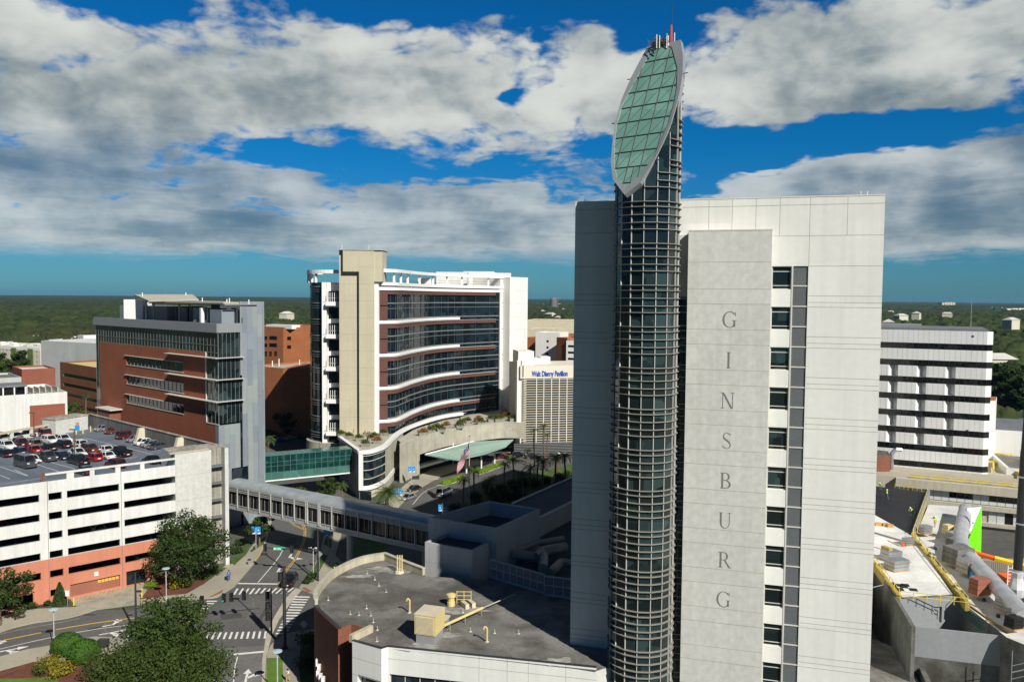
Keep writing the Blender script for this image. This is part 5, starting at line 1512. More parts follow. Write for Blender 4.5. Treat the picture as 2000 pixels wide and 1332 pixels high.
    for k in range(6):
        zt2 = D(640, 589.5, 229)[2]-9.1*k
        if k < 5:
            MB().box(bx0+1.3, bx1, 228.2, 231.2, zt2-1.1, zt2+.0).build('balcony', M['white_metal'], t)
            r = MB()
            for i in range(5): x = bx0+1.9+i*.62; r.box(x, x+.14, 228.3, 228.4, zt2, zt2+2.6)
            r.box(bx0+1.3, bx1, 228.3, 228.38, zt2+1.0, zt2+1.08)
            r.build('balcony_fin', M['white_metal'], t)
        MB().box(bx0+1.6, bx1, 231.0, 231.2, zt2+.1, zt2+3.0).build('balcony_window', M['glass_hosp'], t)
        MB().box(bx0+1.6, bx1, 231.0, 231.21, zt2-4.7, zt2-1.6).build('balcony_window', M['glass_hosp'], t)
    # round glass end
    cx, cy, R = bx0+2.6, 238.3, 7.8
    arc = [(cx+R*math.cos(math.radians(a)), cy+R*math.sin(math.radians(a))) for a in range(150, 262, 7)]
    arc = [(x, y) for x, y in arc if x < bx0+.05]+[(bx0+.05, arc[-1][1])]
    MB().strip(arc, 8.5, 53.8, -1.5, 0).build('round_glazing', M['glass_hosp'], t)
    for k in range(10):
        z = 52.6-4.6*k
        if z > 9:
            for dz, h in ((0, .3), (-.8, .12), (-1.4, .12)): MB().strip(arc, z+dz-h/2, z+dz+h/2, 0, .12).build('floor_line', M['mullion_grey'], t)
    arc2 = [(cx+(R+.6)*math.cos(math.radians(a)), cy+(R+.6)*math.sin(math.radians(a))) for a in range(140, 300, 8)]
    arc2 = [p for p in arc2 if p[0] < -47.6]
    MB().strip(arc2, 56.3, 57.3, -1.2, .3).build('ring_beam', M['white_metal'], t)
    for i in (3, 6, 9, 12):
        if i < len(arc2): x, y = arc2[i]; MB().box(x-.3, x+.3, y+.3, y+.9, 53.7, 56.4).build('roof_post', M['white_metal'], t)
    MB().prism([(cx-R+1, cy), (bx0, 231.5), (-47.7, 231.5), (-47.7, 245), (cx-R+1, 245)], 2, 53.7).build('round_core', M['white_paint'], t)
    lo = [(x-.2, y-.5) for x, y in arc]+[(-49, 228.5)]
    MB().strip(lo, 2., 8.6, -1., .9).build('stone_skirt', M['stone'], t)
    # ---- podium terrace, corner drum and the sweeping white ribbon
    TZ_ = 11.3
    rib = smooth_path([G(u, v, 11.9) for u, v in ((701, 881.5), (720, 881), (738, 876), (753, 869), (766, 856), (779, 844.5), (797, 834.5), (819, 826), (845, 817.5), (870, 811.5), (903, 806.5))], 4)
    left = G(662, 853.5, 11.9)
    ter = MB(); q = [left]+rib[:]+[(-14.9, 275)]+[(-36, 229), (-48, 228)]
    ter.face([(x, y, TZ_) for x, y in q]); ter.build('terrace', M['roof_tan'], t)
    MB().strip(rib, 11.3, 12.15, -.7, .5).build('white_ribbon', M['white_metal'], t)
    MB().strip([left, rib[0]], 11.3, 12.15, -.7, .3).build('white_ribbon', M['white_metal'], t)
    dr = [p for p in rib if Pj(*p, 11)[0] < 753]; ln2 = len(dr)
    MB().strip([left, (rib[0][0], rib[0][1])], 0, 11.3, -.8, -.1).build('side_wall', M['metal_grey'], t)
    # white portal frame and dark drum glass
    x0, y0 = rib[0]
    MB().strip(rib[:3], 2.3, 11.3, -.6, .45).build('portal_frame', M['white_metal'], t)
    gd = [p for p in rib if 709 < Pj(*p, 11)[0] < 754]
    MB().strip(gd, 3.4, 11.3, -.7, -.05).build('drum_glass', M['glass_dark'], t)
    for z in (5.0, 7.2, 9.4, 10.8): MB().strip(gd, z-.07, z+.07, -.1, .1).build('drum_line', M['alum_pale'], t)
    lr = smooth_path([G(u, v, 2.9) for u, v in ((703, 951), (716, 951), (733, 947), (750, 938), (763, 925), (776, 908), (790, 898))], 4)
    MB().strip(lr, 2.2, 3.3, -.8, .3).build('lower_ribbon', M['white_metal'], t)
    sw = [p for p in rib if 750 < Pj(*p, 11)[0] < 790]
    MB().strip(sw, 0, 11.3, -.6, -.0).build('stone_wall', M['stone'], t)
    MB().strip(lr, 0, 2.2, -1., -.3).build('base_wall', M['tan_conc'], t)
    gg = MB(); f = Fr(G(704, 975), to=G(722, 977)); gg.fbox(f, 0, 3., -.2, .1, 0, 2.3); gg.build('low_glass', M['glass_dark'], t)
    # curved stone podium wall with entrance canopy
    sp = smooth_path([G(u, v, 10.4) for u, v in ((786, 868), (800, 862), (820, 854.5), (850, 846), (880, 839), (910, 834), (950, 829), (985, 826), (1024, 826.5))], 4)
    MB().strip(sp, 5.6, 10.4, -.8, 0).build('stone_wall', M['stone'], t)
    MB().strip(sp, 0, 5.6, -6.5, -6).build('entrance_glass', M['glass_dark'], t)
    sp0 = [p for p in sp if Pj(*p, 5)[0] < 822]; MB().strip(sp0, 0, 5.61, -.8, -.01).build('stone_wall', M['stone'], t)
    top = MB(); q = sp+[(6, 288), (-3, 290), (-14, 275), (-22, 262), (-29, 245), (-31.5, 226)]; top.face([(x, y, 10.3) for x, y in q]); top.build('podium_roof', M['roof_tan'], t)
    MB().strip(sp, 10.4, 10.55, -.9, .06).build('coping', M['conc'], t)
    cl = MB(); 
    can = [(831, 887.5), (925, 862), (1003, 858), (988, 872), (945, 886), (893, 898), (865, 894)]
    cz = 6.3
    pts = [(*G(u, v, cz), cz) for u, v in can]
    n_ = len(pts); cm = MB(); cm.face(pts); cm.face([(x, y, z-.25) for x, y, z in pts][::-1])
    for i in range(n_): a, b = pts[i], pts[(i+1) % n_]; cm.face([(a[0], a[1], a[2]-.25), (b[0], b[1], b[2]-.25), b, a])
    cm.build('canopy', M['copper_green'], t)
    rb = MB()
    for k in range(1, 9):
        f_ = k/9; a = [pts[0][i]+(pts[6][i]-pts[0][i])*f_ for i in range(3)]
        c0 = Vector(pts[0])*(1-f_)+Vector(pts[5])*f_; c1 = Vector(pts[2])*(1-f_)+Vector(pts[3])*f_
        rb.tube((c0.x, c0.y, cz+.05), (c1.x, c1.y, cz+.05), .05, 4)
    rb.build('canopy_rib', M['lime_pale'], t)
    MB().tube(pts[0], pts[1], .25, 6).build('canopy_edge', M['white_metal'], t)
    for u, v in ((940, 922), (911, 924), (966, 905), (885, 905)):
        x, y = G(u, v); MB().tube((x, y, 0), (x, y, cz-.2), .22, 8).build('canopy_column', M['white_metal'], t)
    # low louvred base on the right
    q0, q1 = G(1004, 893), G(1125, 890)
    f = Fr(q0, to=q1); Ln = math.dist(q0, q1)
    MB().fbox(f, 0, Ln, -2, -.5, 0, 4.2).build('louvre_back', M['glass_dark'], t)
    for k in range(8): MB().fbox(f, 0, Ln, -.5, -.1, .4+k*.5, .55+k*.5).build('louvre', M['mullion_grey'], t)
    return t, path, rib, sp
HOSP, HPATH, HRIB, HSP = hospital()
# planters on the terraces (each a thing)
def planter_proto(kind):
    t = thing('planter', 'grey rectangular planter', 'planter', (0, 0, 0), 0)
    m = MB(); m.box(-.9, .9, -.45, .45, 0, .75); m.build('trough', M['conc_dark2'], t)
    rnd = random.Random(kind); f = MB()
    for i in range(170):
        p = Vector((rnd.gauss(0, .42), rnd.gauss(0, .25), .75+abs(rnd.gauss(0, .35)))); d = Vector((rnd.uniform(-1, 1), rnd.uniform(-1, 1), rnd.uniform(-.3, 1))).normalized(); e = d.orthogonal().normalized()*.12; d = d*.22
        f.face([p-e, p+d, p+e, p-d])
    f.build('plant', [M['leaf_olive'], M['leaf_rust'], M['leaf_olive']][kind], t)
    return t
PP = [planter_proto(k) for k in range(3)]
used = [False]*3
pl = [(668, 853, 0, 0), (693, 850, 0, 0), (717, 852, 1, 0), (683, 857, 0, 0), (702, 861, 0, .3), (725, 861, 0, .6), (733, 857, 0, .1), (751, 851, 0, 0), (714, 872, 0, 0), (737, 866, 1, .2)]
for i, (u, v, k, r) in enumerate(pl):
    x, y = G(u, v, 11.3)
    lb = 'grey trough planter with sparse shrubs on the corner terrace below the tan stair tower'
    if not used[k]: used[k] = True; place(PP[k], (x, y, 11.3), r, 1.2, lb if k == 0 else 'grey trough planter with reddish plants on the corner terrace', 'planters on the corner terrace')
    else: copy_tree(PP[k], (x, y, 11.3), r, 1.2, label=lb if k == 0 else 'grey trough planter with reddish plants on the corner terrace', group='planters on the corner terrace')
pl = [(826, 850, 1), (842, 845, 2), (853, 840, 0), (861, 843, 2), (871, 836, 1), (897, 836, 2), (902, 831, 2), (914, 827, 0), (934, 824, 1), (939, 829, 2), (959, 823, 2), (972, 823, 2), (978, 822, 0), (986, 813, 1), (985, 819, 1), (992, 819, 2), (1001, 822, 0)]
for i, (u, v, k) in enumerate(pl):
    x, y = G(u, v, 10.4)
    lb = ['planter with low dull shrubs on the long stone podium above the entrance canopy', 'planter with orange-red foliage on the long stone podium above the entrance canopy', 'planter with bright green foliage on the long stone podium above the entrance canopy'][k]
    if not used[k]: used[k] = True; place(PP[k], (x, y, 10.3), .5, 1.4, lb, 'planters on the long stone podium')
    else: copy_tree(PP[k], (x, y, 10.3), .4+.1*(i % 3), 1.4, label=lb, group='planters on the long stone podium')
# ---------- pavilion with louvred front ----------
def pavilion():
    y0 = 257.5
    a = G(1017, 887); b = G(1119, 884); F = Fr(a, to=b); Ln = math.dist(a, b)
    t = thing('pavilion', 'white pavilion building with horizontal louvre front and blue rooftop-level lettering', 'building', F.p(Ln/2, -8, 0), F.a)
    zt = Vz(714, *a); zs = Vz(739, *a); zb = Vz(866, *a)
    s0 = F.sz(1028, 800)[0]
    m = MB(); m.fbox(F, .3, Ln+14, -22, 0, 0, zs-.1, 0); m.fbox(F, s0-2.2, Ln+14, -18, .7, zs, zt, 0); 
    m.build('wall', [M['panel_cream']], t)
    MB().fbox(F, s0, Ln+14, .02, .1, zb, zs).build('glazing', M['glass_dark'], t)
    MB().fbox(F, s0-1, Ln+14, 0, 1.6, zb-2.0, zb-.2).build('canopy_band', M['white_metal'], t)
    n = 27
    for i in range(n):
        z = zb+(zs-zb)*(i+.5)/n; MB().fbox(F, s0-1.1, Ln+14, .7, 1.1, z-.13, z+.13).build('louvre', M['louvre_tan'], t)
    v = MB()
    for u in (1046, 1060, 1075, 1090, 1105): s = F.sz(u, 800)[0]; v.fbox(F, s-.1, s+.1, 1.1, 1.25, zb, zs)
    v.build('louvre_post', M['white_metal'], t)
    cu = bpy.data.curves.new('sign', 'FONT'); cu.body = 'Walt Disney Pavilion'; cu.size = 2.35; cu.extrude = .05; cu.align_x = 'CENTER'; cu.offset = .085
    ob = bpy.data.objects.new('tmp', cu); C.objects.link(ob); dg = bpy.context.evaluated_depsgraph_get(); me = bpy.data.meshes.new_from_object(ob.evaluated_get(dg)); bpy.data.objects.remove(ob)
    lo = bpy.data.objects.new('lettering', me); C.objects.link(lo); me.materials.clear(); me.materials.append(M['sign_blue'])
    xs = [v_.co.x for v_ in me.vertices]; wd = F.sz(1109, 730)[0]-F.sz(1039, 730)[0]; k = wd/(max(xs)-min(xs))
    for v_ in me.vertices: v_.co.x *= k
    sc_, sz_ = F.sz(1074, 734.5, .75)
    p = F.p(sc_, .78); mw = Matrix.Translation((p[0], p[1], sz_)) @ Matrix.Rotation(F.a, 4, 'Z') @ Matrix.Rotation(PI/2, 4, 'X')
    lo.matrix_world = ROOT[t.name].inverted() @ mw; lo.parent = t
    # roof boxes and the lower white shoulder on the left
    for u0, u1, v0, d0, d1 in ((1016, 1047, 686, -12, -3), (1049, 1066, 700, -12, -6), (1066, 1085, 697, -13, -7)):
        s_0, s_1 = F.sz(u0, 700)[0], F.sz(u1, 700)[0]; z = Vz(v0, *F.p((s_0+s_1)/2, d1)); MB().fbox(F, s_0, s_1, d0, d1, zt-2, z).build('roof_box', M['panel_white'], t)
    p = F.p(F.sz(1022, 700)[0], 1.2); MB().tube((*p, Vz(734, *p)), (*p, Vz(637, *p)), .18, 6, .08).build('mast', M['panel_white'], t)
    s_0 = F.sz(1010, 760)[0]; MB().fbox(F, s_0, s0-1.2, -3, -.2, 0, Vz(705, *F.p(s_0, -.2))).build('shoulder_wall', M['panel_white'], t)
    return t
pavilion()

# ---------- rear wing of the tower, standing behind it ----------
rw = MB(); q = [(17, 131), (41, 176), (64, 156), (50, 112), (28, 118)]; rw.prism(q, 0, 55, 0, 1)
f = Fr((17, 131), to=(41, 176)); joints(rw, f, 0, 51, 0, 55, hs=[53-4.13*k for k in range(12)], w=.06)
tag(rw.build('rear_wing', [M['precast'], M['roof_grey']]), 'pale precast rear wing standing behind the lettered tower', 'building')
# ---------- white building with black window bands ----------
def banded():
    R_ = D(1929, 647, 190)[:2]; L_ = D(1722, 641, 200)[:2]
    F = Fr(L_, to=R_); Ln = math.dist(L_, R_)
    t = thing('banded_building', 'white panelled office block with black ribbon windows and V-shaped notches', 'building', F.p(Ln/2, -8, 0), F.a)
    zt = D(1929, 648, 190)[2]
    C2 = D(1941.5, 649, 187.5)[:2]; C2 = (R_[0]+1.6, R_[1]+1.2) if 0 else C2
    cham = Fr(R_, to=(R_[0]+1.55, R_[1]+.35)); W2 = 1.6
    fh = 4.08; band0 = zt-3.05
    bands = [(band0-fh*k-1.42, band0-fh*k+.02) for k in range(9)]
    # window band glass and core
    core = MB(); core.fbox(F, -3, Ln, -22, -1.7, 0, zt-.3, 0, 1); core.prism([cham.p(0, -.34), cham.p(W2-.02, -.34), (cham.p(W2)[0]-F.n[0]*20, cham.p(W2)[1]-F.n[1]*20), F.p(Ln, -20)], 0, zt-.2, 2, 1)
    core.build('core', [M['glass_black'], M['roof_mid'], M['panel_white']], t)
    n = 20; notch = [F.sz(1735.5, 720)[0], F.sz(1790.5, 720)[0], F.sz(1847, 720)[0]]
    nw = 2.1
    prev = zt
    for k, (zb, z1) in enumerate(bands+[(0, band0-fh*9+1.5)]):
        m = MB(); m2 = MB()
        nn = []
        if 2 <= k <= 6: nn = notch
        segs = []; s = -3.
        for a in nn: segs.append((s, a)); s = a+nw
        segs.append((s, Ln))
        for a, b in segs:
            m.fbox(F, a, b, -.4, 0, z1+.0, prev)
        for a in nn:   # V notch: left flank faces the sun, right flank turns away
            p0, p1, p2 = F.p(a, 0), F.p(a+nw*.56, -1.6), F.p(a+nw, 0)
            m.face([(*p0, z1), (*p1, z1), (*p1, prev), (*p0, prev)]); m.face([(*p1, z1), (*p2, z1), (*p2, prev), (*p1, prev)])
            m.face([(*p0, z1), (*p2, z1), (*p1, z1)]); 
        m.fbox(cham, 0, W2, -.4, .0, z1, prev)
        for i in range(n*1):
            s = Ln*i/n+.3
            if any(a-.05 < s < a+nw+.05 for a in nn): continue
            m.fbox(F, s-.03, s+.03, -.02, .006, z1, prev, 1)
        m.build('spandrel', [M['panel_white2'], M['joint_grey']], t)
        prev = zb
        if k < 9:
            b = MB(); b.fbox(F, -3, Ln, -.3, -.1, zb, z1); b.fbox(cham, 0, W2, -.3, -.1, zb, z1)
            [b.fbox(F, Ln*i/n+.27, Ln*i/n+.33, -.1, -.05, zb, z1, 1) for i in range(n)]; b.build('ribbon_window', [M['glass_black'], M['dark_metal']], t)
            pass
    pr = MB(); pr.fbox(F, -3, Ln-.0, -22, -.2, zt-.0, zt+.5); pr.build('roof_edge', M['roof_mid'], t)
    r = MB(); s_ = F.sz(1800, 640)[0]; r.fbox(F, -3, s_, -14, -.3, zt+.5, zt+1.2); r.build('roof_screen', M['metal_grey'], t)
    for i, (u, v) in enumerate(((1900, 657), (1889, 841))):
        s, z = F.sz(u, v); MB().fbox(F, s-.25, s+.25, .01, .06, z-.2, z+.2).build('vent_grille', M['dark_metal'], t)
    s, z = F.sz(1716, 640); MB().fbox(F, s-.5, s-.0, -3, .5, 12, zt+1.6).build('brick_edge', M['brick_orange'], t)
    return t, F, Ln
BT, BF, BLn = banded()
# ---------- long low building in front of it ----------
def lowblock():
    a = G(1750, 932, 9.6); b = G(1996, 955, 9.6)
    F = Fr(a, to=b); Ln = math.dist(a, b)+30
    t = thing('low_clinic_building', 'low pale building with two rows of white panels and dark windows behind the construction roof', 'building', F.p(Ln/2, -8, 0), F.a)
    zt = 9.6
    S = lambda u, v: F.sz(u, v)
    m = MB(); zf = S(1900, 962.5)[1]; z1a, z1b = S(1900, 983)[1], zf
    m.fbox(F, -12, Ln+40, -34, -.4, 0, zt, 0, 1)
    m.fbox(F, 0, Ln, -.4, .9, zf, zt, 0); z2 = S(1950, 999)[1]
    m.fbox(F, 0, Ln, -.4, .5, z2, S(1950, 990)[1], 0)
    m.fbox(F, 0, Ln, -.4, .5, S(1960, 1031)[1], S(1960, 1024)[1], 0)
    m.build('wall', [M['precast_cream'], M['roof_tan']], t)
    r = []; n = 26; wz0, wz1 = z1a, zf; 
    for i in range(n):
        s = i*1.55; u = Pj(*F.p(s, 0), 8)[0]
        dark = (1847 < u < 1893) or (1922 < u < 1985) or 1893 > u > 1853
        if dark:
            w = MB().fbox(F, s+.06, s+1.5, -.42, -.3, wz0+.85, wz1-.1).build('window', M['glass_black'], t)
            MB().fbox(F, s+.74, s+.80, -.3, -.25, wz0+.85, wz1-.1).build('frame', M['dark_metal'], w)
            r.append((s, wz0, wz0+.8))
        else: r.append((s, wz0, wz1-.05))
    za, zb = S(1940, 1022)[1], S(1940, 1000)[1]
    for i in range(n):
        s = i*1.55; u = Pj(*F.p(s, 0), 5)[0]
        if u < 1920: continue
        if 1951 < u < 1970 or u > 1985:
            MB().fbox(F, s+.06, s+1.5, -.42, -.3, za, zb).build('window', M['glass_black'], t)
        else: r.append((s, za, zb))
    for s, a_, b_ in r: MB().fbox(F, s+.06, s+1.5, -.4, -.2, a_, b_).build('infill_panel', M['panel_pale'], t)
    MB().fbox(F, 18, Ln, -.3, .3, -.5, S(1960, 1040)[1]).build('brick_base', M['brick_dark'], t)
    # yellow pipework along its roof edge
    p = MB()
    z = zt+.5
    for dd, zz in ((-.6, .35), (-1.2, .75)): p.tube(F.p(3, dd, zt+zz), F.p(Ln, dd, zt+zz), .13, 6)
    for i in range(8): s = 3+i*4; p.tube(F.p(s, -.9, zt), F.p(s, -.9, zt+.9), .08, 5)
    p.build('pipework', M['yellow_safety'], t)
    return t, F
LBT, LBF = lowblock()
# small roofs, brick plant room and pale wings around it
def simple_block(name, label, cat, poly, z0, z1, mw, mr, par=.0):
    c = (sum(p[0] for p in poly)/len(poly), sum(p[1] for p in poly)/len(poly), z0)
    t = thing(name, label, cat, c)
    MB().prism(poly, z0, z1, 0).build('wall', [mw], t)
    ar = sum(poly[i][0]*poly[(i+1) % len(poly)][1]-poly[(i+1) % len(poly)][0]*poly[i][1] for i in range(len(poly)))
    q = poly if ar > 0 else poly[::-1]
    MB().prism([(c[0]+(x-c[0])*.985, c[1]+(y-c[1])*.985) for x, y in q], z1, z1+.06).build('roof', mr, t)
    return t
simple_block('brick_plant_room', 'dark red brick plant room between the tower edge and the banded block', 'plant room', [G(1700, 921, 9.6), G(1738, 921, 9.6), (G(1738, 921, 9.6)[0]+3, G(1738, 921, 9.6)[1]+8), (G(1700, 921, 9.6)[0]+3, G(1700, 921, 9.6)[1]+8)], 8, 13.2, M['brick_dark'], M['roof_grey'])
t = thing('bent_duct', 'silver bent duct rising beside the dark red brick plant room', 'duct', (*G(1742, 918, 9.7), 9.7))
a = G(1742, 916, 9.7); MB().path([(a[0], a[1], 9.6), (a[0]-.3, a[1], 13.3), (a[0]+.8, a[1], 14.5), (a[0]+2.1, a[1], 14.4)], .5, 8).build('duct', M['galv'], t)
# east wings with big diagonal shadow
zz = 9.6
pl = [G(1962, 830, 14), G(2100, 850, 14), G(2110, 780, 14), G(1940, 790, 14)]
simple_block('east_wing', 'long low pale panelled wing to the right behind the banded block', 'building', [(122, 215), (200, 180), (214, 205), (130, 238)], 0, 16.5, M['panel_white2'], M['roof_mid'])
simple_block('east_wing', 'lower pale wing with a dark window band right of the banded block', 'building', [(116, 190), (200, 152), (206, 170), (122, 206)], 0, 11.2, M['panel_white2'], M['roof_grey'])
fb = Fr((116, 190), to=(200, 152)); MB().fbox(fb, 0, 90, .01, .08, 7.2, 9.2)
tw = MB().fbox(fb, .5, 80, .01, .06, 7.4, 9.4); o = tw.build('dark_window_band', M['glass_black']); tag(o, 'long dark window band fixed on the lower pale wing', 'window') if 0 else None
for ob in [x for x in bpy.data.objects if x.name.startswith('east_wing')]:
    if ob.get('label', '').startswith('lower'):
        ROOT[o.name] = Matrix.Translation(o.location); o.parent = ob; o.location = o.location-ob.location; ROOT[o.name] = ROOT[ob.name]
simple_block('stair_block', 'narrow white stair block with two small windows and a red cap', 'building', [D(1931, 800, 205)[:2], D(1943, 800, 205)[:2], D(1946, 800, 214)[:2], D(1934, 800, 214)[:2]], 0, D(1935, 783, 205)[2], M['panel_white'], M['brick_orange'])
t = thing('yellow_pipework', 'tangle of yellow pipes and frames on the flat roof right of the banded block', 'pipework', (*G(1960, 900, 9), 9))
for pts in ([(1935, 893), (1995, 900)], [(1930, 902), (1960, 905), (1995, 908)], [(1938, 884), (1990, 893)], [(1990, 893), (1992, 930)], [(1970, 888), (1970, 912)], [(1976, 888), (1976, 912)], [(1940, 900), (1940, 918)], [(1948, 880), (1975, 884), (1995, 886)]):
    MB().path([(*G(u, v, 10.3), 10.3) for u, v in pts], .28, 6).build('pipe', M['yellow_safety'], t)
for u, v in ((1944, 912), (1990, 932), (1990, 886), (1966, 880)):
    x, y = G(u, v, 9.2); MB().box(x-.6, x+.6, y-.6, y+.6, 9., 10.6).build('valve_box', M['yellow_safety'], t)
# ---------- construction site ----------
CZ = 10.
def cpoly(px, z=CZ): return [G(u, v, z) for u, v in px]
def flat(name, label, cat, px, z, th, m, mside=None):
    t = MB(); q = cpoly(px, z); t.prism(q, z-th, z, 1, 0); o = t.build(name, [M[m], M[mside or 'mossy']]); return tag(o, label, cat)
flat('roof_slab', 'new white roof slab strewn with pallets beside the tower', 'roof', [(1700, 990), (1782, 1046), (1860, 1160), (1762, 1166), (1700, 1092)], CZ, 10, 'roof_white')
flat('membrane_roof', 'black membrane roof where workers in lime vests stand', 'roof', [(1700, 948), (1812, 962), (1782, 1046), (1700, 1000)], CZ+.03, .5, 'black_membrane')
flat('roof_slab', 'pale roof slab between the yellow guard rail and the wrapped duct', 'roof', [(1814, 985), (1895, 990), (1890, 1060), (2010, 1200), (2010, 1262), (1966, 1244), (1862, 1162), (1786, 1050)], CZ-.6, 9.4, 'roof_white')
# deep dark flank in the gap at the left, dropping to a dirty lower roof
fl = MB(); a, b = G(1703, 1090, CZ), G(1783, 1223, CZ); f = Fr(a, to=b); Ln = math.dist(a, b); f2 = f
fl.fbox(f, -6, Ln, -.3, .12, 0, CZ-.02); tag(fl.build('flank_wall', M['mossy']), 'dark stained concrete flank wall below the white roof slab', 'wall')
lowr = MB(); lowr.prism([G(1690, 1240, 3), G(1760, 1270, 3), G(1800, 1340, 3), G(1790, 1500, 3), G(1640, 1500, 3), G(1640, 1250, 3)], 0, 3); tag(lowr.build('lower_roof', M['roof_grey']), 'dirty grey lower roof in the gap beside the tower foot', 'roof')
kb = MB(); a_, b_ = G(1783, 1275, 3.2), G(1815, 1345, 3.2); f3 = Fr(a_, to=b_); kb.fbox(f3, 0, 20, -.3, .3, 0, 3.8); tag(kb.build('low_parapet', M['mossy']), 'low dark parapet running down the gap to the bottom edge', 'parapet')
# big plain grey front walls round an open shaft
def wall(name, label, p0, p1, z0, z1, m, th=.3, holes=()):
    f = Fr(p0, to=p1); Ln = math.dist(p0, p1); mb = MB()
    facade(mb, f, 0, Ln, z0, z1, [(a*Ln, b*Ln, c, d) for a, b, c, d in holes], th)
    n = -th
    mb.face([f.p(0, n, z0), f.p(0, n, z1), f.p(Ln, n, z1), f.p(Ln, n, z0)]); mb.face([f.p(0, 0, z1), f.p(Ln, 0, z1), f.p(Ln, n, z1), f.p(0, n, z1)])
    for s in (0, Ln): mb.face([f.p(s, 0, z0), f.p(s, n, z0), f.p(s, n, z1), f.p(s, 0, z1)])
    o = mb.build(name, m); tag(o, label, 'wall'); return f, Ln
P1, P2, P3, P4 = G(1783, 1223, 9.), G(1965, 1243, 9.), G(1878, 1166, CZ), G(1757, 1170, CZ)
wall('front_wall', 'large plain grey wall facing the viewer at the bottom right', P1, P2, 0, 9.0, M['grey_wall'])
wall('shaft_wall', 'grey inner wall with one dark doorway behind the open shaft', P4, P3, 0, CZ, M['grey_wall'], holes=((.56, .69, 6.6, 8.8),))
dw = MB(); f4 = Fr(P4, to=P3); L4 = math.dist(P4, P3); dw.fbox(f4, .55*L4, .70*L4, -.5, -.32, 6.5, 8.9); tag(dw.build('doorway', M['black']), 'dark doorway opening in the grey shaft wall', 'doorway')
fr_ = Fr(P3, to=P2); Lr = math.dist(P3, P2)
sh = MB(); 
for i in range(34):
    s = Lr*(i+.5)/34; sh.fbox(fr_, s-.06, s+.06, 0.0, .35, 7.8, 9.35)
sh.fbox(fr_, 0, Lr, -.25, .0, 6, 9.4); tag(sh.build('shaft_edge_forms', M['green_steel']), 'row of green steel formwork ribs along the open shaft edge', 'formwork')
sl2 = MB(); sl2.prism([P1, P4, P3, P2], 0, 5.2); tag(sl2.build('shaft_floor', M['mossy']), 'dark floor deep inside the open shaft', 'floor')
ltr = MB(); ltr.fbox(fr_, 0, Lr, -.5, -.3, 9.2, 9.5); tag(ltr.build('rust_plate', M['plywood']), 'rust brown edge plate along the open shaft', 'edge plate')
t = thing('panel_block', 'pale block with a steel fire stair at the lower right corner', 'building', (*G(1990, 1300, 6), 0))
q = [G(1966, 1244, 9.), G(2060, 1262, 9.), (G(2060, 1262, 9)[0]+1, 125), (G(1966, 1244, 9)[0]+1.5, 112)]
MB().prism([(x+.4, y) for x, y in q], 0, 8.4).build('wall', M['panel_white2'], t)
f5 = Fr(G(1966, 1270, 8.4), to=G(2060, 1290, 8.4))
rr = MB()
for k in range(4):
    z = 8.0-k*1.6; rr.tube(f5.p(.6, .3, z-1.2), f5.p(4.5, .3, z+.9), .05, 5); rr.tube(f5.p(.6, .3, z-2.0), f5.p(4.5, .3, z+.1), .09, 5)
for s in (.6, 2, 3.4, 4.5): rr.tube(f5.p(s, .3, 0), f5.p(s, .3, 8.6), .05, 5)
rr.build('fire_stair', M['steel'], t)
# guard rails: posts with two rails; each run is one thing
def guard(label, px, z, n, m='yellow_safety', h=1.1, curb=True):
    pts = [(*G(u, v, z), z) for u, v in px]
    t = thing('guard_rail', label, 'guard rail', pts[0], 0, 'yellow guard rails on the construction roof')
    for a, b in zip(pts, pts[1:]):
        for k in range(n+1):
            p = Vector(a).lerp(Vector(b), k/n); MB().tube(p, p+Vector((0, 0, h)), .05, 4).build('post', M[m], t)
        for dz in (h*.5, h): MB().tube(Vector(a)+Vector((0, 0, dz)), Vector(b)+Vector((0, 0, dz)), .05, 4).build('rail', M[m], t)
        if curb:
            f = Fr(a[:2], to=b[:2]); Ln = math.dist(a[:2], b[:2]); MB().fbox(f, 0, Ln, -.3, .3, z-.9, z+.25).build('kerb_board', M['ochre'], t)
    return t
guard('ochre guard rail climbing along the edge of the black membrane roof', [(1783, 1046), (1812, 965)], CZ, 9)
guard('long olive-yellow guard rail running diagonally across the white roof slabs', [(1784, 1050), (1832, 1110), (1890, 1180)], CZ, 8)
guard('yellow guard rail standing on top of the grey shaft wall', [(1758, 1170), (1890, 1184)], CZ, 5, curb=False)
guard('yellow guard rail at the left edge of the white roof slab above the dark flank', [(1704, 1096), (1756, 1166)], CZ, 6)
guard('yellow guard rail along the far edge of the black membrane roof', [(1748, 953), (1800, 960)], CZ, 6, curb=False)
tag(MB().tube((*G(1760, 960, CZ+.9), CZ+.9), (*G(1812, 1003, CZ+.9), CZ+.9), .01, 3).build('x', M['black']), 'x', 'x') if 0 else None
# grey screen below the ochre rail
m = MB(); a, b = G(1786, 1048, CZ-.6), G(1815, 968, CZ-.6); f = Fr(a, to=b); m.fbox(f, 0, math.dist(a, b), -.2, .1, CZ-3, CZ+.8); tag(m.build('screen_wall', M['grey_wall']), 'grey screen wall beneath the ochre guard rail', 'wall')
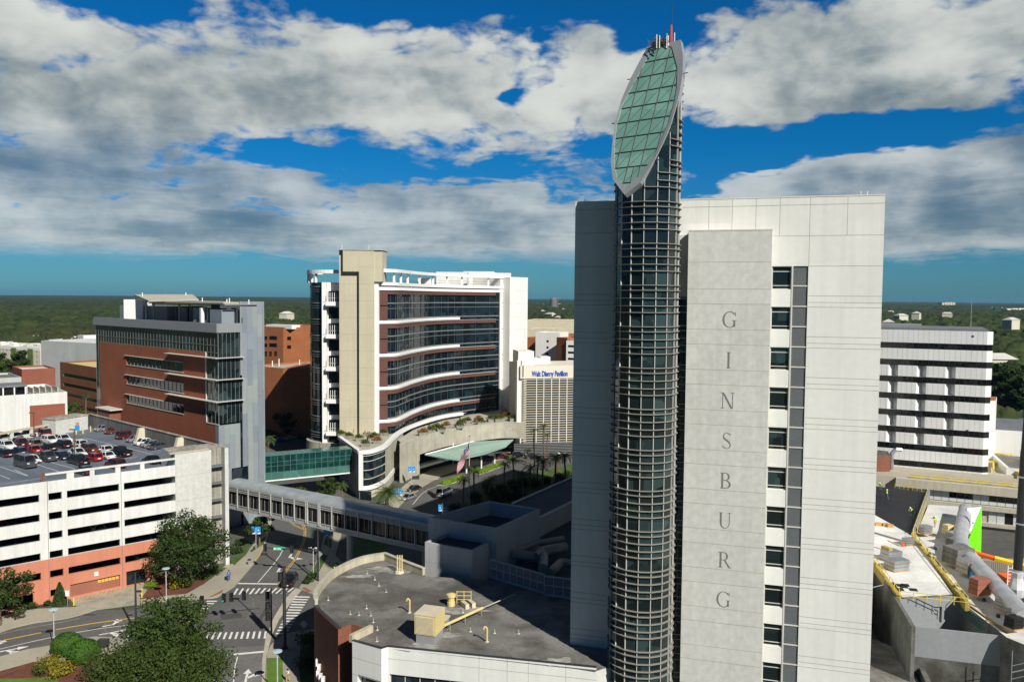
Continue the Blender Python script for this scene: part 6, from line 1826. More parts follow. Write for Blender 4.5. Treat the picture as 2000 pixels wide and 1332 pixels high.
# wrapped duct sweeping down to the right corner
du = MB(); pts = [(1886, 992), (1880, 1025), (1876, 1055), (1886, 1080), (1925, 1120), (1960, 1158), (2005, 1205)]
sp_ = smooth_path([(*G(u, v, CZ+1.3), CZ+1.3) for u, v in pts], 4); r = 1.15
rings = []
for i, p in enumerate(sp_):
    a = Vector(sp_[max(0, i-1)]); b = Vector(sp_[min(len(sp_)-1, i+1)]); d = (b-a).normalized(); s = d.cross(Vector((0, 0, 1))).normalized(); up = s.cross(d)
    rnd = random.Random(i); rings.append([Vector(p)+(s*math.cos(q)*r*1.0+up*math.sin(q)*r*.8)*(1+rnd.uniform(-.05, .05)) for q in [2*PI*k/12 for k in range(12)]])
vs = [v for R_ in rings for v in R_]; fs = [(i*12+k, i*12+(k+1) % 12, (i+1)*12+(k+1) % 12, (i+1)*12+k) for i in range(len(rings)-1) for k in range(12)]
du.mesh(vs, fs); du.face(rings[0][::-1]); du.face(rings[-1])
du.mesh([], [])
o = du.build('wrapped_duct', [M['galv_wrap']], smooth=True); tag(o, 'huge silver foil-wrapped duct sweeping across the construction roof', 'duct')
bl = MB(); bp = [(p[0]-1.25, p[1]-.6) for p in sp_[4:18]]; bl.strip(bp, CZ-.4, CZ+.7, -.15, .15); tag(bl.build('blue_sheet', M['blue_wrap']), 'strip of blue plastic sheet along the lower side of the foil duct', 'sheet')
# lime green sheathing wall
lw = MB(); a = (*G(1886, 1060, CZ), CZ); 
A1 = D(1889, 1057, 143); A2 = D(1916, 990, 150); A3 = D(1915, 1092, 141); A4 = D(1911, 1097, 139)
pts = [D(1889, 1060, 137), D(1918, 990, 140), D(1916, 1084, 139), D(1910, 1097, 138)]
lw.face(pts); lw.face([(x+.25, y+.5, z) for x, y, z in pts][::-1])
for i in range(4): a, b = pts[i], pts[(i+1) % 4]; lw.face([a, b, (b[0]+.25, b[1]+.5, b[2]), (a[0]+.25, a[1]+.5, a[2])])
t = thing('sheathed_gable', 'bright lime green sheathed gable wall beside the foil duct', 'wall', (pts[0][0], pts[0][1], CZ-1))
lw.build('sheathing', M['lime_wrap'], t)
rn = random.Random(4); fx = MB()
for i in range(9):
    for j in range(3):
        u = 1896+j*7+i*.6; v = 1000+i*10+j*3
        if u < 1889+(1060-v)*.4+2: continue
        x, y, z = D(u, v, 144.0); fx.box(x-.12, x+.12, y-.1, y+.1, z-.05, z+.05)
fx.build('brackets', M['dark_metal'], t)
tag(MB().prism([pts[0][:2], (pts[1][0]-3.2, pts[1][1]+2), (pts[1][0]+.2, pts[1][1]+4), (pts[2][0]+.3, pts[2][1]+.6)], 0, CZ-.7).build('gable_base', M['roof_white']), 'pale base block under the lime green gable', 'wall')
# white membrane slope left of the gable, leading up from the duct
mm = MB(); q = [D(1885, 1058, 142), D(1889, 992, 147), D(1918, 989, 147.2), D(1890, 1060, 142.5)]; mm.face(q); mm.face([(x, y+.3, z-.4) for x, y, z in q][::-1])
for i in range(4): a, b = q[i], q[(i+1) % 4]; mm.face([a, b, (b[0], b[1]+.3, b[2]-.4), (a[0], a[1]+.3, a[2]-.4)])
tag(mm.build('wrapped_slope', M['white_wrap']), 'wrinkled white wrapped slope leading down to the foil duct', 'roof')
# yard beyond with fence, brick wall, crane mast, boom lift
t = thing('picket_fence', 'grey-brown picket fence in the yard behind the foil duct', 'fence', (*G(1950, 1110, 4), 0))
a, b = G(1905, 1115, 3), G(2010, 1128, 3); f = Fr(a, to=b); Ln = math.dist(a, b)
for i in range(28): MB().fbox(f, Ln*i/28+.05, Ln*(i+1)/28-.05, -.06, .06, 0, 5.1).build('board', M['fence_wood'], t)
tag(MB().prism([G(1900, 1160, 1), G(2100, 1180, 1), G(2100, 1090, 1), G(1900, 1090, 1)], 0, 1.).build('yard', M['conc_pad']), kind='structure')
def mastx(u, v, y): return D(u, v, y)
t = thing('crane_mast', 'black lattice-free crane mast rising at the right edge', 'crane', (*D(1987, 1130, 118)[:2], 0))
p0 = D(1986, 1140, 118); p1 = D(2001, 880, 120); p2 = D(2008, 780, 121)
MB().tube(p0, p1, .62, 10, .52).build('boom', M['black'], t); MB().tube(p1, p2, .48, 10, .4).build('upper_boom', M['black'], t)
for k in (.1, .45, .8): p = Vector(p0).lerp(Vector(p1), k); MB().tube(p-Vector((0, 0, .12)), p+Vector((.02, 0, .12)), .66, 10).build('collar', M['steel'], t)
w = MB(); w.lathe([(.9, -2.2), (1.2, -.8), (.75, .8), (.85, 1.6)], (p0[0], p0[1], p0[2]+.2), 9); w.build('wrapping', M['white_wrap'], t)
MB().box(p0[0]-1.2, p0[0]+1.2, p0[1]-1, p0[1]+1, 0, p0[2]-1.8).build('base', M['dark_metal'], t)
t = thing('boom_lift', 'orange and yellow boom lift in the yard by the crane mast', 'boom lift', (*G(1996, 1150, 2), 1))
a = D(1893, 1076, 135); b = D(1942, 1090, 133); c = D(2004, 1106, 131)
MB().tube(a, b, .42, 6).build('tip_boom', M['orange'], t); MB().tube(b, c, .5, 6).build('main_boom', M['yellow'], t)
x, y, z = D(1988, 1128, 131); MB().box(x-2.5, x+3.5, y-1.2, y+1.5, z-2.0, z+.3).build('chassis', M['orange'], t)
for dx in (-1.8, 2.6):
    for dy in (-1.3, 1.2): MB().tube((x+dx, y+dy, z-2.2), (x+dx, y+dy+.5, z-2.2), .75, 12).build('wheel', M['tyre'], t)
t = thing('ladder', 'white ladder leaning by the crane base', 'ladder', (*D(1973, 1150, 125)[:2], 0))
x, y, z = D(1970, 1160, 125); l = MB()
for dx in (-.35, .35): l.tube((x+dx, y, z-.2), (x+dx+.4, y+.5, z+4.4), .07, 4)
for k in range(9): l.tube((x-.35+.04*k, y+.05*k, z+k*.5), (x+.35+.04*k, y+.05*k, z+k*.5), .05, 4)
l.build('rungs', M['white_metal'], t)
# stacks of material, pallets, boxes
def stack(label, u, v, w, d, h, m, z=CZ, rz=.3, n=3, cat='pallet'):
    x, y = G(u, v, z); t = thing('material_stack', label, cat, (x, y, z), rz)
    R_ = ROOT[t.name]
    def lb(x0, x1, y0, y1, z0, z1, nm, mt):
        b = MB().box(x0, x1, y0, y1, z0, z1); o = MB(); o.v = [tuple(R_ @ Vector(p)) for p in b.v]; o.f = b.f; o.m = b.m; o.build(nm, M[mt], t)
    lb(-w/2, w/2, -d/2, d/2, 0, .14, 'pallet', 'plywood')
    for i in range(n): k = .03*((i*7) % 3-1); lb(-w/2+.05+k, w/2-.05+k, -d/2+.05, d/2-.05-k, .16+i*(h-.14)/n, .14+(i+1)*(h-.14)/n-.03, 'bundle', m)
for a in [('grey bundle pallet below the ochre rail in the middle of the white slab', 1740, 1094, 2.6, 2., 1.6, 'galv'), ('larger grey bundle pallet beside the diagonal guard rail', 1751, 1112, 2.8, 2.2, 1.7, 'galv'),
          ('pallet of yellow-brown timber at the foot of the ochre rail', 1731, 1091, .8, 1.8, 1.9, 'ochre'), ('grey crate pallet near the worker on the pale slab', 1807, 1041, 1.8, 1.5, 1.4, 'galv'),
          ('small grey generator pallet beside the orange bucket', 1773, 1064, 1.8, 1.2, 1.2, 'galv'), ('yellow crate pallet at the far end of the equipment row', 1851, 1044, 1.4, 1.4, 1.8, 'yellow_pale'),
          ('dark grey cabinet nearest the yellow crate', 1862, 1059, 2., 1.8, 1.8, 'grey_wall'), ('dark grey cabinet second from the yellow crate', 1864, 1072, 2., 1.8, 1.8, 'conc_dark'),
          ('large dark container at the bend of the foil duct', 1871, 1100, 3.4, 3., 2.6, 'conc_dark'), ('pale grey cabinet under the foil duct', 1890, 1117, 2.4, 2.2, 2., 'galv'),
          ('rust red stack of boxes beside the foil duct', 1913, 1160, 2.4, 1.6, 2.3, 'salmon_dark'), ('grey box between the red stack and the foil duct', 1930, 1150, 2.2, 2., 1.8, 'galv'),
          ('silver crate near the lower end of the foil duct', 1965, 1190, 2.2, 1.8, 1.5, 'galv'), ('grey crate at the lower right end of the foil duct', 1993, 1214, 2.2, 2., 1.6, 'galv'),
          ('black reel stack on a pallet at the lower right', 1980, 1226, 1.7, 1.5, 1.5, 'black'), ('small grey unit on the slab under the long guard rail', 1917, 1142, 2.4, 1.8, 1.2, 'galv')]:
    stack(*a)
for i, (u, v) in enumerate(((1714, 1026), (1729, 1027), (1738, 1029))):
    x, y = G(u, v, CZ); m = MB(); m.box(x-.5, x+.5, y-.35, y+.35, CZ, CZ+.5); m.box(x-.52, x+.52, y-.05, y+.05, CZ+.5, CZ+.52); tag(m.build('cardboard_box', M['plywood']), ['cardboard box nearest the tower on the membrane edge', 'middle cardboard box on the membrane edge', 'cardboard box farthest from the tower on the membrane edge'][i], 'box', 'boxes on the membrane edge')
x, y = G(1763, 1067, CZ); t = thing('bucket', 'orange bucket on the white roof slab', 'bucket', (x, y, CZ)); MB().lathe([(.22, 0), (.3, .6)], (x, y, CZ), 10).build('pail', M['orange'], t); MB().path([(x-.3, y, CZ+.6), (x, y, CZ+.85), (x+.3, y, CZ+.6)], .02, 4).build('handle', M['steel'], t)
k_ = 0
for (u, v) in ((1741, 1139), (1753, 1142), (1765, 1145), (1744, 1146), (1757, 1150), (1768, 1142), (1784, 1151), (1750, 1152)):
    x, y = G(u, v, CZ+.05); f = Fr((x, y), ang=-.25); m = MB(); m.fbox(f, -.5, .5, -.5, .5, CZ, CZ+.08); 
    for j in range(3): m.fbox(f, -.48+.34*j, -.2+.34*j, -.47, .47, CZ+.08, CZ+.09)
    tag(m.build('roof_mat', M['black']), 'flat black square mat laid on the white roof slab near the yellow rail', 'mat', 'black mats on the white slab')

# small leftovers scattered on the slabs
rnd = random.Random(31)
for i in range(22):
    u, v = rnd.choice(((rnd.uniform(1712, 1780), rnd.uniform(1060, 1150)), (rnd.uniform(1800, 1860), rnd.uniform(1000, 1090)), (rnd.uniform(1880, 1960), rnd.uniform(1160, 1225))))
    z = CZ if u < 1790 else CZ-.6; x, y = G(u, v, z); f = Fr((x, y), ang=rnd.uniform(0, 3)); m = MB(); k = i % 3
    if k == 0: m.fbox(f, -rnd.uniform(.6, 1.6), rnd.uniform(.6, 1.6), -.08, .08, z, z+.1)
    elif k == 1: m.lathe([(.22, 0), (.26, .15), (.2, .4), (.05, .46)], (x, y, z), 8)
    else: m.tube(f.p(-1.1, 0, z+.08), f.p(1.1, .3, z+.08), .07, 6)
    tag(m.build(('timber_plank', 'cable_drum', 'loose_pipe')[k], M[('plywood', 'dark_metal', 'steel')[k]]), ('loose timber plank lying on the pale construction slabs', 'small dark drum standing on the pale construction slabs', 'loose grey pipe lying on the pale construction slabs')[k], ('plank', 'drum', 'pipe')[k], ('loose planks', 'small drums', 'loose pipes')[k]+' on the construction slabs')
# ---------- far wooded country: one canopy sheet, densest where it is near ----------
def canopy():
    rs = [300.]
    while rs[-1] < 15000:
        r = rs[-1]; rs.append(r+max(2.0, r*.0062))
    rs = np.array(rs); az = np.linspace(-.78, .78, 1100)
    Rr, A = np.meshgrid(rs, az, indexing='ij'); x = Rr*np.sin(A); y = Rr*np.cos(A)
    def hsh(i, j, k): 
        v = np.sin(i*127.1+j*311.7+k*74.7)*43758.5453; return v-np.floor(v)
    def worley(x, y, cell, seed):
        gx_, gy_ = np.floor(x/cell), np.floor(y/cell); best = np.full(x.shape, -9.)
        for dx in (-1, 0, 1):
            for dy in (-1, 0, 1):
                i, j = gx_+dx, gy_+dy; cx = (i+.15+.7*hsh(i, j, seed))*cell; cy = (j+.15+.7*hsh(i, j, seed+1))*cell
                rad = cell*(.55+.35*hsh(i, j, seed+2)); top = .55+.45*hsh(i, j, seed+3)
                d2 = ((x-cx)**2+(y-cy)**2)/rad**2; h = np.where(d2 < 1, top*np.sqrt(np.clip(1-d2, 0, 1))**.8, -.0)
                best = np.maximum(best, h)
        return np.clip(best, 0, 1)
    def vnoise(x, y, s, k):
        x, y = x/s, y/s; i, j = np.floor(x), np.floor(y); fx, fy = x-i, y-j; fx = fx*fx*(3-2*fx); fy = fy*fy*(3-2*fy)
        return (hsh(i, j, k)*(1-fx)+hsh(i+1, j, k)*fx)*(1-fy)+(hsh(i, j+1, k)*(1-fx)+hsh(i+1, j+1, k)*fx)*fy
    h = worley(x, y, 13., 3)*12+worley(x+31, y+17, 24., 13)*9+worley(x, y, 4.2, 9)*2.6+vnoise(x, y, 1.6, 5)*1.6+vnoise(x, y, 60, 8)*5-1.
    h *= .45+.55*np.clip((vnoise(x, y, 140, 2)+vnoise(x, y, 420, 6))*1.3-.25, 0, 1)+.25*0
    far = np.clip((Rr-1500)/6000, 0, 1); h = h*(1-far*.3)+far*vnoise(x, y, 900, 4)*16
    # clearings: lake and built-up strips
    def hole(cx, cy, rx, ry, ang=0.):
        u_ = (x-cx)*math.cos(ang)+(y-cy)*math.sin(ang); v_ = -(x-cx)*math.sin(ang)+(y-cy)*math.cos(ang)
        return np.clip(1.6-((u_/rx)**2+(v_/ry)**2), 0, 1)
    for q in HOLES: h = h*(1-hole(*q))-.6*hole(*q)
    edge = np.clip((Rr-300)/15, 0, 1); h = h*edge
    n, m = x.shape
    co_ = np.stack([x, y, h], -1).reshape(-1, 3).astype(np.float32)
    idx = np.arange(n*m).reshape(n, m); quads = np.stack([idx[:-1, :-1], idx[1:, :-1], idx[1:, 1:], idx[:-1, 1:]], -1).reshape(-1, 4)[:, ::-1]
    me = bpy.data.meshes.new('woodland'); me.vertices.add(len(co_)); me.vertices.foreach_set('co', co_.ravel())
    k = len(quads); me.loops.add(k*4); me.loops.foreach_set('vertex_index', quads.ravel().astype(np.int32))
    me.polygons.add(k); me.polygons.foreach_set('loop_start', np.arange(0, k*4, 4, dtype=np.int32)); me.polygons.foreach_set('loop_total', np.full(k, 4, dtype=np.int32))
    me.update(calc_edges=True); me.materials.append(M['woodland']); o = bpy.data.objects.new('woodland', me); C.objects.link(o)
    tag(o, 'unbroken green tree canopy stretching to the horizon', 'woodland', kind='stuff')
def woodmat():
    m, nt, b = newmat('woodland'); L = nt.links.new; geo = N(nt, 'ShaderNodeNewGeometry')
    n1 = N(nt, 'ShaderNodeTexNoise', Scale=.06, Detail=6.); n2 = N(nt, 'ShaderNodeTexNoise', Scale=.3, Detail=5.); n3 = N(nt, 'ShaderNodeTexNoise', Scale=.004, Detail=3.)
    n2.inputs['Roughness'].default_value = .7
    for q in (n1, n2, n3): L(geo.outputs['Position'], q.inputs['Vector'])
    def mr(s, a, b_):
        r = N(nt, 'ShaderNodeMapRange'); r.inputs['From Min'].default_value = a; r.inputs['From Max'].default_value = b_; L(s, r.inputs['Value']); return r.outputs[0]
    mx = N(nt, 'ShaderNodeMix', data_type='RGBA'); L(mr(n1.outputs[0], .35, .65), mx.inputs[0]); mx.inputs[6].default_value = (.013, .030, .008, 1); mx.inputs[7].default_value = (.05, .072, .018, 1)
    m2 = N(nt, 'ShaderNodeMix', data_type='RGBA'); L(mr(n2.outputs[0], .45, .9), m2.inputs[0]); L(mx.outputs[2], m2.inputs[6]); m2.inputs[7].default_value = (.06, .07, .022, 1)
    m3 = N(nt, 'ShaderNodeMix', data_type='RGBA'); L(mr(n3.outputs[0], .5, .75), m3.inputs[0]); L(m2.outputs[2], m3.inputs[6]); m3.inputs[7].default_value = (.042, .036, .02, 1)
    L(m3.outputs[2], b.inputs['Base Color']); b.inputs['Roughness'].default_value = .95; b.inputs['Specular IOR Level'].default_value = .15
    bp = N(nt, 'ShaderNodeBump', Strength=.8, Distance=.8); L(n2.outputs[0], bp.inputs['Height']); L(bp.outputs[0], b.inputs['Normal'])
    return m
M['woodland'] = woodmat()
LK = G(1990, 736, 0)
HOLES = [(LK[0]+60, LK[1]+10, 190, 42, -.05), (-150, 420, 180, 130), (30, 430, 60, 120), (220, 330, 90, 60), (60, 620, 190, 90), (900, 2500, 500, 300), (-1200, 3600, 900, 260), (450, 4200, 700, 300), (1750, 3300, 900, 300), (-600, 6500, 1500, 500)]
canopy()
lk = MB().face([(LK[0]-170, LK[1]-75, .3), (LK[0]+420, LK[1]-75, .3), (LK[0]+420, LK[1]+60, .3), (LK[0]-170, LK[1]+60, .3)])
def watermat():
    m, nt, b = newmat('lake'); b.inputs['Base Color'].default_value = (.03, .05, .055, 1); b.inputs['Roughness'].default_value = .18
    g = N(nt, 'ShaderNodeNewGeometry'); n = N(nt, 'ShaderNodeTexNoise', Scale=.25, Detail=4.); nt.links.new(g.outputs['Position'], n.inputs['Vector'])
    bp = N(nt, 'ShaderNodeBump', Strength=.25, Distance=.3); nt.links.new(n.outputs[0], bp.inputs['Height']); nt.links.new(bp.outputs[0], b.inputs['Normal']); return m
tag(lk.build('lake', watermat()), kind='structure')
# ---------- broadleaf tree prototypes ----------
def leaf_cloud(mb, rnd, centre, rad, n, size, flat=.75):
    for _ in range(n):
        # points near the shell of a clump
        d = Vector((rnd.gauss(0, 1), rnd.gauss(0, 1), rnd.gauss(0, 1))).normalized(); r = rad*(rnd.random()**.35)
        p = centre+Vector((d.x*r, d.y*r, d.z*r*flat))
        nrm = (d+Vector((rnd.uniform(-.8, .8), rnd.uniform(-.8, .8), rnd.uniform(-.2, .9)))).normalized()
        a = nrm.orthogonal().normalized(); a.rotate(Matrix.Rotation(rnd.uniform(0, 6.28), 3, nrm)); b = nrm.cross(a); s = size*rnd.uniform(.6, 1.3)
        mb.face([p-a*s*.5, p+b*s*.32, p+a*s*.5, p-b*s*.32])
def tree(label, cat, h, r, mat_, seed, clumps=34, per=130, leaf=.5, trunk_h=.3, name='tree', squash=.72, group=None, crown_base=.25):
    rnd = random.Random(seed); t = thing(name, label, cat, (0, 0, 0), 0, group)
    tk = MB(); tr = h*.022+.08
    tk.tube((0, 0, 0), (0, 0, h*trunk_h), tr, 8, tr*.75)
    cb = MB(); cz = h*(crown_base+(1-crown_base)/2); hz_ = h*(1-crown_base)/2
    cents = []
    for i in range(clumps):
        for _ in range(20):
            d = Vector((rnd.gauss(0, 1), rnd.gauss(0, 1), rnd.gauss(0, 1))).normalized(); q = rnd.uniform(.3, .98)
            c = Vector((d.x*r*q, d.y*r*q, cz+d.z*hz_*q*.95))
            if all((c-o).length > r*.24 for o in cents): break
        cents.append(c)
    for i, c in enumerate(cents):
        k_ = rnd.uniform(.15, .34); leaf_cloud(cb, rnd, c, r*k_, int(per*(k_/.27)**1.6), leaf, squash)
        if i % 3 == 0:
            a = Vector((0, 0, h*trunk_h*.85)); mid = a.lerp(c, .5)+Vector((rnd.uniform(-.3, .3), rnd.uniform(-.3, .3), h*.03)); tk.path([a, mid, c], tr*.3, 5)
    tk.build('trunk', M['trunk'], t); cb.build('crown', M[mat_], t)
    return t
def shrub(label, rad, mat_, seed, n=500, leaf=.28, sq=.8, name='shrub', tall=1., group=None, lumps=7):
    rnd = random.Random(seed); t = thing(name, label, 'shrub', (0, 0, 0), 0, group); cb = MB()
    for i in range(lumps):
        a = rnd.uniform(0, 6.28); q = rnd.uniform(0, .6)*rad
        leaf_cloud(cb, rnd, Vector((math.cos(a)*q, math.sin(a)*q, rad*.45*tall*rnd.uniform(.7, 1.3))), rad*.55, n//lumps, leaf, sq*tall)
    cb.build('foliage', M[mat_], t); MB().tube((0, 0, 0), (0, 0, rad*.5), .08, 5).build('stem', M['trunk'], t)
    return t
def at(px, z=0.): return (*G(px[0], px[1], z), z)
tb = tree('large round dark green street tree beside the white garage stair tower', 'tree', 12.4, 6.6, 'leaf_dark', 11, 66, 190, .44, name='street_tree', crown_base=.12)
place(tb, at((372, 1143)), .4)
t2 = tree('broad green tree standing by the south side crossing, nearest the viewer', 'tree', 8.9, 5.6, 'leaf_mid', 12, 60, 190, .38, name='street_tree', crown_base=.1)
place(t2, at((335, 1296)), .0)
t3 = tree('wide olive-green low tree at the bottom edge right of the topiary balls', 'tree', 6.2, 6.6, 'leaf_olive2', 13, 62, 210, .34, name='low_tree', trunk_h=.2, crown_base=.02)
place(t3, at((262, 1352)), 0)
copy_tree(t3, at((352, 1372)), 2.2, (1., 1., 1.05), label='wide olive-green low tree cut by the bottom edge beside the yellow line')
t4 = tree('loose dark green tree cut by the left edge in front of the garage', 'tree', 9., 4.6, 'leaf_dark', 14, 32, 150, .42, name='street_tree', crown_base=.05); place(t4, at((0, 1222)), 0)
t5 = tree('small dark street tree under the footbridge beside the banner pole', 'tree', 6.2, 3.2, 'leaf_dark', 15, 24, 110, .4, name='street_tree', crown_base=.35); place(t5, at((507, 1066)), 0)
# distinct trees of the middle distance
mp = [tree('dark leafy tree', 'tree', 11, 5.5, 'leaf_dark', 21, 34, 110, .75, crown_base=.06), tree('mid green leafy tree', 'tree', 10, 5., 'leaf', 22, 30, 100, .7, crown_base=.08)]
MTW = [((528, 825), 0, 1.0, 'dark bushy tree left of the row in front of the orange brick block'), ((550, 832), 0, 1.15, 'second dark bushy tree in the row in front of the orange brick block'), ((575, 828), 0, 1.1, 'dark bushy tree nearest the round glass end of the hospital'), ((560, 850), 0, .9, 'low dark tree in the shade below the orange brick block'),
       ((540, 990), 1, .55, 'small leafy tree seen through the gap below the green glass bridge'), ((580, 985), 1, .5, 'second small leafy tree below the green glass bridge'), ((640, 975), 0, .5, 'small dark tree below the right end of the green glass bridge'),
       ((20, 736), 0, 1.6, 'dark tree in front of the pale apartments at the left edge'), ((45, 742), 0, 1.6, 'dark tree in front of the green striped apartment bays'), ((74, 738), 0, 1.4, 'dark tree between the apartments and the blank pale block'), ((8, 745), 1, 1.5, 'mid green tree at the far left below the apartments'),
       ((142, 820), 1, .8, 'leafy tree between the white block and the brown ribbon-window block'), ((1965, 800), 0, 1.8, 'large dark tree by the lake at the right edge'), ((1990, 795), 0, 1.9, 'rightmost dark tree by the lake'), ((1945, 790), 0, 1.4, 'dark tree just right of the banded block'), ((1955, 770), 0, 1.6, 'dark tree on the near lake shore'),
       ((1045, 640), 0, 1.8, 'dark tree right of the white end wall in the distance'), ((1075, 648), 1, 1.8, 'tree in front of the cream roofs in the distance'), ((1100, 645), 0, 1.9, 'second tree in front of the cream roofs in the distance'),
       ((1040, 668), 0, .95, 'tree below the cream roofs nearest the white end wall'), ((1058, 666), 1, .9, 'mid green tree below the middle of the cream roofs'), ((1082, 667), 0, 1., 'dark tree below the cream roofs above the white stair block'), ((1104, 668), 0, .95, 'dark tree below the cream roofs beside the tower edge'),
       ((1975, 812), 0, 1.5, 'dark tree behind the long low pale wing at the right'), ((2000, 815), 0, 1.7, 'dark tree cut by the right frame edge behind the pale wing'), ((1952, 745), 0, 1.5, 'dark tree on the far side of the lake by the banded block'), ((1990, 705), 0, 1.6, 'dark tree on the far lake shore at the right edge')]
us = set()
for px_, k, s, lb in MTW:
    p = at(px_)
    if k not in us: us.add(k); place(mp[k], p, 0, s, lb, 'leafy trees of the middle distance')
    else: copy_tree(mp[k], p, px_[0]*.7, s, label=lb, group='leafy trees of the middle distance')
# near shrubs
for rad, m, seed, px_, lb, kw in ((2.0, 'leaf_bright', 1, (131, 1279), 'clipped round green topiary ball, the left of the pair', dict(n=3600, leaf=.16, sq=.95, lumps=1)), (2.05, 'leaf_bright', 2, (165, 1294), 'clipped round green topiary ball, the right of the pair', dict(n=3400, leaf=.16, sq=.95, lumps=1))):
    t = thing('topiary_ball', lb, 'shrub', (0, 0, 0), 0, 'clipped topiary pair'); rnd = random.Random(seed); cb = MB()
    for _ in range(kw['n']):
        d = Vector((rnd.gauss(0, 1), rnd.gauss(0, 1), rnd.gauss(0, 1))).normalized()
        p = Vector((d.x*rad, d.y*rad, rad*.78+d.z*rad*.78))*1.; p *= rnd.uniform(.97, 1.01); a = d.orthogonal().normalized(); a.rotate(Matrix.Rotation(rnd.uniform(0, 6.28), 3, d)); b = d.cross(a); s = .26
        d2 = d*.08*rnd.uniform(-1, 1); cb.face([p-a*s*.5, p+b*s*.4+d2, p+a*s*.5, p-b*s*.4-d2])
    cb.build('foliage', M['leaf_clip'], t); MB().tube((0, 0, 0), (0, 0, rad*.6), .12, 6).build('stem', M['trunk'], t)
    MB().lathe([(rad*.3, .1), (rad*.9, rad*.45), (rad*.92, rad*.9), (rad*.3, rad*1.45)], (0, 0, 0), 14).build('inner_foliage', M['leaf_dark'], t)
    place(t, at(px_))
SH_ = [(2., 'leaf_yellow', 3, (95, 1305), 'yellow-green low shrub at the mulch edge left of the topiary', {}), (2.2, 'leaf_yellow', 4, (122, 1318), 'yellow-green shrub mass right of the mulch bed', {}), (1.6, 'leaf_olive', 5, (78, 1318), 'small olive shrub near the pavement at the lower left', {}),
       (1.5, 'leaf_bright', 6, (300, 1146), 'bright lime shrub in the mulch bed beside the driveway', {}), (2.0, 'leaf_yellow', 7, (343, 1150), 'yellowish hedge shrub under the large street tree', {}), (1.8, 'leaf_olive', 8, (362, 1146), 'olive hedge shrub under the large street tree', {}),
       (2.2, 'leaf_dark', 9, (395, 1130), 'dark shrub beside the pavement under the large street tree', {}), (1.6, 'leaf_dark', 10, (415, 1115), 'dark shrub near the foot of the garage end wall', {}), (1.2, 'leaf_dark', 16, (60, 1188), 'low clipped dark hedge by the garage wall', {}), (.8, 'leaf_dark', 17, (91, 1182), 'small round dark shrub by the garage wall', {}),
       (1.5, 'leaf_dark', 18, (463, 1080), 'leafy shrub beside the garage end wall', {}), (1.3, 'leaf_dark', 19, (470, 1064), 'taller leafy shrub under the footbridge end', {}), (1.2, 'leaf_dark', 20, (608, 1130), 'low green shrub at the foot of the right-hand signal pole', {}), (1., 'leaf_dark', 22, (598, 1139), 'low green shrub at the tip of the pavement corner', {}),
       (2.4, 'leaf_dark', 23, (610, 1260), 'dark hedge mass against the brick drum', {}), (2.2, 'leaf_dark', 24, (604, 1300), 'second dark hedge mass against the brick drum', {}), (1.6, 'leaf_yellow', 25, (722, 1050), 'yellow-green bush peeking below the footbridge by the round pier', {}),
       (2.6, 'leaf', 26, (776, 925), 'lush green bush on the pavement beside the white ribbon wall', {}), (1.6, 'leaf_dark', 27, (792, 920), 'small dark bush left of the banner pole by the entrance', {})]
for rad, m, seed, px_, lb, kw in SH_: place(shrub(lb, rad, m, seed, n=int(420*rad), **kw), at(px_, .1), seed)
cs = thing('conical_shrub', 'tall conical clipped shrub against the salmon garage wall', 'shrub', at((117, 1180))); cb = MB(); rnd = random.Random(8); cc = Vector(at((117, 1180)))
for i in range(1500):
    z = rnd.random()**1.2; r = (1-z)**.8*1.15*rnd.uniform(.85, 1.); a = rnd.uniform(0, 6.28); p = cc+Vector((math.cos(a)*r, math.sin(a)*r, z*3.6)); d = Vector((rnd.uniform(-1, 1), rnd.uniform(-1, 1), rnd.uniform(-1, 1))).normalized()*.16; e = d.orthogonal()*.8
    cb.face([p-d, p+e, p+d, p-e])
cb.build('foliage', M['leaf_dark'], cs)
# clipped lime hedges by the drop-off lane
for px_, lb in ((((862, 948), (900, 936)), 'clipped lime green hedge between the two lanes, nearer the flagpole'), (((932, 926), (975, 911)), 'clipped lime green hedge beside the canopy columns')):
    a, b = G(*px_[0]), G(*px_[1]); f = Fr(a, to=b); Ln = math.dist(a, b); t = thing('hedge', lb, 'hedge', (*a, 0)); rnd = random.Random(3); cb = MB()
    for _ in range(1400):
        s = rnd.uniform(0, Ln); d = rnd.gauss(0, .55); z = .2+1.0*rnd.random()**.5*math.exp(-d*d); p = Vector(f.p(s, d, z)); v = Vector((rnd.uniform(-1, 1), rnd.uniform(-1, 1), rnd.uniform(-.3, 1))).normalized()*.2; e = v.orthogonal()*.7
        cb.face([p-v, p+e, p+v, p-e])
    cb.build('foliage', M['leaf_bright'], t)
    k = MB(); k.fbox(f, -.5, Ln+.5, -1.1, 1.1, 0, .15); tag(k.build('planting_kerb', M['kerb']), kind='structure')
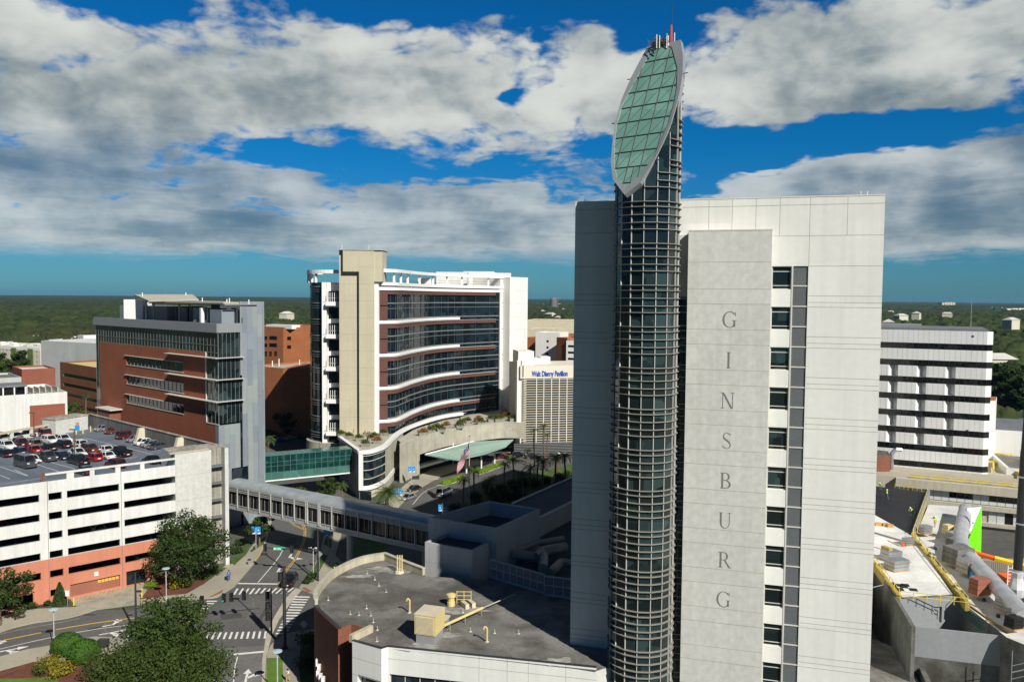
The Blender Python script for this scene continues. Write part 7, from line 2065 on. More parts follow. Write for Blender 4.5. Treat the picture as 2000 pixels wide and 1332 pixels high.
# ---------- palms ----------
def palm(label, h, fr_len, n, seed, droop=1., name='palm_tree', thick=.22, wide=.42, mat_='leaf_palm'):
    rnd = random.Random(seed); t = thing(name, label, 'palm tree', (0, 0, 0)); tk = MB()
    pts = [Vector((.15*math.sin(i*.8+seed), .1*math.cos(i), h*i/6)) for i in range(7)]; pts[0] = Vector((0, 0, 0))
    for a, b in zip(pts, pts[1:]): tk.tube(a, b, thick, 7, thick*.92)
    tk.build('trunk', M['trunk'], t); cr = MB(); top = pts[-1]
    for i in range(n):
        a = 2.399*i+rnd.uniform(-.2, .2); e0 = math.radians(rnd.uniform(-5, 80)); L_ = fr_len*rnd.uniform(.8, 1.1); p = top.copy(); el_ = e0; prev = None; K = 9
        h_ = Vector((math.cos(a), math.sin(a), 0)); sd_ = Vector((-h_.y, h_.x, 0))
        for k in range(K):
            stp = L_/K; d = h_*math.cos(el_)+Vector((0, 0, 1))*math.sin(el_); q = p+d*stp
            w = wide*math.sin(PI*min(1, (k+1.2)/(K+1)))**.7*fr_len/2.4
            for sg in (-1, 1):
                for j in (0, .5):
                    o = p.lerp(q, j); tip = o+d*stp*.7+sd_*sg*w-Vector((0, 0, w*.45*droop)); cr.face([o, o+d*stp*.28, tip])
            p = q; el_ -= .21*droop*rnd.uniform(.8, 1.2)
    cr.build('crown', M[mat_], t)
    return t
ptall = palm('tall palm', 11, 2.2, 26, 1); pbig = palm('bushy date palm', 4.2, 4.6, 46, 2, .8, thick=.45, wide=.5); pmid = palm('palm', 6.5, 2.8, 30, 3, 1.1)
def put(pr, px_, s, lb, g='palms round the entrance drive', first=[]):
    p = at(px_)
    if pr not in first: first.append(pr); place(pr, p, 0, s, lb, g)
    else: copy_tree(pr, p, px_[0], s, label=lb, group=g)
put(pbig, (757, 1000), 1.0, 'big bushy date palm in front of the white portal frame')
put(ptall, (1043, 912), .98, 'tall thin palm left of the louvred pavilion front'); put(ptall, (1062, 918), 1.15, 'tallest thin palm before the middle of the louvred pavilion front')
put(ptall, (1069, 915), .9, 'shorter thin palm just right of the tallest palm'); put(ptall, (169, 832), 1.0, 'single tall thin palm in front of the brown ribbon-window block', 'palms left of the office')
put(pmid, (524, 905), 1.1, 'palm emerging behind the right edge of the grey office tower'); put(pmid, (668, 990), .8, 'small palm in the shade under the glass bridge end')
for px_, s, lb in (((905, 985), .9, 'dark palm just left of the flagpole foot'), ((925, 970), 1.0, 'dark palm just right of the flagpole'), ((985, 950), .9, 'shaded palm right of the canopy columns'), ((1002, 940), .95, 'shaded palm before the low louvred base'), ((1035, 970), 1.1, 'shaded palm in the lawn behind the dark rear wing'), ((1020, 985), 1.1, 'shaded palm nearest the sunken roof building'),
                   ((1060, 960), 1.2, 'shaded palm in the middle of the dark garden'), ((1085, 950), 1.2, 'shaded palm second from the tower edge'), ((1103, 945), 1.15, 'shaded palm next to the tower edge'), ((1050, 940), 1., 'shaded palm behind the middle garden palm'), ((955, 985), .9, 'shaded palm between flagpole and link building'), ((1090, 925), .8, 'small potted-height palm by the low louvred base'), ((1030, 905), .6, 'small palm beneath the thin left palm')):
    put(pmid, px_, s, lb)
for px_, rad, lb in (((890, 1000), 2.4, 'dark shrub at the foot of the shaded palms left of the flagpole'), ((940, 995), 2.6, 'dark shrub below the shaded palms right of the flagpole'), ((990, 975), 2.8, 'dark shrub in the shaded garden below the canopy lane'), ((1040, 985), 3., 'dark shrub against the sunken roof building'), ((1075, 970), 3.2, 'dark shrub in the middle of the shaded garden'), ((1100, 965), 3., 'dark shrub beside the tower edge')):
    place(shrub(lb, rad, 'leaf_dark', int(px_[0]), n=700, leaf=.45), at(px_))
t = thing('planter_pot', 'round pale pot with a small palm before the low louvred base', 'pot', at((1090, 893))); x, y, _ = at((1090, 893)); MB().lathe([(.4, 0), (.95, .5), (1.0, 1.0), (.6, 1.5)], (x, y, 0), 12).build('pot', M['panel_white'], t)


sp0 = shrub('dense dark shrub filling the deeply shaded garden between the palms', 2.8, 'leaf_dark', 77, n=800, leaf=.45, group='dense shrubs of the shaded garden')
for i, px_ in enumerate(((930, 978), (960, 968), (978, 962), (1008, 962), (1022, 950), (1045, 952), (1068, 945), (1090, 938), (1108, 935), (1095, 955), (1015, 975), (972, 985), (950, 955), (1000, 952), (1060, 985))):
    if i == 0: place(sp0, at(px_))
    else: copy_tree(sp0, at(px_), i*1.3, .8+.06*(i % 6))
# ---------- buildings of the middle and far distance ----------
def block(name, label, cat, F, L_, dep, z1, mw, mr='roof_white', rows=None, z0=0, cols=None, wm='glass_black', back=0., wname='window', band=False, wh=1.6, ww=1.4, margin=1.5):
    """box on frame F with punched windows or ribbons on its front"""
    t = thing(name, label, cat, F.p(L_/2, -dep/2, z0), F.a)
    holes = []
    for z in (rows or []):
        if band: holes.append((margin, L_-margin, z, z+wh))
        else:
            n = cols or max(1, int((L_-2*margin)/3.4))
            for i in range(n): s = margin+(L_-2*margin)*(i+.5)/n; holes.append((s-ww/2, s+ww/2, z, z+wh))
    m = MB(); facade(m, F, 0, L_, z0, z1, holes, .35)
    q = [F.p(0, 0), F.p(L_, 0), F.p(L_, -dep), F.p(0, -dep)]
    for i in (1, 2, 3): a, b = q[i], q[(i+1) % 4]; m.face([(*a, z0), (*b, z0), (*b, z1), (*a, z1)])
    for a, b in ((0, .35), (dep-.35, dep)): m.fbox(F, 0, L_, -b, -a-.001, z1, z1+.7)
    for a, b in ((0, .35), (L_-.35, L_)): m.fbox(F, a, b, -dep+.35, -.352, z1, z1+.699)
    m.build('wall', M[mw], t); MB().face([(*F.p(.2, -.2), z1+.05), (*F.p(L_-.2, -.2), z1+.05), (*F.p(L_-.2, -dep+.2), z1+.05), (*F.p(.2, -dep+.2), z1+.05)]).build('roof', M[mr], t)
    for h in holes: window(t, F, h, .3, M[wm], None, name=wname)
    return t
def FD(u0, v0, y0, u1, y1): return Fr(D(u0, v0, y0)[:2], to=D(u1, v0, y1)[:2]), math.dist(D(u0, v0, y0)[:2], D(u1, v0, y1)[:2])
def FR(u1, v1, y1, u0):
    b = D(u1, v1, y1)[:2]; W = 1.
    while Pj(b[0]-math.cos(FG.a)*W, b[1]-math.sin(FG.a)*W, 20)[0] > u0: W += .5
    return Fr((b[0]-math.cos(FG.a)*W, b[1]-math.sin(FG.a)*W), ang=FG.a), W
# brown block with ribbon windows
F, W = FD(117, 710, 345, 250, 300); zt = D(117, 710, 345)[2]
block('brown_block', 'brown brick block with four dark ribbon windows left of the grey office', 'building', F, W, 30, zt, 'brick_dark2', 'yellow_pale', rows=[zt-5.2-4.05*k for k in range(4)], band=True, wh=1.5, margin=3.2)
F, W = FR(108, 717, 292, 43); zt = D(60, 719, 298)[2]
block('brick_box', 'windowless red brick stair block with a pale coping behind the white hall', 'building', F, W, 16, zt, 'brick_red')
# pale blank block
F, W = FD(80, 668, 420, 190, 400); zt = D(90, 668, 420)[2]
block('blank_block', 'large blank pale grey block between the apartments and the grey office', 'building', F, W, 40, zt, 'conc_pale')
F, W = FD(120, 664, 432, 200, 400); zt = D(130, 664, 432)[2]
t = thing('blank_block', 'stepped white rooftop volumes on top of the pale blank block', 'building', (*F.p(W/2, -14), 0))
for s0, s1, v in ((-10, -2, 655), (W*.3, W*.5, 667), (W*.72, W, 658)): MB().fbox(F, s0, s1, -28, -12, 10, D(130, v, 445)[2]).build('roof_volume', M['panel_white'], t)
# apartments with green bays
F, W = FD(-140, 680, 520, 78, 470); zt = D(60, 679, 475)[2]-.5
t = block('apartment_block', 'cream and white apartment block with tall green bays at the left edge', 'building', F, W, 26, zt, 'cream_lt', rows=[zt-2.3-3.1*k for k in range(4)], cols=None, ww=1.1, wh=1.5)
MB().fbox(F, 0, W, .01, .12, zt-1.2, zt+.72).build('white_fascia', M['panel_white'], t)
for s in range(6): 
    a = W-6-s*15.5; MB().fbox(F, a-4.5, a, .02, .6, 2, zt-.1).build('green_bay', M['bay_green'], t)
rf = MB(); rnd = random.Random(2)
for i in range(26): s = rnd.uniform(0, W-5); d = rnd.uniform(-24, -2); rf.fbox(F, s, s+rnd.uniform(2, 6), d-3, d, zt+.1, zt+rnd.uniform(.8, 2.2))
for i in range(3): pass
F2, W2 = FD(-140, 664, 560, 100, 540); zt2 = D(60, 664, 545)[2]
block('apartment_block', 'second white roofed apartment block behind the green bay block', 'building', F2, W2, 40, zt2, 'panel_white')
tt = thing('roof_units', 'scattered white roof units on the green bay apartment block', 'roof units', (*F.p(W/2, -10), zt))
for i in range(18): s = rnd.uniform(W*.4, W-5); d = rnd.uniform(-24, -4); a = rnd.uniform(2, 5); MB().fbox(F, s, s+a, d-3, d, zt+.1, zt+rnd.uniform(.8, 1.9)).build('unit', M['panel_white'] if i % 3 else M['conc'], tt)
# white hall with brick panel left behind the garage
F = Fr(D(0, 770, 215.5)[:2], to=D(131, 763, 226)[:2]); F = Fr(F.p(-34), ang=F.a); W = 34+math.dist(D(0, 770, 215.5)[:2], D(131, 763, 226)[:2]); zt = D(125, 765, 226)[2]
t = block('white_hall', 'white rendered hall with a brick panel behind the rear of the garage roof', 'building', F, W, 26, zt-.7, 'white_paint', 'roof_white')
sa, sb = F.sz(58, 800)[0], F.sz(127, 800)[0]; zb_ = F.sz(90, 790)[1]; MB().fbox(F, sa, sb, .01, .12, 4, zb_).build('brick_panel', M['brick_red'], t)
g = MB(); s0, s1 = F.sz(-60, 760)[0], F.sz(53, 760)[0]
MB().fbox(F, s0, s1, -9, -1.5, zt-.6, zt+2.0).build('clerestory', M['glass_black'], t); MB().fbox(F, s0, s1+.3, -9.5, -1.2, zt+2.0, zt+2.5).build('clerestory_roof', M['roof_mid'], t)
for i in range(12): s = s1-i*2.6; MB().fbox(F, s-.3, s, -1.5, -1.35, zt-.6, zt+2.0).build('clerestory_post', M['white_metal'], t)
for i in range(5): s = F.sz(66+i*12, 760)[0]; MB().fbox(F, s, s+.25, -8, -1.2, zt-.2, zt+1.3).build('pergola_fin', M['conc'], t)
F, W = FR(42, 744, 270, -90); block('plant_yard', 'low grey roof yard between the apartments and the white hall', 'building', F, W, 20, D(30, 744, 264)[2], 'conc_pale', 'roof_grey')
# orange brick blocks between office and hospital
F, W = FD(486, 640, 352, 553, 340); zt = D(520, 641, 346)[2]
t = block('brick_laboratory', 'orange brick block with square windows seen between the two glass buildings', 'building', F, W, 30, zt, 'brick_orange')
wins = []
for u0, u1, v0, v1 in ((502, 522, 656, 664), (502, 522, 670, 678), (526, 541, 656, 664), (526, 541, 670, 678), (517, 522, 686, 696), (526, 531, 686, 696), (536, 541, 686, 696)):
    a, z1_ = F.sz(u0, v0); b, z0_ = F.sz(u1, v1); window(t, F, (a, b, z0_, z1_), -.03, M['glass_black'])
a, b = F.sz(518, 638)[0], F.sz(568, 638)[0]; MB().fbox(F, a, b, -5, -.5, zt, zt+1.6).build('roof_rail', M['white_metal'], t)
Fb = Fr(F.p(W), ang=F.a+.55); 
Wb = 17.; m = MB(); m.fbox(Fb, 0, Wb, -20, 0, 0, zt+.7); m.build('wall', M['brick_orange2'], t)
for v in (661, 678):
    a, z = Fb.sz(561, v); MB().fbox(Fb, a, a+1.6, .0, .05, z-.7, z+.8).build('window', M['glass_black'], t)
F, W = FD(486, 716, 300, 553, 290); zt = D(520, 716, 296)[2]
t = block('brick_hall', 'windowless orange brick hall in front of the brick laboratory', 'building', F, W, 34, zt-.7, 'brick_orange', 'roof_tan')
Fb = Fr(F.p(W), ang=F.a+.5); MB().fbox(Fb, 0, 18, -24, 0, 0, zt).build('wall', M['brick_orange2'], t)
for u, v in ((532, 716), (545, 712), (585, 714)): x, y, z = D(u, v, 305); MB().tube((x, y, z-1), (x, y, z+2.2), .2, 5).build('roof_pole', M['white_metal'], t)
# right of the hospital: distant car park and roofs
F, W = FD(1046, 655, 420, 1093, 415); zt = D(1070, 652, 418)[2]
block('white_stair_block', 'white block with a column of four small windows behind the pavilion', 'building', F, W, 14, zt, 'panel_white', rows=[zt-4.4-3.2*k for k in range(4)], cols=1, ww=1.3, wh=1.2)
F, W = FD(1087, 662, 408, 1108, 402); zt = D(1095, 662, 405)[2]
block('brick_stair', 'brick stair tower with zigzag stairs behind the pavilion', 'building', F, W, 10, zt, 'brick_orange')
zg = MB()
for k in range(5): p, q = F.p(W*.6, .3, zt-4-3.2*k), F.p(W*.95, .3, zt-1.5-3.2*k); zg.tube(p, q, .22, 4)
F, W = FD(1106, 668, 402, 1150, 398); zt = D(1110, 668, 402)[2]
block('distant_garage', 'distant white parking deck with dark slots at the edge of the tower', 'garage', F, W, 60, zt, 'panel_white', rows=[zt-2.6-3.1*k for k in range(5)], band=True, wh=1.1, margin=.8)
F, W = FD(1025, 676, 440, 1057, 436); zt = D(1040, 662, 438)[2]
block('distant_brick', 'low brick and concrete parking roof edge left of the white stair block', 'building', F, W, 60, zt, 'brick_orange', 'conc_roof')
F, W = FD(1020, 636, 700, 1135, 690); zt = D(1070, 633, 695)[2]
block('cream_warehouse', 'long cream warehouse roof in the distance right of the hospital', 'building', F, W, 60, zt+2, 'cream', 'cream_roof')
F, W = FD(1030, 645, 600, 1130, 590); zt = D(1070, 645, 595)[2]
block('cream_warehouse', 'second nearer cream warehouse in the distance right of the hospital', 'building', F, W*.6, 30, zt, 'cream', 'cream_roof')
x, y, z = D(1081, 588, 2600); t = thing('distant_tower', 'lone grey tower with rounded top on the horizon', 'building', (x, y, 0)); MB().lathe([(11, 0), (11, z+5), (9, z+9), (5, z+12)], (x, y, 0), 10).build('tower', M['conc_dark'], t)
for u, v, y, lb in ((1898, 582, 900, 'thin lattice mast above the trees at the right'), (1090, 578, 2400, 'thin mast beside the lone grey tower'), (322, 556, 240, 'hair-thin aerial above the office canopy')):
    x, yy, z = D(u, v, y); MB(); tag(MB().tube((x, yy, 0), (x, yy, z), y/2600, 4, y/5200).build('radio_mast', M['steel']), lb, 'mast')
# scattered houses and long white sheds among the far trees
rnd = random.Random(12)
def house(w, d, h):
    t = thing('distant_house', 'x', 'house', (0, 0, 0)); MB().box(-w/2, w/2, -d/2, d/2, 0, h).build('wall', M['cream_lt'], t)
    r = MB(); e = .6; v = [(-w/2-e, -d/2-e, h), (w/2+e, -d/2-e, h), (w/2+e, d/2+e, h), (-w/2-e, d/2+e, h), (-w/2+d*.3, 0, h+d*.28), (w/2-d*.3, 0, h+d*.28)]
    r.mesh(v, [(0, 1, 5, 4), (1, 2, 5), (2, 3, 4, 5), (3, 0, 4), (0, 3, 2, 1)]); r.build('roof', M['roof_pale'], t); return t
hp = house(15, 10, 10); first = True
spots = [(300, 608, 1500), (355, 606, 1700), (560, 612, 1100), (1075, 612, 1400), (1090, 615, 1300), (1760, 615, 1200), (1790, 612, 1400), (1945, 700, 480), (1850, 612, 1500), (1975, 622, 900), (1740, 606, 2200), (1060, 606, 2000), (1100, 603, 2400), (150, 605, 2000), (90, 596, 3000), (120, 598, 2700), (230, 594, 3500), (575, 604, 2000), (1735, 625, 800)]
for k in range(34):
    y = rnd.uniform(900, 3200); u = rnd.choice((rnd.uniform(0, 190), rnd.uniform(515, 590), rnd.uniform(1035, 1120), rnd.uniform(1730, 1995))); spots.append((u, 574+.0082*u+50/y*1600*.78, y))
for (u, v, y) in spots:
    x, yy, z = D(u, v, y); zz = max(0, z-12); lb = 'pale roofed house among the far trees' 
    if first: first = False; place(hp, (x, yy, zz), rnd.uniform(0, 3), 1, lb, 'far houses among the trees')
    else: copy_tree(hp, (x, yy, zz), rnd.uniform(0, 3), rnd.uniform(.8, 1.3), label=lb, group='far houses among the trees')
hp['label'] = lb
for i, (u0, u1, v, y, h) in enumerate(((1905, 1960, 601, 3800, 22), (1965, 2040, 603, 3600, 20), (1880, 1990, 607, 3300, 16), (1840, 1872, 591, 6000, 16), (160, 215, 594, 4300, 18), (70, 130, 591, 4600, 16), (245, 330, 590, 5200, 18), (1050, 1110, 594, 4000, 18), (1036, 1075, 590, 5500, 20), (545, 585, 596, 4000, 16))):
    a = D(u0, v, y)[0]; b = D(u1, v, y)[0]; m = MB(); z = D((u0+u1)/2, v, y)[2]
    k = 6
    for j in range(k):
        if rnd.random() < .2: continue
        m.box(a+(b-a)*j/k, a+(b-a)*(j+.85)/k, y, y+60, 0, z+rnd.uniform(-3, 3))
    tag(m.build('distant_shed', M['panel_white'] if i != 3 else M['cream']), ['white apartment row nearest the right edge skyline', 'rightmost white shed row cut by the frame', 'long low white row below the right skyline', 'small white arena roof on the right horizon', 'white shed row left of the office canopy', 'faint shed row at the far left horizon', 'pale shed row just left of the office canopy', 'white shed row right of the lone grey tower', 'blue-white shed row left of the lone grey tower', 'pale shed row between the office and the hospital'][i], 'shed')
# ---------- cars ----------
def loftbody(mb, secs, mi=0):
    """secs: list of (x, [(y,z)...]) closed half-profiles mirrored in y"""
    rings = []
    for x, pr in secs:
        rings.append([(x, y, z) for y, z in pr]+[(x, -y, z) for y, z in pr[::-1]])
    n = len(rings[0]); vs = [p for r in rings for p in r]
    mb.mesh(vs, [(i*n+k, (i+1)*n+k, (i+1)*n+(k+1) % n, i*n+(k+1) % n) for i in range(len(rings)-1) for k in range(n)], mi)
    mb.face(rings[0][::-1], mi); mb.face(rings[-1], mi)
def car(kind, colour):
    """origin at the centre of the footprint, nose towards +x"""
    SZ = {'sedan': (4.7, 1.82, 1.42), 'suv': (4.8, 1.92, 1.72), 'pickup': (5.6, 2.0, 1.85), 'hatch': (4.3, 1.78, 1.52), 'van': (5.6, 2.0, 2.25)}[kind]
    Ln, W, Hh = SZ; w = W/2; t = thing(('pickup_truck' if kind == 'pickup' else 'van' if kind == 'van' else 'parked_car'), 'x', 'pickup truck' if kind == 'pickup' else 'van' if kind == 'van' else 'car')
    belt = Hh*.58; b = MB()
    def sec(x, ww, zb, zt): return (x, [(ww*.93, zb), (ww, zb+.18), (ww, zt-.12), (ww*.9, zt), (0.001, zt+.02)])
    h = Ln/2; dk = belt-.02
    nose = belt-.16 if kind in ('sedan', 'hatch') else belt-.04
    loftbody(b, [sec(-h, w*.86, .35, dk-.1), sec(-h+.12, w*.95, .22, dk), sec(-h+.8, w, .2, dk+.02), sec(0, w, .2, belt), sec(h-1.4, w, .2, nose+.1), sec(h-.35, w*.95, .22, nose), sec(h, w*.82, .35, nose-.18)])
    if kind == 'pickup':
        for y0, y1 in ((-w, -w+.1), (w-.1, w)): b.box(-h+.1, -.5, y0, y1, dk, dk+.22)
        b.box(-h+.02, -h+.12, -w+.1, w-.1, dk, dk+.2)
        cab = (-.75, 1.75)
    else: cab = {'sedan': (-h+.75, h-1.25), 'suv': (-h+.12, h-1.3), 'hatch': (-h+.15, h-1.15), 'van': (-h+.08, h-.75)}[kind]
    rear, front = cab; rf = .55 if kind == 'sedan' else .22; ff = .85 if kind != 'van' else .6
    roof = MB()
    def cs(x, ww, zt): return (x, [(ww, belt-.02), (ww*.8, zt-.03), (ww*.7, zt), (0.001, zt+.03)])
    zt = Hh
    g = MB(); loftbody(g, [cs(rear, w*.93, belt+.05), cs(rear+rf, w*.93, zt-.06), cs((rear+front)/2, w*.95, zt-.05), cs(front-ff, w*.93, zt-.06), cs(front, w*.9, belt+.05)])
    g.build('windows', M['glass_car'], t)
    loftbody(b, [(rear+rf+.02, [(w*.76, zt-.09), (w*.7, zt), (0.001, zt+.02)]), ((rear+front)/2, [(w*.79, zt-.08), (w*.72, zt+.01), (0.001, zt+.04)]), (front-ff-.02, [(w*.76, zt-.09), (w*.7, zt), (0.001, zt+.02)])])
    for sg in (-1, 1):       # pillars
        for xa, xb in ((rear, rear+rf), (front, front-ff)):
            b.tube((xa, sg*w*.9, belt), (xb, sg*w*.73, zt-.03), .055, 4)
        b.tube(((rear+front)/2, sg*w*.93, belt), ((rear+front)/2, sg*w*.76, zt-.03), .05, 4)
        b.box(front-.75, front-.55, sg*(w+.02)-.09, sg*(w+.02)+.09, belt, belt+.14)
    b.build('body', colour, t)
    for x in (-h+.92, h-.95):
        for sg in (-1, 1):
            wb = MB(); wb.tube((x, sg*(w-.22), .33), (x, sg*(w+.01), .33), .33, 14); wh = wb.build('wheel', M['tyre'], t)
            MB().tube((x, sg*(w-.02), .33), (x, sg*(w+.02), .33), .2, 10).build('rim', M['rim'], wh)
    for sg in (-1, 1):
        MB().box(h-.2, h+.005, sg*w*.66-.2, sg*w*.66+.2, nose-.26, nose-.1).build('headlight', M['lamp_glass'], t)
        MB().box(-h-.005, -h+.1, sg*w*.7-.17, sg*w*.7+.17, dk-.32, dk-.12).build('tail_light', M['tail_red'], t)
    MB().box(-h-.02, -h+.03, -.26, .26, .55, .68).build('number_plate', M['sign_white'], t)
    return t
protos = {}
WORDS = {'sedan': 'sedan', 'suv': 'sport utility car', 'pickup': 'pickup truck', 'hatch': 'hatchback', 'van': 'van'}
def put_car(kind, col, u, v, ang, lb, z=DK, group='cars parked on the garage roof'):
    x, y = G(u, v, z); k = (kind, col)
    if k not in protos: protos[k] = car(kind, CARS[col]); place(protos[k], (x, y, z+.01), ang, None, lb, group)
    else: copy_tree(protos[k], (x, y, z+.01), ang, label=lb, group=group)
# heading of the bays: cars stand nose-in across the aisles
aB = math.atan2(G(305, 889, DK)[1]-G(165, 855, DK)[1], G(305, 889, DK)[0]-G(165, 855, DK)[0])  # along the aisle line
e0 = aB+PI/2
hA = math.atan2(G(148, 916, DK)[1]-G(90, 900, DK)[1], G(148, 916, DK)[0]-G(90, 900, DK)[0])
front_, rear_ = hA, hA+PI          # nose towards the viewer's lower right, or away
L_ = [('suv', 'tan', 5, 861, front_, 'tan car at the far left end of the rear row'), ('sedan', 'navy', 29, 857, rear_, 'dark blue sedan second from the left in the rear row'), ('sedan', 'black', 54, 852, rear_, 'black sedan in the rear row left of the roof lamp post'), ('suv', 'maroon', 84, 851, rear_, 'maroon car at the right end of the rear row, beside the lobby block'),
      ('suv', 'white', 98, 866, front_, 'white car behind the near roof lamp post, left of two'), ('suv', 'white', 124, 864, front_, 'white car behind two black cars, right of a matching one'), ('hatch', 'white', 154, 872, rear_, 'white hatchback alone at the right end of the second row'),
      ('suv', 'white', 14, 877, front_, 'white car near the left frame edge facing the viewer'), ('suv', 'maroon', 42, 872, front_, 'dark maroon car with bright windscreen left of the tan sedan'), ('sedan', 'tan', 70, 872, front_, 'dull tan sedan half hidden by the lamp post'),
      ('sedan', 'black', 10, 891, rear_, 'black sedan at the left edge of the third row'), ('hatch', 'navy', 36, 887, rear_, 'dark blue hatchback next to the bright red sedan'), ('sedan', 'red', 64, 883, rear_, 'bright red sedan in the third row'), ('sedan', 'black', 95, 879, rear_, 'black sedan right of the bright red sedan'), ('suv', 'black', 122, 874, rear_, 'black car between a black sedan and the white hatchback'),
      ('sedan', 'white', 62, 903, front_, 'white sedan directly behind the dark minivan'), ('van', 'grey', 50, 912, front_, 'dark grey minivan nearest the viewer at the open left corner'), ('pickup', 'grey', 91, 899, front_, 'dark grey pickup facing the viewer in the front row'), ('sedan', 'navy', 121, 896, front_, 'dark blue sedan beside the dark grey pickup'),
      ('pickup', 'black', 153, 906, rear_, 'long black pickup right at the rail end of the front row'), ('sedan', 'white', 152, 889, front_, 'white sedan behind the long black pickup'), ('suv', 'brown', 177, 883, front_, 'rust brown car in the middle of the roof'), ('sedan', 'white', 205, 883, rear_, 'white sedan behind another white sedan near the dark pickup'), ('hatch', 'red', 183, 899, rear_, 'bright red hatchback in the front row'),
      ('sedan', 'white', 207, 895, rear_, 'white sedan in the front row next to the bright red hatchback'), ('pickup', 'black', 236, 890, rear_, 'black pickup at the right end of the parked rows'),
      ('sedan', 'silver', 206, 841, e0, 'pale silver sedan by the lobby under the back wall'), ('sedan', 'brown', 226, 846, e0, 'brown sedan left of the first concrete buttress'), ('suv', 'maroon', 250, 856, e0, 'dark red car just right of the first buttress'), ('sedan', 'silver', 270, 862, e0, 'silver sedan in the shaded row, third from the right buttress'), ('sedan', 'white', 285, 868, e0, 'white sedan in the shaded row under the back wall'), ('sedan', 'silver', 299, 872, e0, 'silver sedan next to the rightmost car of the shaded row'), ('sedan', 'grey', 312, 876, e0, 'grey sedan touching the right buttress'),
      ('sedan', 'navy', 165, 925, rear_, 'blue sedan showing through the gap under the top rail'), ('suv', 'maroon', 225, 913, rear_, 'maroon car showing under the top rail'), ('sedan', 'black', 296, 904, rear_, 'black car showing under the top rail near the stair tower')]
for a in L_: put_car(*a)
GR = 'cars on the streets below'
put_car('pickup', 'black', 567, 1139, n_+PI, 'black pickup waiting at the crosswalk below the footbridge', 0, GR)
put_car('sedan', 'silver', 797, 975, PI*1.32, 'silver sedan coming down the drop-off lane beside the big palm', 0, GR); put_car('sedan', 'black', 808, 958, PI*1.32, 'black sedan behind the silver sedan in the drop-off lane', 0, GR)
put_car('van', 'silver', 868, 968, PI*.37, 'silver van in the tower shadow at the drop-off', 0, GR); put_car('suv', 'black', 952, 900, .55, 'black car under the green canopy', 0, GR); put_car('suv', 'maroon', 980, 896, .5, 'dark red car under the right end of the canopy', 0, GR)
put_car('suv', 'black', 1012, 892, .3, 'black car by the louvred base wall', 0, GR); put_car('sedan', 'black', 1040, 895, .2, 'black sedan by the low louvred base near the thin palm', 0, GR)
for i, (u, v, c) in enumerate(((548, 862, 'blue'), (566, 858, 'silver'), (583, 855, 'grey'))): put_car('sedan', c, u, v, .5, ['blue', 'silver', 'grey'][i]+' sedan parked in the shade below the orange brick hall', 0, 'cars in the shaded rear car park')
# cars half seen inside the garage openings
for k, (u, s_, lvl, c, lb) in enumerate(((28, -6, 1, 'red', 'red car inside the second garage level at the left edge'), (40, -5, 2, 'blue', 'bright blue car inside the third garage level'), (162, 7.5, 0, 'silver', 'silver car inside the top garage gap'), (188, 8.5, 2, 'white', 'white car inside the third garage gap'), (285, 16, 3, 'silver', 'silver car inside the gap above the salmon band'), (270, 15.5, 4, 'white', 'white car inside the salmon band gap'))):
    z = 18.7-3.16*(lvl+1); p = FG.p(s_, -3.6)
    kk = ('sedan', c)
    if kk not in protos: protos[kk] = car('sedan', CARS[c]); place(protos[kk], (*p, z), FG.a-PI/2, None, lb, 'cars inside the garage')
    else: copy_tree(protos[kk], (*p, z), FG.a-PI/2, label=lb, group='cars inside the garage')
# ---------- lamps, signals, signs ----------
def lamp(h, lb, p, cat='street lamp', name='street_lamp', group='round-headed street lamps'):
    t = thing(name, lb, cat, (0, 0, 0), 0, group); MB().tube((0, 0, 0), (0, 0, h), .09, 8, .07).build('pole', M['steel_lamp'], t); MB().lathe([(.2, 0), (.14, .35)], (0, 0, 0), 8).build('base', M['steel_lamp'], t)
    MB().lathe([(.12, 0), (.3, .1), (.62, .22), (.60, .3), (.2, .36)], (0, 0, h-.05), 14).build('lamp_head', M['lamp_blue'], t); return t
lp = lamp(5.4, 'round-headed lamp on the pavement in front of the topiary balls', None); place(lp, at((106, 1266), .13))
copy_tree(lp, at((325, 1176), .13), 0, label='round-headed lamp beside the bright lime shrub and driveway', group='round-headed street lamps')
x = G(541.5, 1275.5, 5.45); copy_tree(lp, (x[0], x[1], .13), 0, label='round-headed lamp on the grass strip at the bottom edge', group='round-headed street lamps')
def dark_pole(p, h, r=.16): return MB().tube((p[0], p[1], 0), (p[0], p[1], h), r*1.2, 8, r*.8)
def signal_head(t, p, rz, lit=None):
    c, s = math.cos(rz), math.sin(rz); R_ = ROOT[t.name]
    b = MB(); f = Fr((p[0], p[1]), ang=rz); b.fbox(f, -.22, .22, -.16, .16, p[2]-.95, p[2]+.25); b.fbox(f, -.32, .32, -.18, -.16, p[2]-1.05, p[2]+.35); h = b.build('signal_head', M['black'], t)
    for k in range(3): MB().tube(f.p(0, .16, p[2]-k*.36+.0), f.p(0, .27, p[2]-k*.36+.0), .13, 8).build('lens', M['dark_metal'] if k != 2 or not lit else M['signal_green'], h)
def emat(name, col, s):
    m, nt, b = newmat(name); b.inputs['Base Color'].default_value = (*col, 1); b.inputs['Emission Color'].default_value = (*col, 1); b.inputs['Emission Strength'].default_value = s; return m
M['signal_green'] = emat('signal_green', (.0, .35, .18), .6)
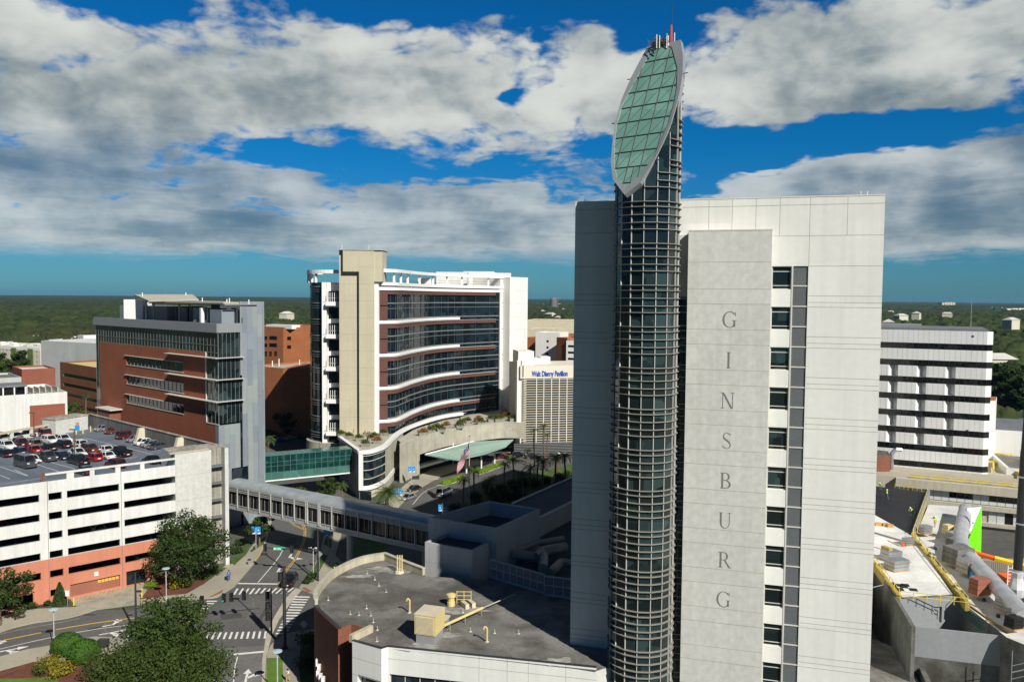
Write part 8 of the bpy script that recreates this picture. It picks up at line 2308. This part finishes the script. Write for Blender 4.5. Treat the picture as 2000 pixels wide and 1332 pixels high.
# left mast with long arm over the street
p = at((266, 1237)); t = thing('signal_mast', 'dark signal mast at the left with a long arm of four signals over the street', 'traffic signal', p, 0, 'traffic signal masts')
top = Vz(1118, *p[:2]); dark_pole(p, top).build('pole', M['dark_metal'], t)
def armpt(u, v, yy): return D(u, v, yy)
e1_ = D(690, 1152, 128); 
az_ = Vz(1186, *p[:2]); arm_end = D(528, 1157, 124)
MB().tube((p[0], p[1], az_), arm_end, .13, 8, .07).build('arm', M['dark_metal'], t)
for u, v in ((391, 1163), (434, 1162), (449, 1158), (474, 1160)):
    k = (u-266)/(528-266); q = Vector((p[0], p[1], az_)).lerp(Vector(arm_end), k); signal_head(t, (q.x, q.y, q.z+.3), -.2, u == 434)
MB().box(p[0]+.1, p[0]+.9, p[1]-.05, p[1]+.05, az_+2.3, az_+2.6).build('street_light_arm', M['dark_metal'], t)
# centre mast
p = at((556, 1267)); t = thing('signal_mast', 'tall dark central signal mast beside the pavement corner', 'traffic signal', p, 0, 'traffic signal masts')
top = Vz(1105, *p[:2]); dark_pole(p, top, .24).build('pole', M['dark_metal'], t); MB().lathe([(.5, 0), (.4, .4)], p, 10).build('base', M['dark_metal'], t)
e = D(518, 1107, 120); MB().tube((p[0], p[1], top-.3), (e[0], e[1], top-.3), .09, 6).build('arm', M['dark_metal'], t); MB().box(e[0]-.6, e[0]+.3, e[1]-.2, e[1]+.2, top-.45, top-.2).build('luminaire', M['dark_metal'], t)
signal_head(t, (p[0]-.5, p[1]-.1, top-1.2), .3); signal_head(t, (p[0]+.1, p[1]-.35, top-1.9), .2)
p2_ = (p[0]-3.0, p[1]+1.5, 0); q = at((530, 1240)); t = thing('signal_mast', 'thinner dark signal pole left of the tall central mast', 'traffic signal', q, 0, 'traffic signal masts')
tp_ = Vz(1147, *q[:2]); dark_pole(q, tp_, .13).build('pole', M['dark_metal'], t)
for dz in (1.6, 3.1, 4.6): signal_head(t, (q[0]-.5, q[1], tp_-dz+.6), .4)
# far right mast with the green street sign
p = at((621, 1134), .13); t = thing('signal_mast', 'dark signal mast right of the north road carrying the green street sign', 'traffic signal', p, 0, 'traffic signal masts')
top = Vz(1032, *p[:2]); dark_pole(p, top).build('pole', M['dark_metal'], t); e = D(515, 1069, 146); az_ = Vz(1075, *p[:2])
MB().tube((p[0], p[1], az_), e, .11, 8, .06).build('arm', M['dark_metal'], t); MB().tube((p[0], p[1], top), (p[0]-1.2, p[1], top), .06, 5).build('lamp_arm', M['dark_metal'], t)
for k in (.48, .98): q_ = Vector((p[0], p[1], az_)).lerp(Vector(e), k); signal_head(t, (q_.x, q_.y, q_.z+.3), 0.)
q_ = Vector((p[0], p[1], az_)).lerp(Vector(e), .70); s = MB().box(q_.x-1.05, q_.x+1.05, q_.y-.2, q_.y-.14, q_.z-.3, q_.z+.32); sg = s.build('street_sign', M['sign_green_b'], t)
bd = MB(); bd.box(q_.x-1.0, q_.x-.62, q_.y-.215, q_.y-.2, q_.z-.12, q_.z+.14); bd.box(q_.x-.5, q_.x+.9, q_.y-.215, q_.y-.2, q_.z-.05, q_.z+.1); bd.build('lettering', M['sign_white'], sg)
p = at((612, 1121), .13); t = thing('sign_post', 'grey post with four white sensor dishes beside the right signal mast', 'post', p); MB().tube(p, (p[0], p[1], 4.8), .08, 6).build('pole', M['steel_lamp'], t)
for dx, dz in ((-.55, 4.8), (.5, 4.75), (-.55, 4.3), (.5, 4.3)): MB().lathe([(.05, 0), (.28, .1), (.3, .2), (.1, .26)], (p[0]+dx, p[1], dz), 8).build('dish', M['panel_white'], t)
MB().box(p[0]-.6, p[0]+.6, p[1]-.05, p[1]+.05, 4.5, 4.58).build('crossbar', M['steel_lamp'], t)
p = at((624, 1112), .13); t = thing('warning_sign', 'diamond sign seen from behind near the pavement corner', 'sign', p); MB().tube(p, (p[0], p[1], 3.), .04, 5).build('post', M['steel'], t)
m = MB(); c = Vector((p[0], p[1]-.05, 3.)); m.face([c+Vector((-.6, 0, 0)), c+Vector((0, 0, -.6)), c+Vector((.6, 0, 0)), c+Vector((0, 0, .6))]); m.face([c+Vector((-.6, .04, 0)), c+Vector((0, .04, .6)), c+Vector((.6, .04, 0)), c+Vector((0, .04, -.6))]); m.build('plate', M['steel'], t)
p = at((594, 1262), .13); t = thing('warning_sign', 'second diamond sign seen from behind in the shade by the brick drum', 'sign', p); MB().tube(p, (p[0], p[1], 3.6), .04, 5).build('post', M['steel'], t)
m = MB(); c = Vector((p[0], p[1]-.05, 3.4)); m.face([c+Vector((-.6, 0, 0)), c+Vector((0, 0, -.6)), c+Vector((.6, 0, 0)), c+Vector((0, 0, .6))]); m.build('plate', M['steel_pale'], t)
# banners on poles
def banner(px_, top_v, lb, both=True, w=.85, hb=1.5, dark=False):
    p = at(px_, .1); t = thing('banner_pole', lb, 'banner', p, 0, 'blue banner poles'); zt = Vz(top_v, *p[:2]); MB().tube(p, (p[0], p[1], zt+.3), .06, 6).build('pole', M['steel_lamp'], t)
    for sg in ((-1, 1) if both else (-1,)):
        b = MB().box(p[0]+(.07 if sg > 0 else -.07-w), p[0]+(.07+w if sg > 0 else -.07), p[1]-.03, p[1]+.03, zt-hb, zt); o = b.build('banner', M['banner'], t)
        q = MB(); x0 = p[0]+sg*(.07+w/2); q.mesh([(x0-w*.45, p[1]-.04, zt-hb+.03), (x0+w*.45, p[1]-.04, zt-hb+.03), (x0+w*.45, p[1]-.04, zt-hb*.72)], [(0, 1, 2)]); q.box(x0-.1, x0+.1, p[1]-.045, p[1]-.035, zt-hb*.55, zt-hb*.4); q.build('emblem', M['banner_w'], o)
banner((500, 1072), 1028, 'pair of blue banners on the pole left of the north road')
banner((641, 1068), 1032, 'pair of blue banners on the pole right of the north road'); banner((804, 947), 911, 'pair of bright blue banners on the pole by the stone wall')
banner((752, 935), 912, 'single blue banner beside the curved drum glass', False); banner((778, 1000), 955, 'pair of blue banners behind the big date palm'); banner((864, 1020), 985, 'pair of dim blue banners in the tower shadow')
# flag
p = at((916, 992)); t = thing('flagpole', 'tall flagpole with the American flag hanging from it', 'flagpole', p); zt = Vz(853, *p[:2]); MB().tube(p, (p[0], p[1], zt), .13, 8, .08).build('pole', M['steel_lamp'], t); MB().lathe([(.05, 0), (.16, .1), (.16, .2), (.05, .3)], (p[0], p[1], zt), 8).build('finial', M['dark_metal'], t)
def flag():
    top = zt-1.2; Hh, Ll = 3.6, 6.2; NI, NJ = 26, 30
    st = [MB(), MB(), MB()]
    def pt(i, j):
        a = i/NJ; b = j/NI   # a along fly, b down hoist
        dx = -a*Ll*.42*(1-.0*b)+.18*math.sin(a*9+b*3); dz = -a*Ll*.80-b*Hh*.85; dy = .38*math.sin(a*8.+b*5)
        return (p[0]-.12+dx+.0, p[1]+dy, top+dz)
    for i in range(NJ):
        for j in range(NI):
            s = j//2
            k = 1 if (i < NJ*.4 and s < 7) else (0 if s % 2 == 0 else 2)
            st[k].face([pt(i, j), pt(i, j+1), pt(i+1, j+1), pt(i+1, j)])
    fl = MB(); 
    for k in range(3): fl.mesh(st[k].v, st[k].f, k)
    o = fl.build('flag', [M['flag_red'], M['flag_blue'], M['flag_white']], t, smooth=False)
    s_ = MB()
    for r in range(5):
        for c in range(5):
            q = Vector(pt(int(1+c*2.2), int(1+r*2.6))); s_.face([q+Vector((-.1, -.06, 0)), q+Vector((0, -.06, -.1)), q+Vector((.1, -.06, 0)), q+Vector((0, -.06, .1))])
    s_.build('stars', M['flag_white'], o)
flag()
# roof lamps of the garage and its signs
def roof_lamp(px_, lb, h, group='garage roof lamp posts'):
    x, y = G(*px_, DK); t = thing('roof_lamp', lb, 'lamp post', (x, y, DK), 0, group); MB().tube((x, y, DK), (x, y, DK+h), .11, 6).build('pole', M['brown_metal'], t); MB().box(x-.9, x+.1, y-.15, y+.15, DK+h-.1, DK+h+.1).build('lamp_head', M['brown_metal'], t); return x, y
roof_lamp((67, 868), 'brown roof lamp post in front of the brick panel', 6.6); x, y = roof_lamp((146, 896), 'brown roof lamp post among the parked cars near the top rail', 5.6)
b = MB().box(x+.15, x+1.0, y-.05, y+.05, DK+5.4, DK+6.4); tag(b.build('parking_sign', M['banner']), 'small blue and white sign on the near roof lamp post', 'sign')
for i, (u, v) in enumerate(((149, 848), (162, 847), (177, 843))):
    x, y = G(u, v, DK); MB(); tag(MB().tube((x, y, DK), (x, y, DK+1.3), .14, 8).build('bollard', M['yellow_pale']), ['pale yellow bollard left of the salmon lobby door', 'pale yellow bollard just in front of the salmon lobby door', 'pale yellow bollard right of the salmon lobby door'][i], 'bollard', 'roof bollards')
x, y = G(82, 941, DK); tag(MB().box(x-.15, x+.15, y-.15, y+.15, DK, DK+1.5).build('rusty_post', M['brick_red']), 'rusty brown post at the open corner of the garage roof', 'post')
for i, (u, v, h) in enumerate(((144, 1182, 1.2), (277, 1168, 1.5))):
    p = at((u, v)); m = MB(); m.tube(p, (p[0], p[1], h), .13, 8); m.lathe([(.13, 0), (.05, .1)], (p[0], p[1], h), 8); tag(m.build('bollard', M['yellow']), ['yellow bollard at the left side of the driveway', 'yellow bollard at the right side of the driveway'][i], 'bollard', 'driveway bollards')
p = at((132, 1184)); t = thing('notice_sign', 'white notice sign on a short post at the driveway entrance', 'sign', p); MB().tube(p, (p[0], p[1], 2.4), .04, 5).build('post', M['steel'], t); MB().box(p[0]-.3, p[0]+.3, p[1]-.04, p[1], 1.7, 2.6).build('plate', M['sign_white'], t)
# litter bins
for i, (px_, lb) in enumerate((((487, 1102), 'grey litter bin on the pavement left of the north road'), ((658, 1110), 'grey litter bin on the pavement under the round pier'))):
    p = at(px_, .13); t = thing('litter_bin', lb, 'bin', p); MB().lathe([(.3, 0), (.33, .85)], p, 10).build('body', M['steel'], t); MB().lathe([(.36, 0), (.36, .1), (.15, .22)], (p[0], p[1], p[2]+.85), 10).build('lid', M['dark_metal'], t)
p = at((202, 1262), .15); tag(MB().box(p[0]-.7, p[0]+.7, p[1]-.3, p[1]+.4, .15, 1.2).build('utility_cabinet', M['dark_metal']), 'low dark utility cabinet behind the topiary balls', 'cabinet')
p = at((251, 1246), .13); t = thing('fire_hydrant', 'pale blue fire hydrant beside the left signal mast', 'hydrant', p); MB().lathe([(.16, 0), (.14, .1), (.13, .6), (.17, .62), (.12, .78), (.03, .85)], p, 8).build('barrel', M['hyd'], t); MB().tube((p[0]-.25, p[1], .55), (p[0]+.25, p[1], .55), .07, 6).build('outlet', M['hyd'], t)
p = at((812, 936), .13); t = thing('bench', 'dark bench against the stone wall by the entrance', 'bench', p); MB().box(p[0]-1, p[0]+1, p[1]-.3, p[1]+.3, .5, .6).build('seat', M['dark_metal'], t); MB().box(p[0]-1, p[0]+1, p[1]+.25, p[1]+.32, .6, 1.0).build('backrest', M['dark_metal'], t)
for dx in (-.8, .8): MB().box(p[0]+dx-.04, p[0]+dx+.04, p[1]-.3, p[1]+.3, .13, .5).build('leg', M['dark_metal'], t)
# ---------- people ----------
def person(lb, p, rz, top, legs, hat=None, pose='walk', hair='hair', vest=None, skirt=False, hold=None, group=None, scale=1.):
    t = thing('person', lb, 'person', p, rz, group)
    J = {'pel': (0, 0, .95), 'ch': (0, .02, 1.25), 'nk': (0, .02, 1.47), 'hd': (0, 0, 1.62)}
    if pose == 'bend': J = {'pel': (0, 0, .92), 'ch': (0, -.28, 1.12), 'nk': (0, -.45, 1.22), 'hd': (0, -.55, 1.28)}
    def limb_mesh(name, edges, mat_, parent):
        pts = []; idx = {}
        me = bpy.data.meshes.new(name); es = []; rr = []
        for a, b, ra, rb in edges:
            for q, r in ((a, ra), (b, rb)):
                if q not in idx: idx[q] = len(pts); pts.append(q); rr.append(r)
            es.append((idx[a], idx[b]))
        me.from_pydata(pts, es, []); ob = bpy.data.objects.new(name, me); C.objects.link(ob)
        md = ob.modifiers.new('skin', 'SKIN'); sb = ob.modifiers.new('sub', 'SUBSURF'); sb.levels = sb.render_levels = 1
        sv = me.skin_vertices[0].data
        for i, r in enumerate(rr): sv[i].radius = (r, r)
        sv[0].use_root = True
        dg = bpy.context.evaluated_depsgraph_get(); m2 = bpy.data.meshes.new_from_object(ob.evaluated_get(dg)); bpy.data.objects.remove(ob)
        m2.materials.clear(); m2.materials.append(mat_); o2 = bpy.data.objects.new(name, m2); C.objects.link(o2); o2.parent = parent; ROOT[o2.name] = ROOT[parent.name]; return o2
    k = .22 if pose == 'walk' else .12
    hips = [(-.09, 0, .92), (.09, 0, .92)]; kn = [(-.1, -k*.6, .5), (.1, k*.3, .5)]; an = [(-.1, -k, .08), (.1, k, .1)]; toe = [(-.1, -k-.14, .04), (.1, k-.14, .04)]
    sh = [(-.19, J['ch'][1]+(-.12 if pose == 'bend' else 0), J['nk'][2]-.07), (.19, J['ch'][1]+(-.12 if pose == 'bend' else 0), J['nk'][2]-.07)]
    if pose == 'bend': el = [(-.24, -.5, .95), (.24, -.5, .95)]; ha = [(-.15, -.65, .72), (.15, -.65, .72)]
    else: el = [(-.26, .06, 1.14), (.26, -.08, 1.14)]; ha = [(-.24, -.12, .92), (.26, -.2, .95)]
    if hold: ha[0] = (-.26, -.05, .88)
    body = [(J['pel'], J['ch'], .14, .16), (J['ch'], J['nk'], .16, .06), (J['nk'], J['hd'], .06, .095)]
    ed = list(body)
    for i in (0, 1): ed += [(J['pel'], hips[i], .14, .1), (hips[i], kn[i], .1, .065), (kn[i], an[i], .065, .045), (an[i], toe[i], .045, .035), (J['ch'], sh[i], .16, .065), (sh[i], el[i], .065, .045), (el[i], ha[i], .045, .035)]
    bd = limb_mesh('body', ed, M['skin'], t)
    ed = [(J['pel'], J['ch'], .165, .185), (J['ch'], (J['nk'][0], J['nk'][1], J['nk'][2]-.03), .185, .075)]
    for i in (0, 1): ed += [(J['ch'], sh[i], .185, .085), (sh[i], el[i], .085, .065)] + ([(el[i], tuple(np.array(el[i])*.3+np.array(ha[i])*.7), .065, .05)] if top != 'cloth_white' else [])
    limb_mesh('top', ed, M[vest or top], bd)
    ed = []
    for i in (0, 1): ed += [(J['pel'], hips[i], .165, .12), (hips[i], kn[i], .12, .085), (kn[i], an[i], .085, .07)]
    limb_mesh('trousers', ed, M[legs], bd)
    hm = MB(); R_ = ROOT[t.name]; hc = R_ @ Vector((J['hd'][0], J['hd'][1]+.01, J['hd'][2]+.03))
    hm.lathe([(.115, -.04), (.13, .02), (.115, .09), (.06, .135), (.01, .145)] if not hat else [(.16, -.01), (.145, .02), (.13, .09), (.07, .14), (.01, .15)], hc, 10); hm.build('hard_hat' if hat else 'hair', M[hat or hair], bd)
    if hold: q = R_ @ Vector((-.27, -.05, .68)); MB().box(q.x-.12, q.x+.12, q.y-.16, q.y+.16, q.z-.15, q.z+.15).build('bag', M['cloth_dark'], t)
    t.scale = (scale,)*3
    return t
person('person in a blue uniform walking on the left pavement and carrying a dark bag', at((447, 1134), .13), .3, 'cloth_blue', 'cloth_blue', hold=True, scale=1.1)
person('person in a white top and tan trousers walking on the pavement at the bottom edge', at((562, 1331), .13), 2.6, 'cloth_white', 'cloth_tan', hold=False)
person('person in a hi-vis vest bending by the litter bin under the round pier', at((652, 1118), .13), .8, 'hi_vis', 'cloth_dark', pose='bend')
WG = 'construction workers in lime vests'
person('worker in lime vest, jeans and white helmet pointing on the black membrane', at((1732, 974), CZ+.03), 1.2, 'hi_vis', 'denim', hat='sign_white', group=WG, scale=1.1)
person('worker in lime vest bending at the far left edge of the black membrane', at((1720, 956), CZ+.03), -.8, 'hi_vis', 'denim', hat='sign_white', pose='bend', group=WG, scale=1.1)
person('worker in lime vest kneeling over tools near the ochre rail on the membrane', at((1782, 1006), CZ+.03), -1.2, 'hi_vis', 'cloth_dark', hat='sign_white', pose='bend', group=WG, scale=1.1)
person('worker in lime jacket and white helmet standing on the pale slab', at((1826, 1029), CZ-.6), .2, 'hi_vis', 'cloth_tan', hat='sign_white', pose='stand', group=WG, scale=1.1)
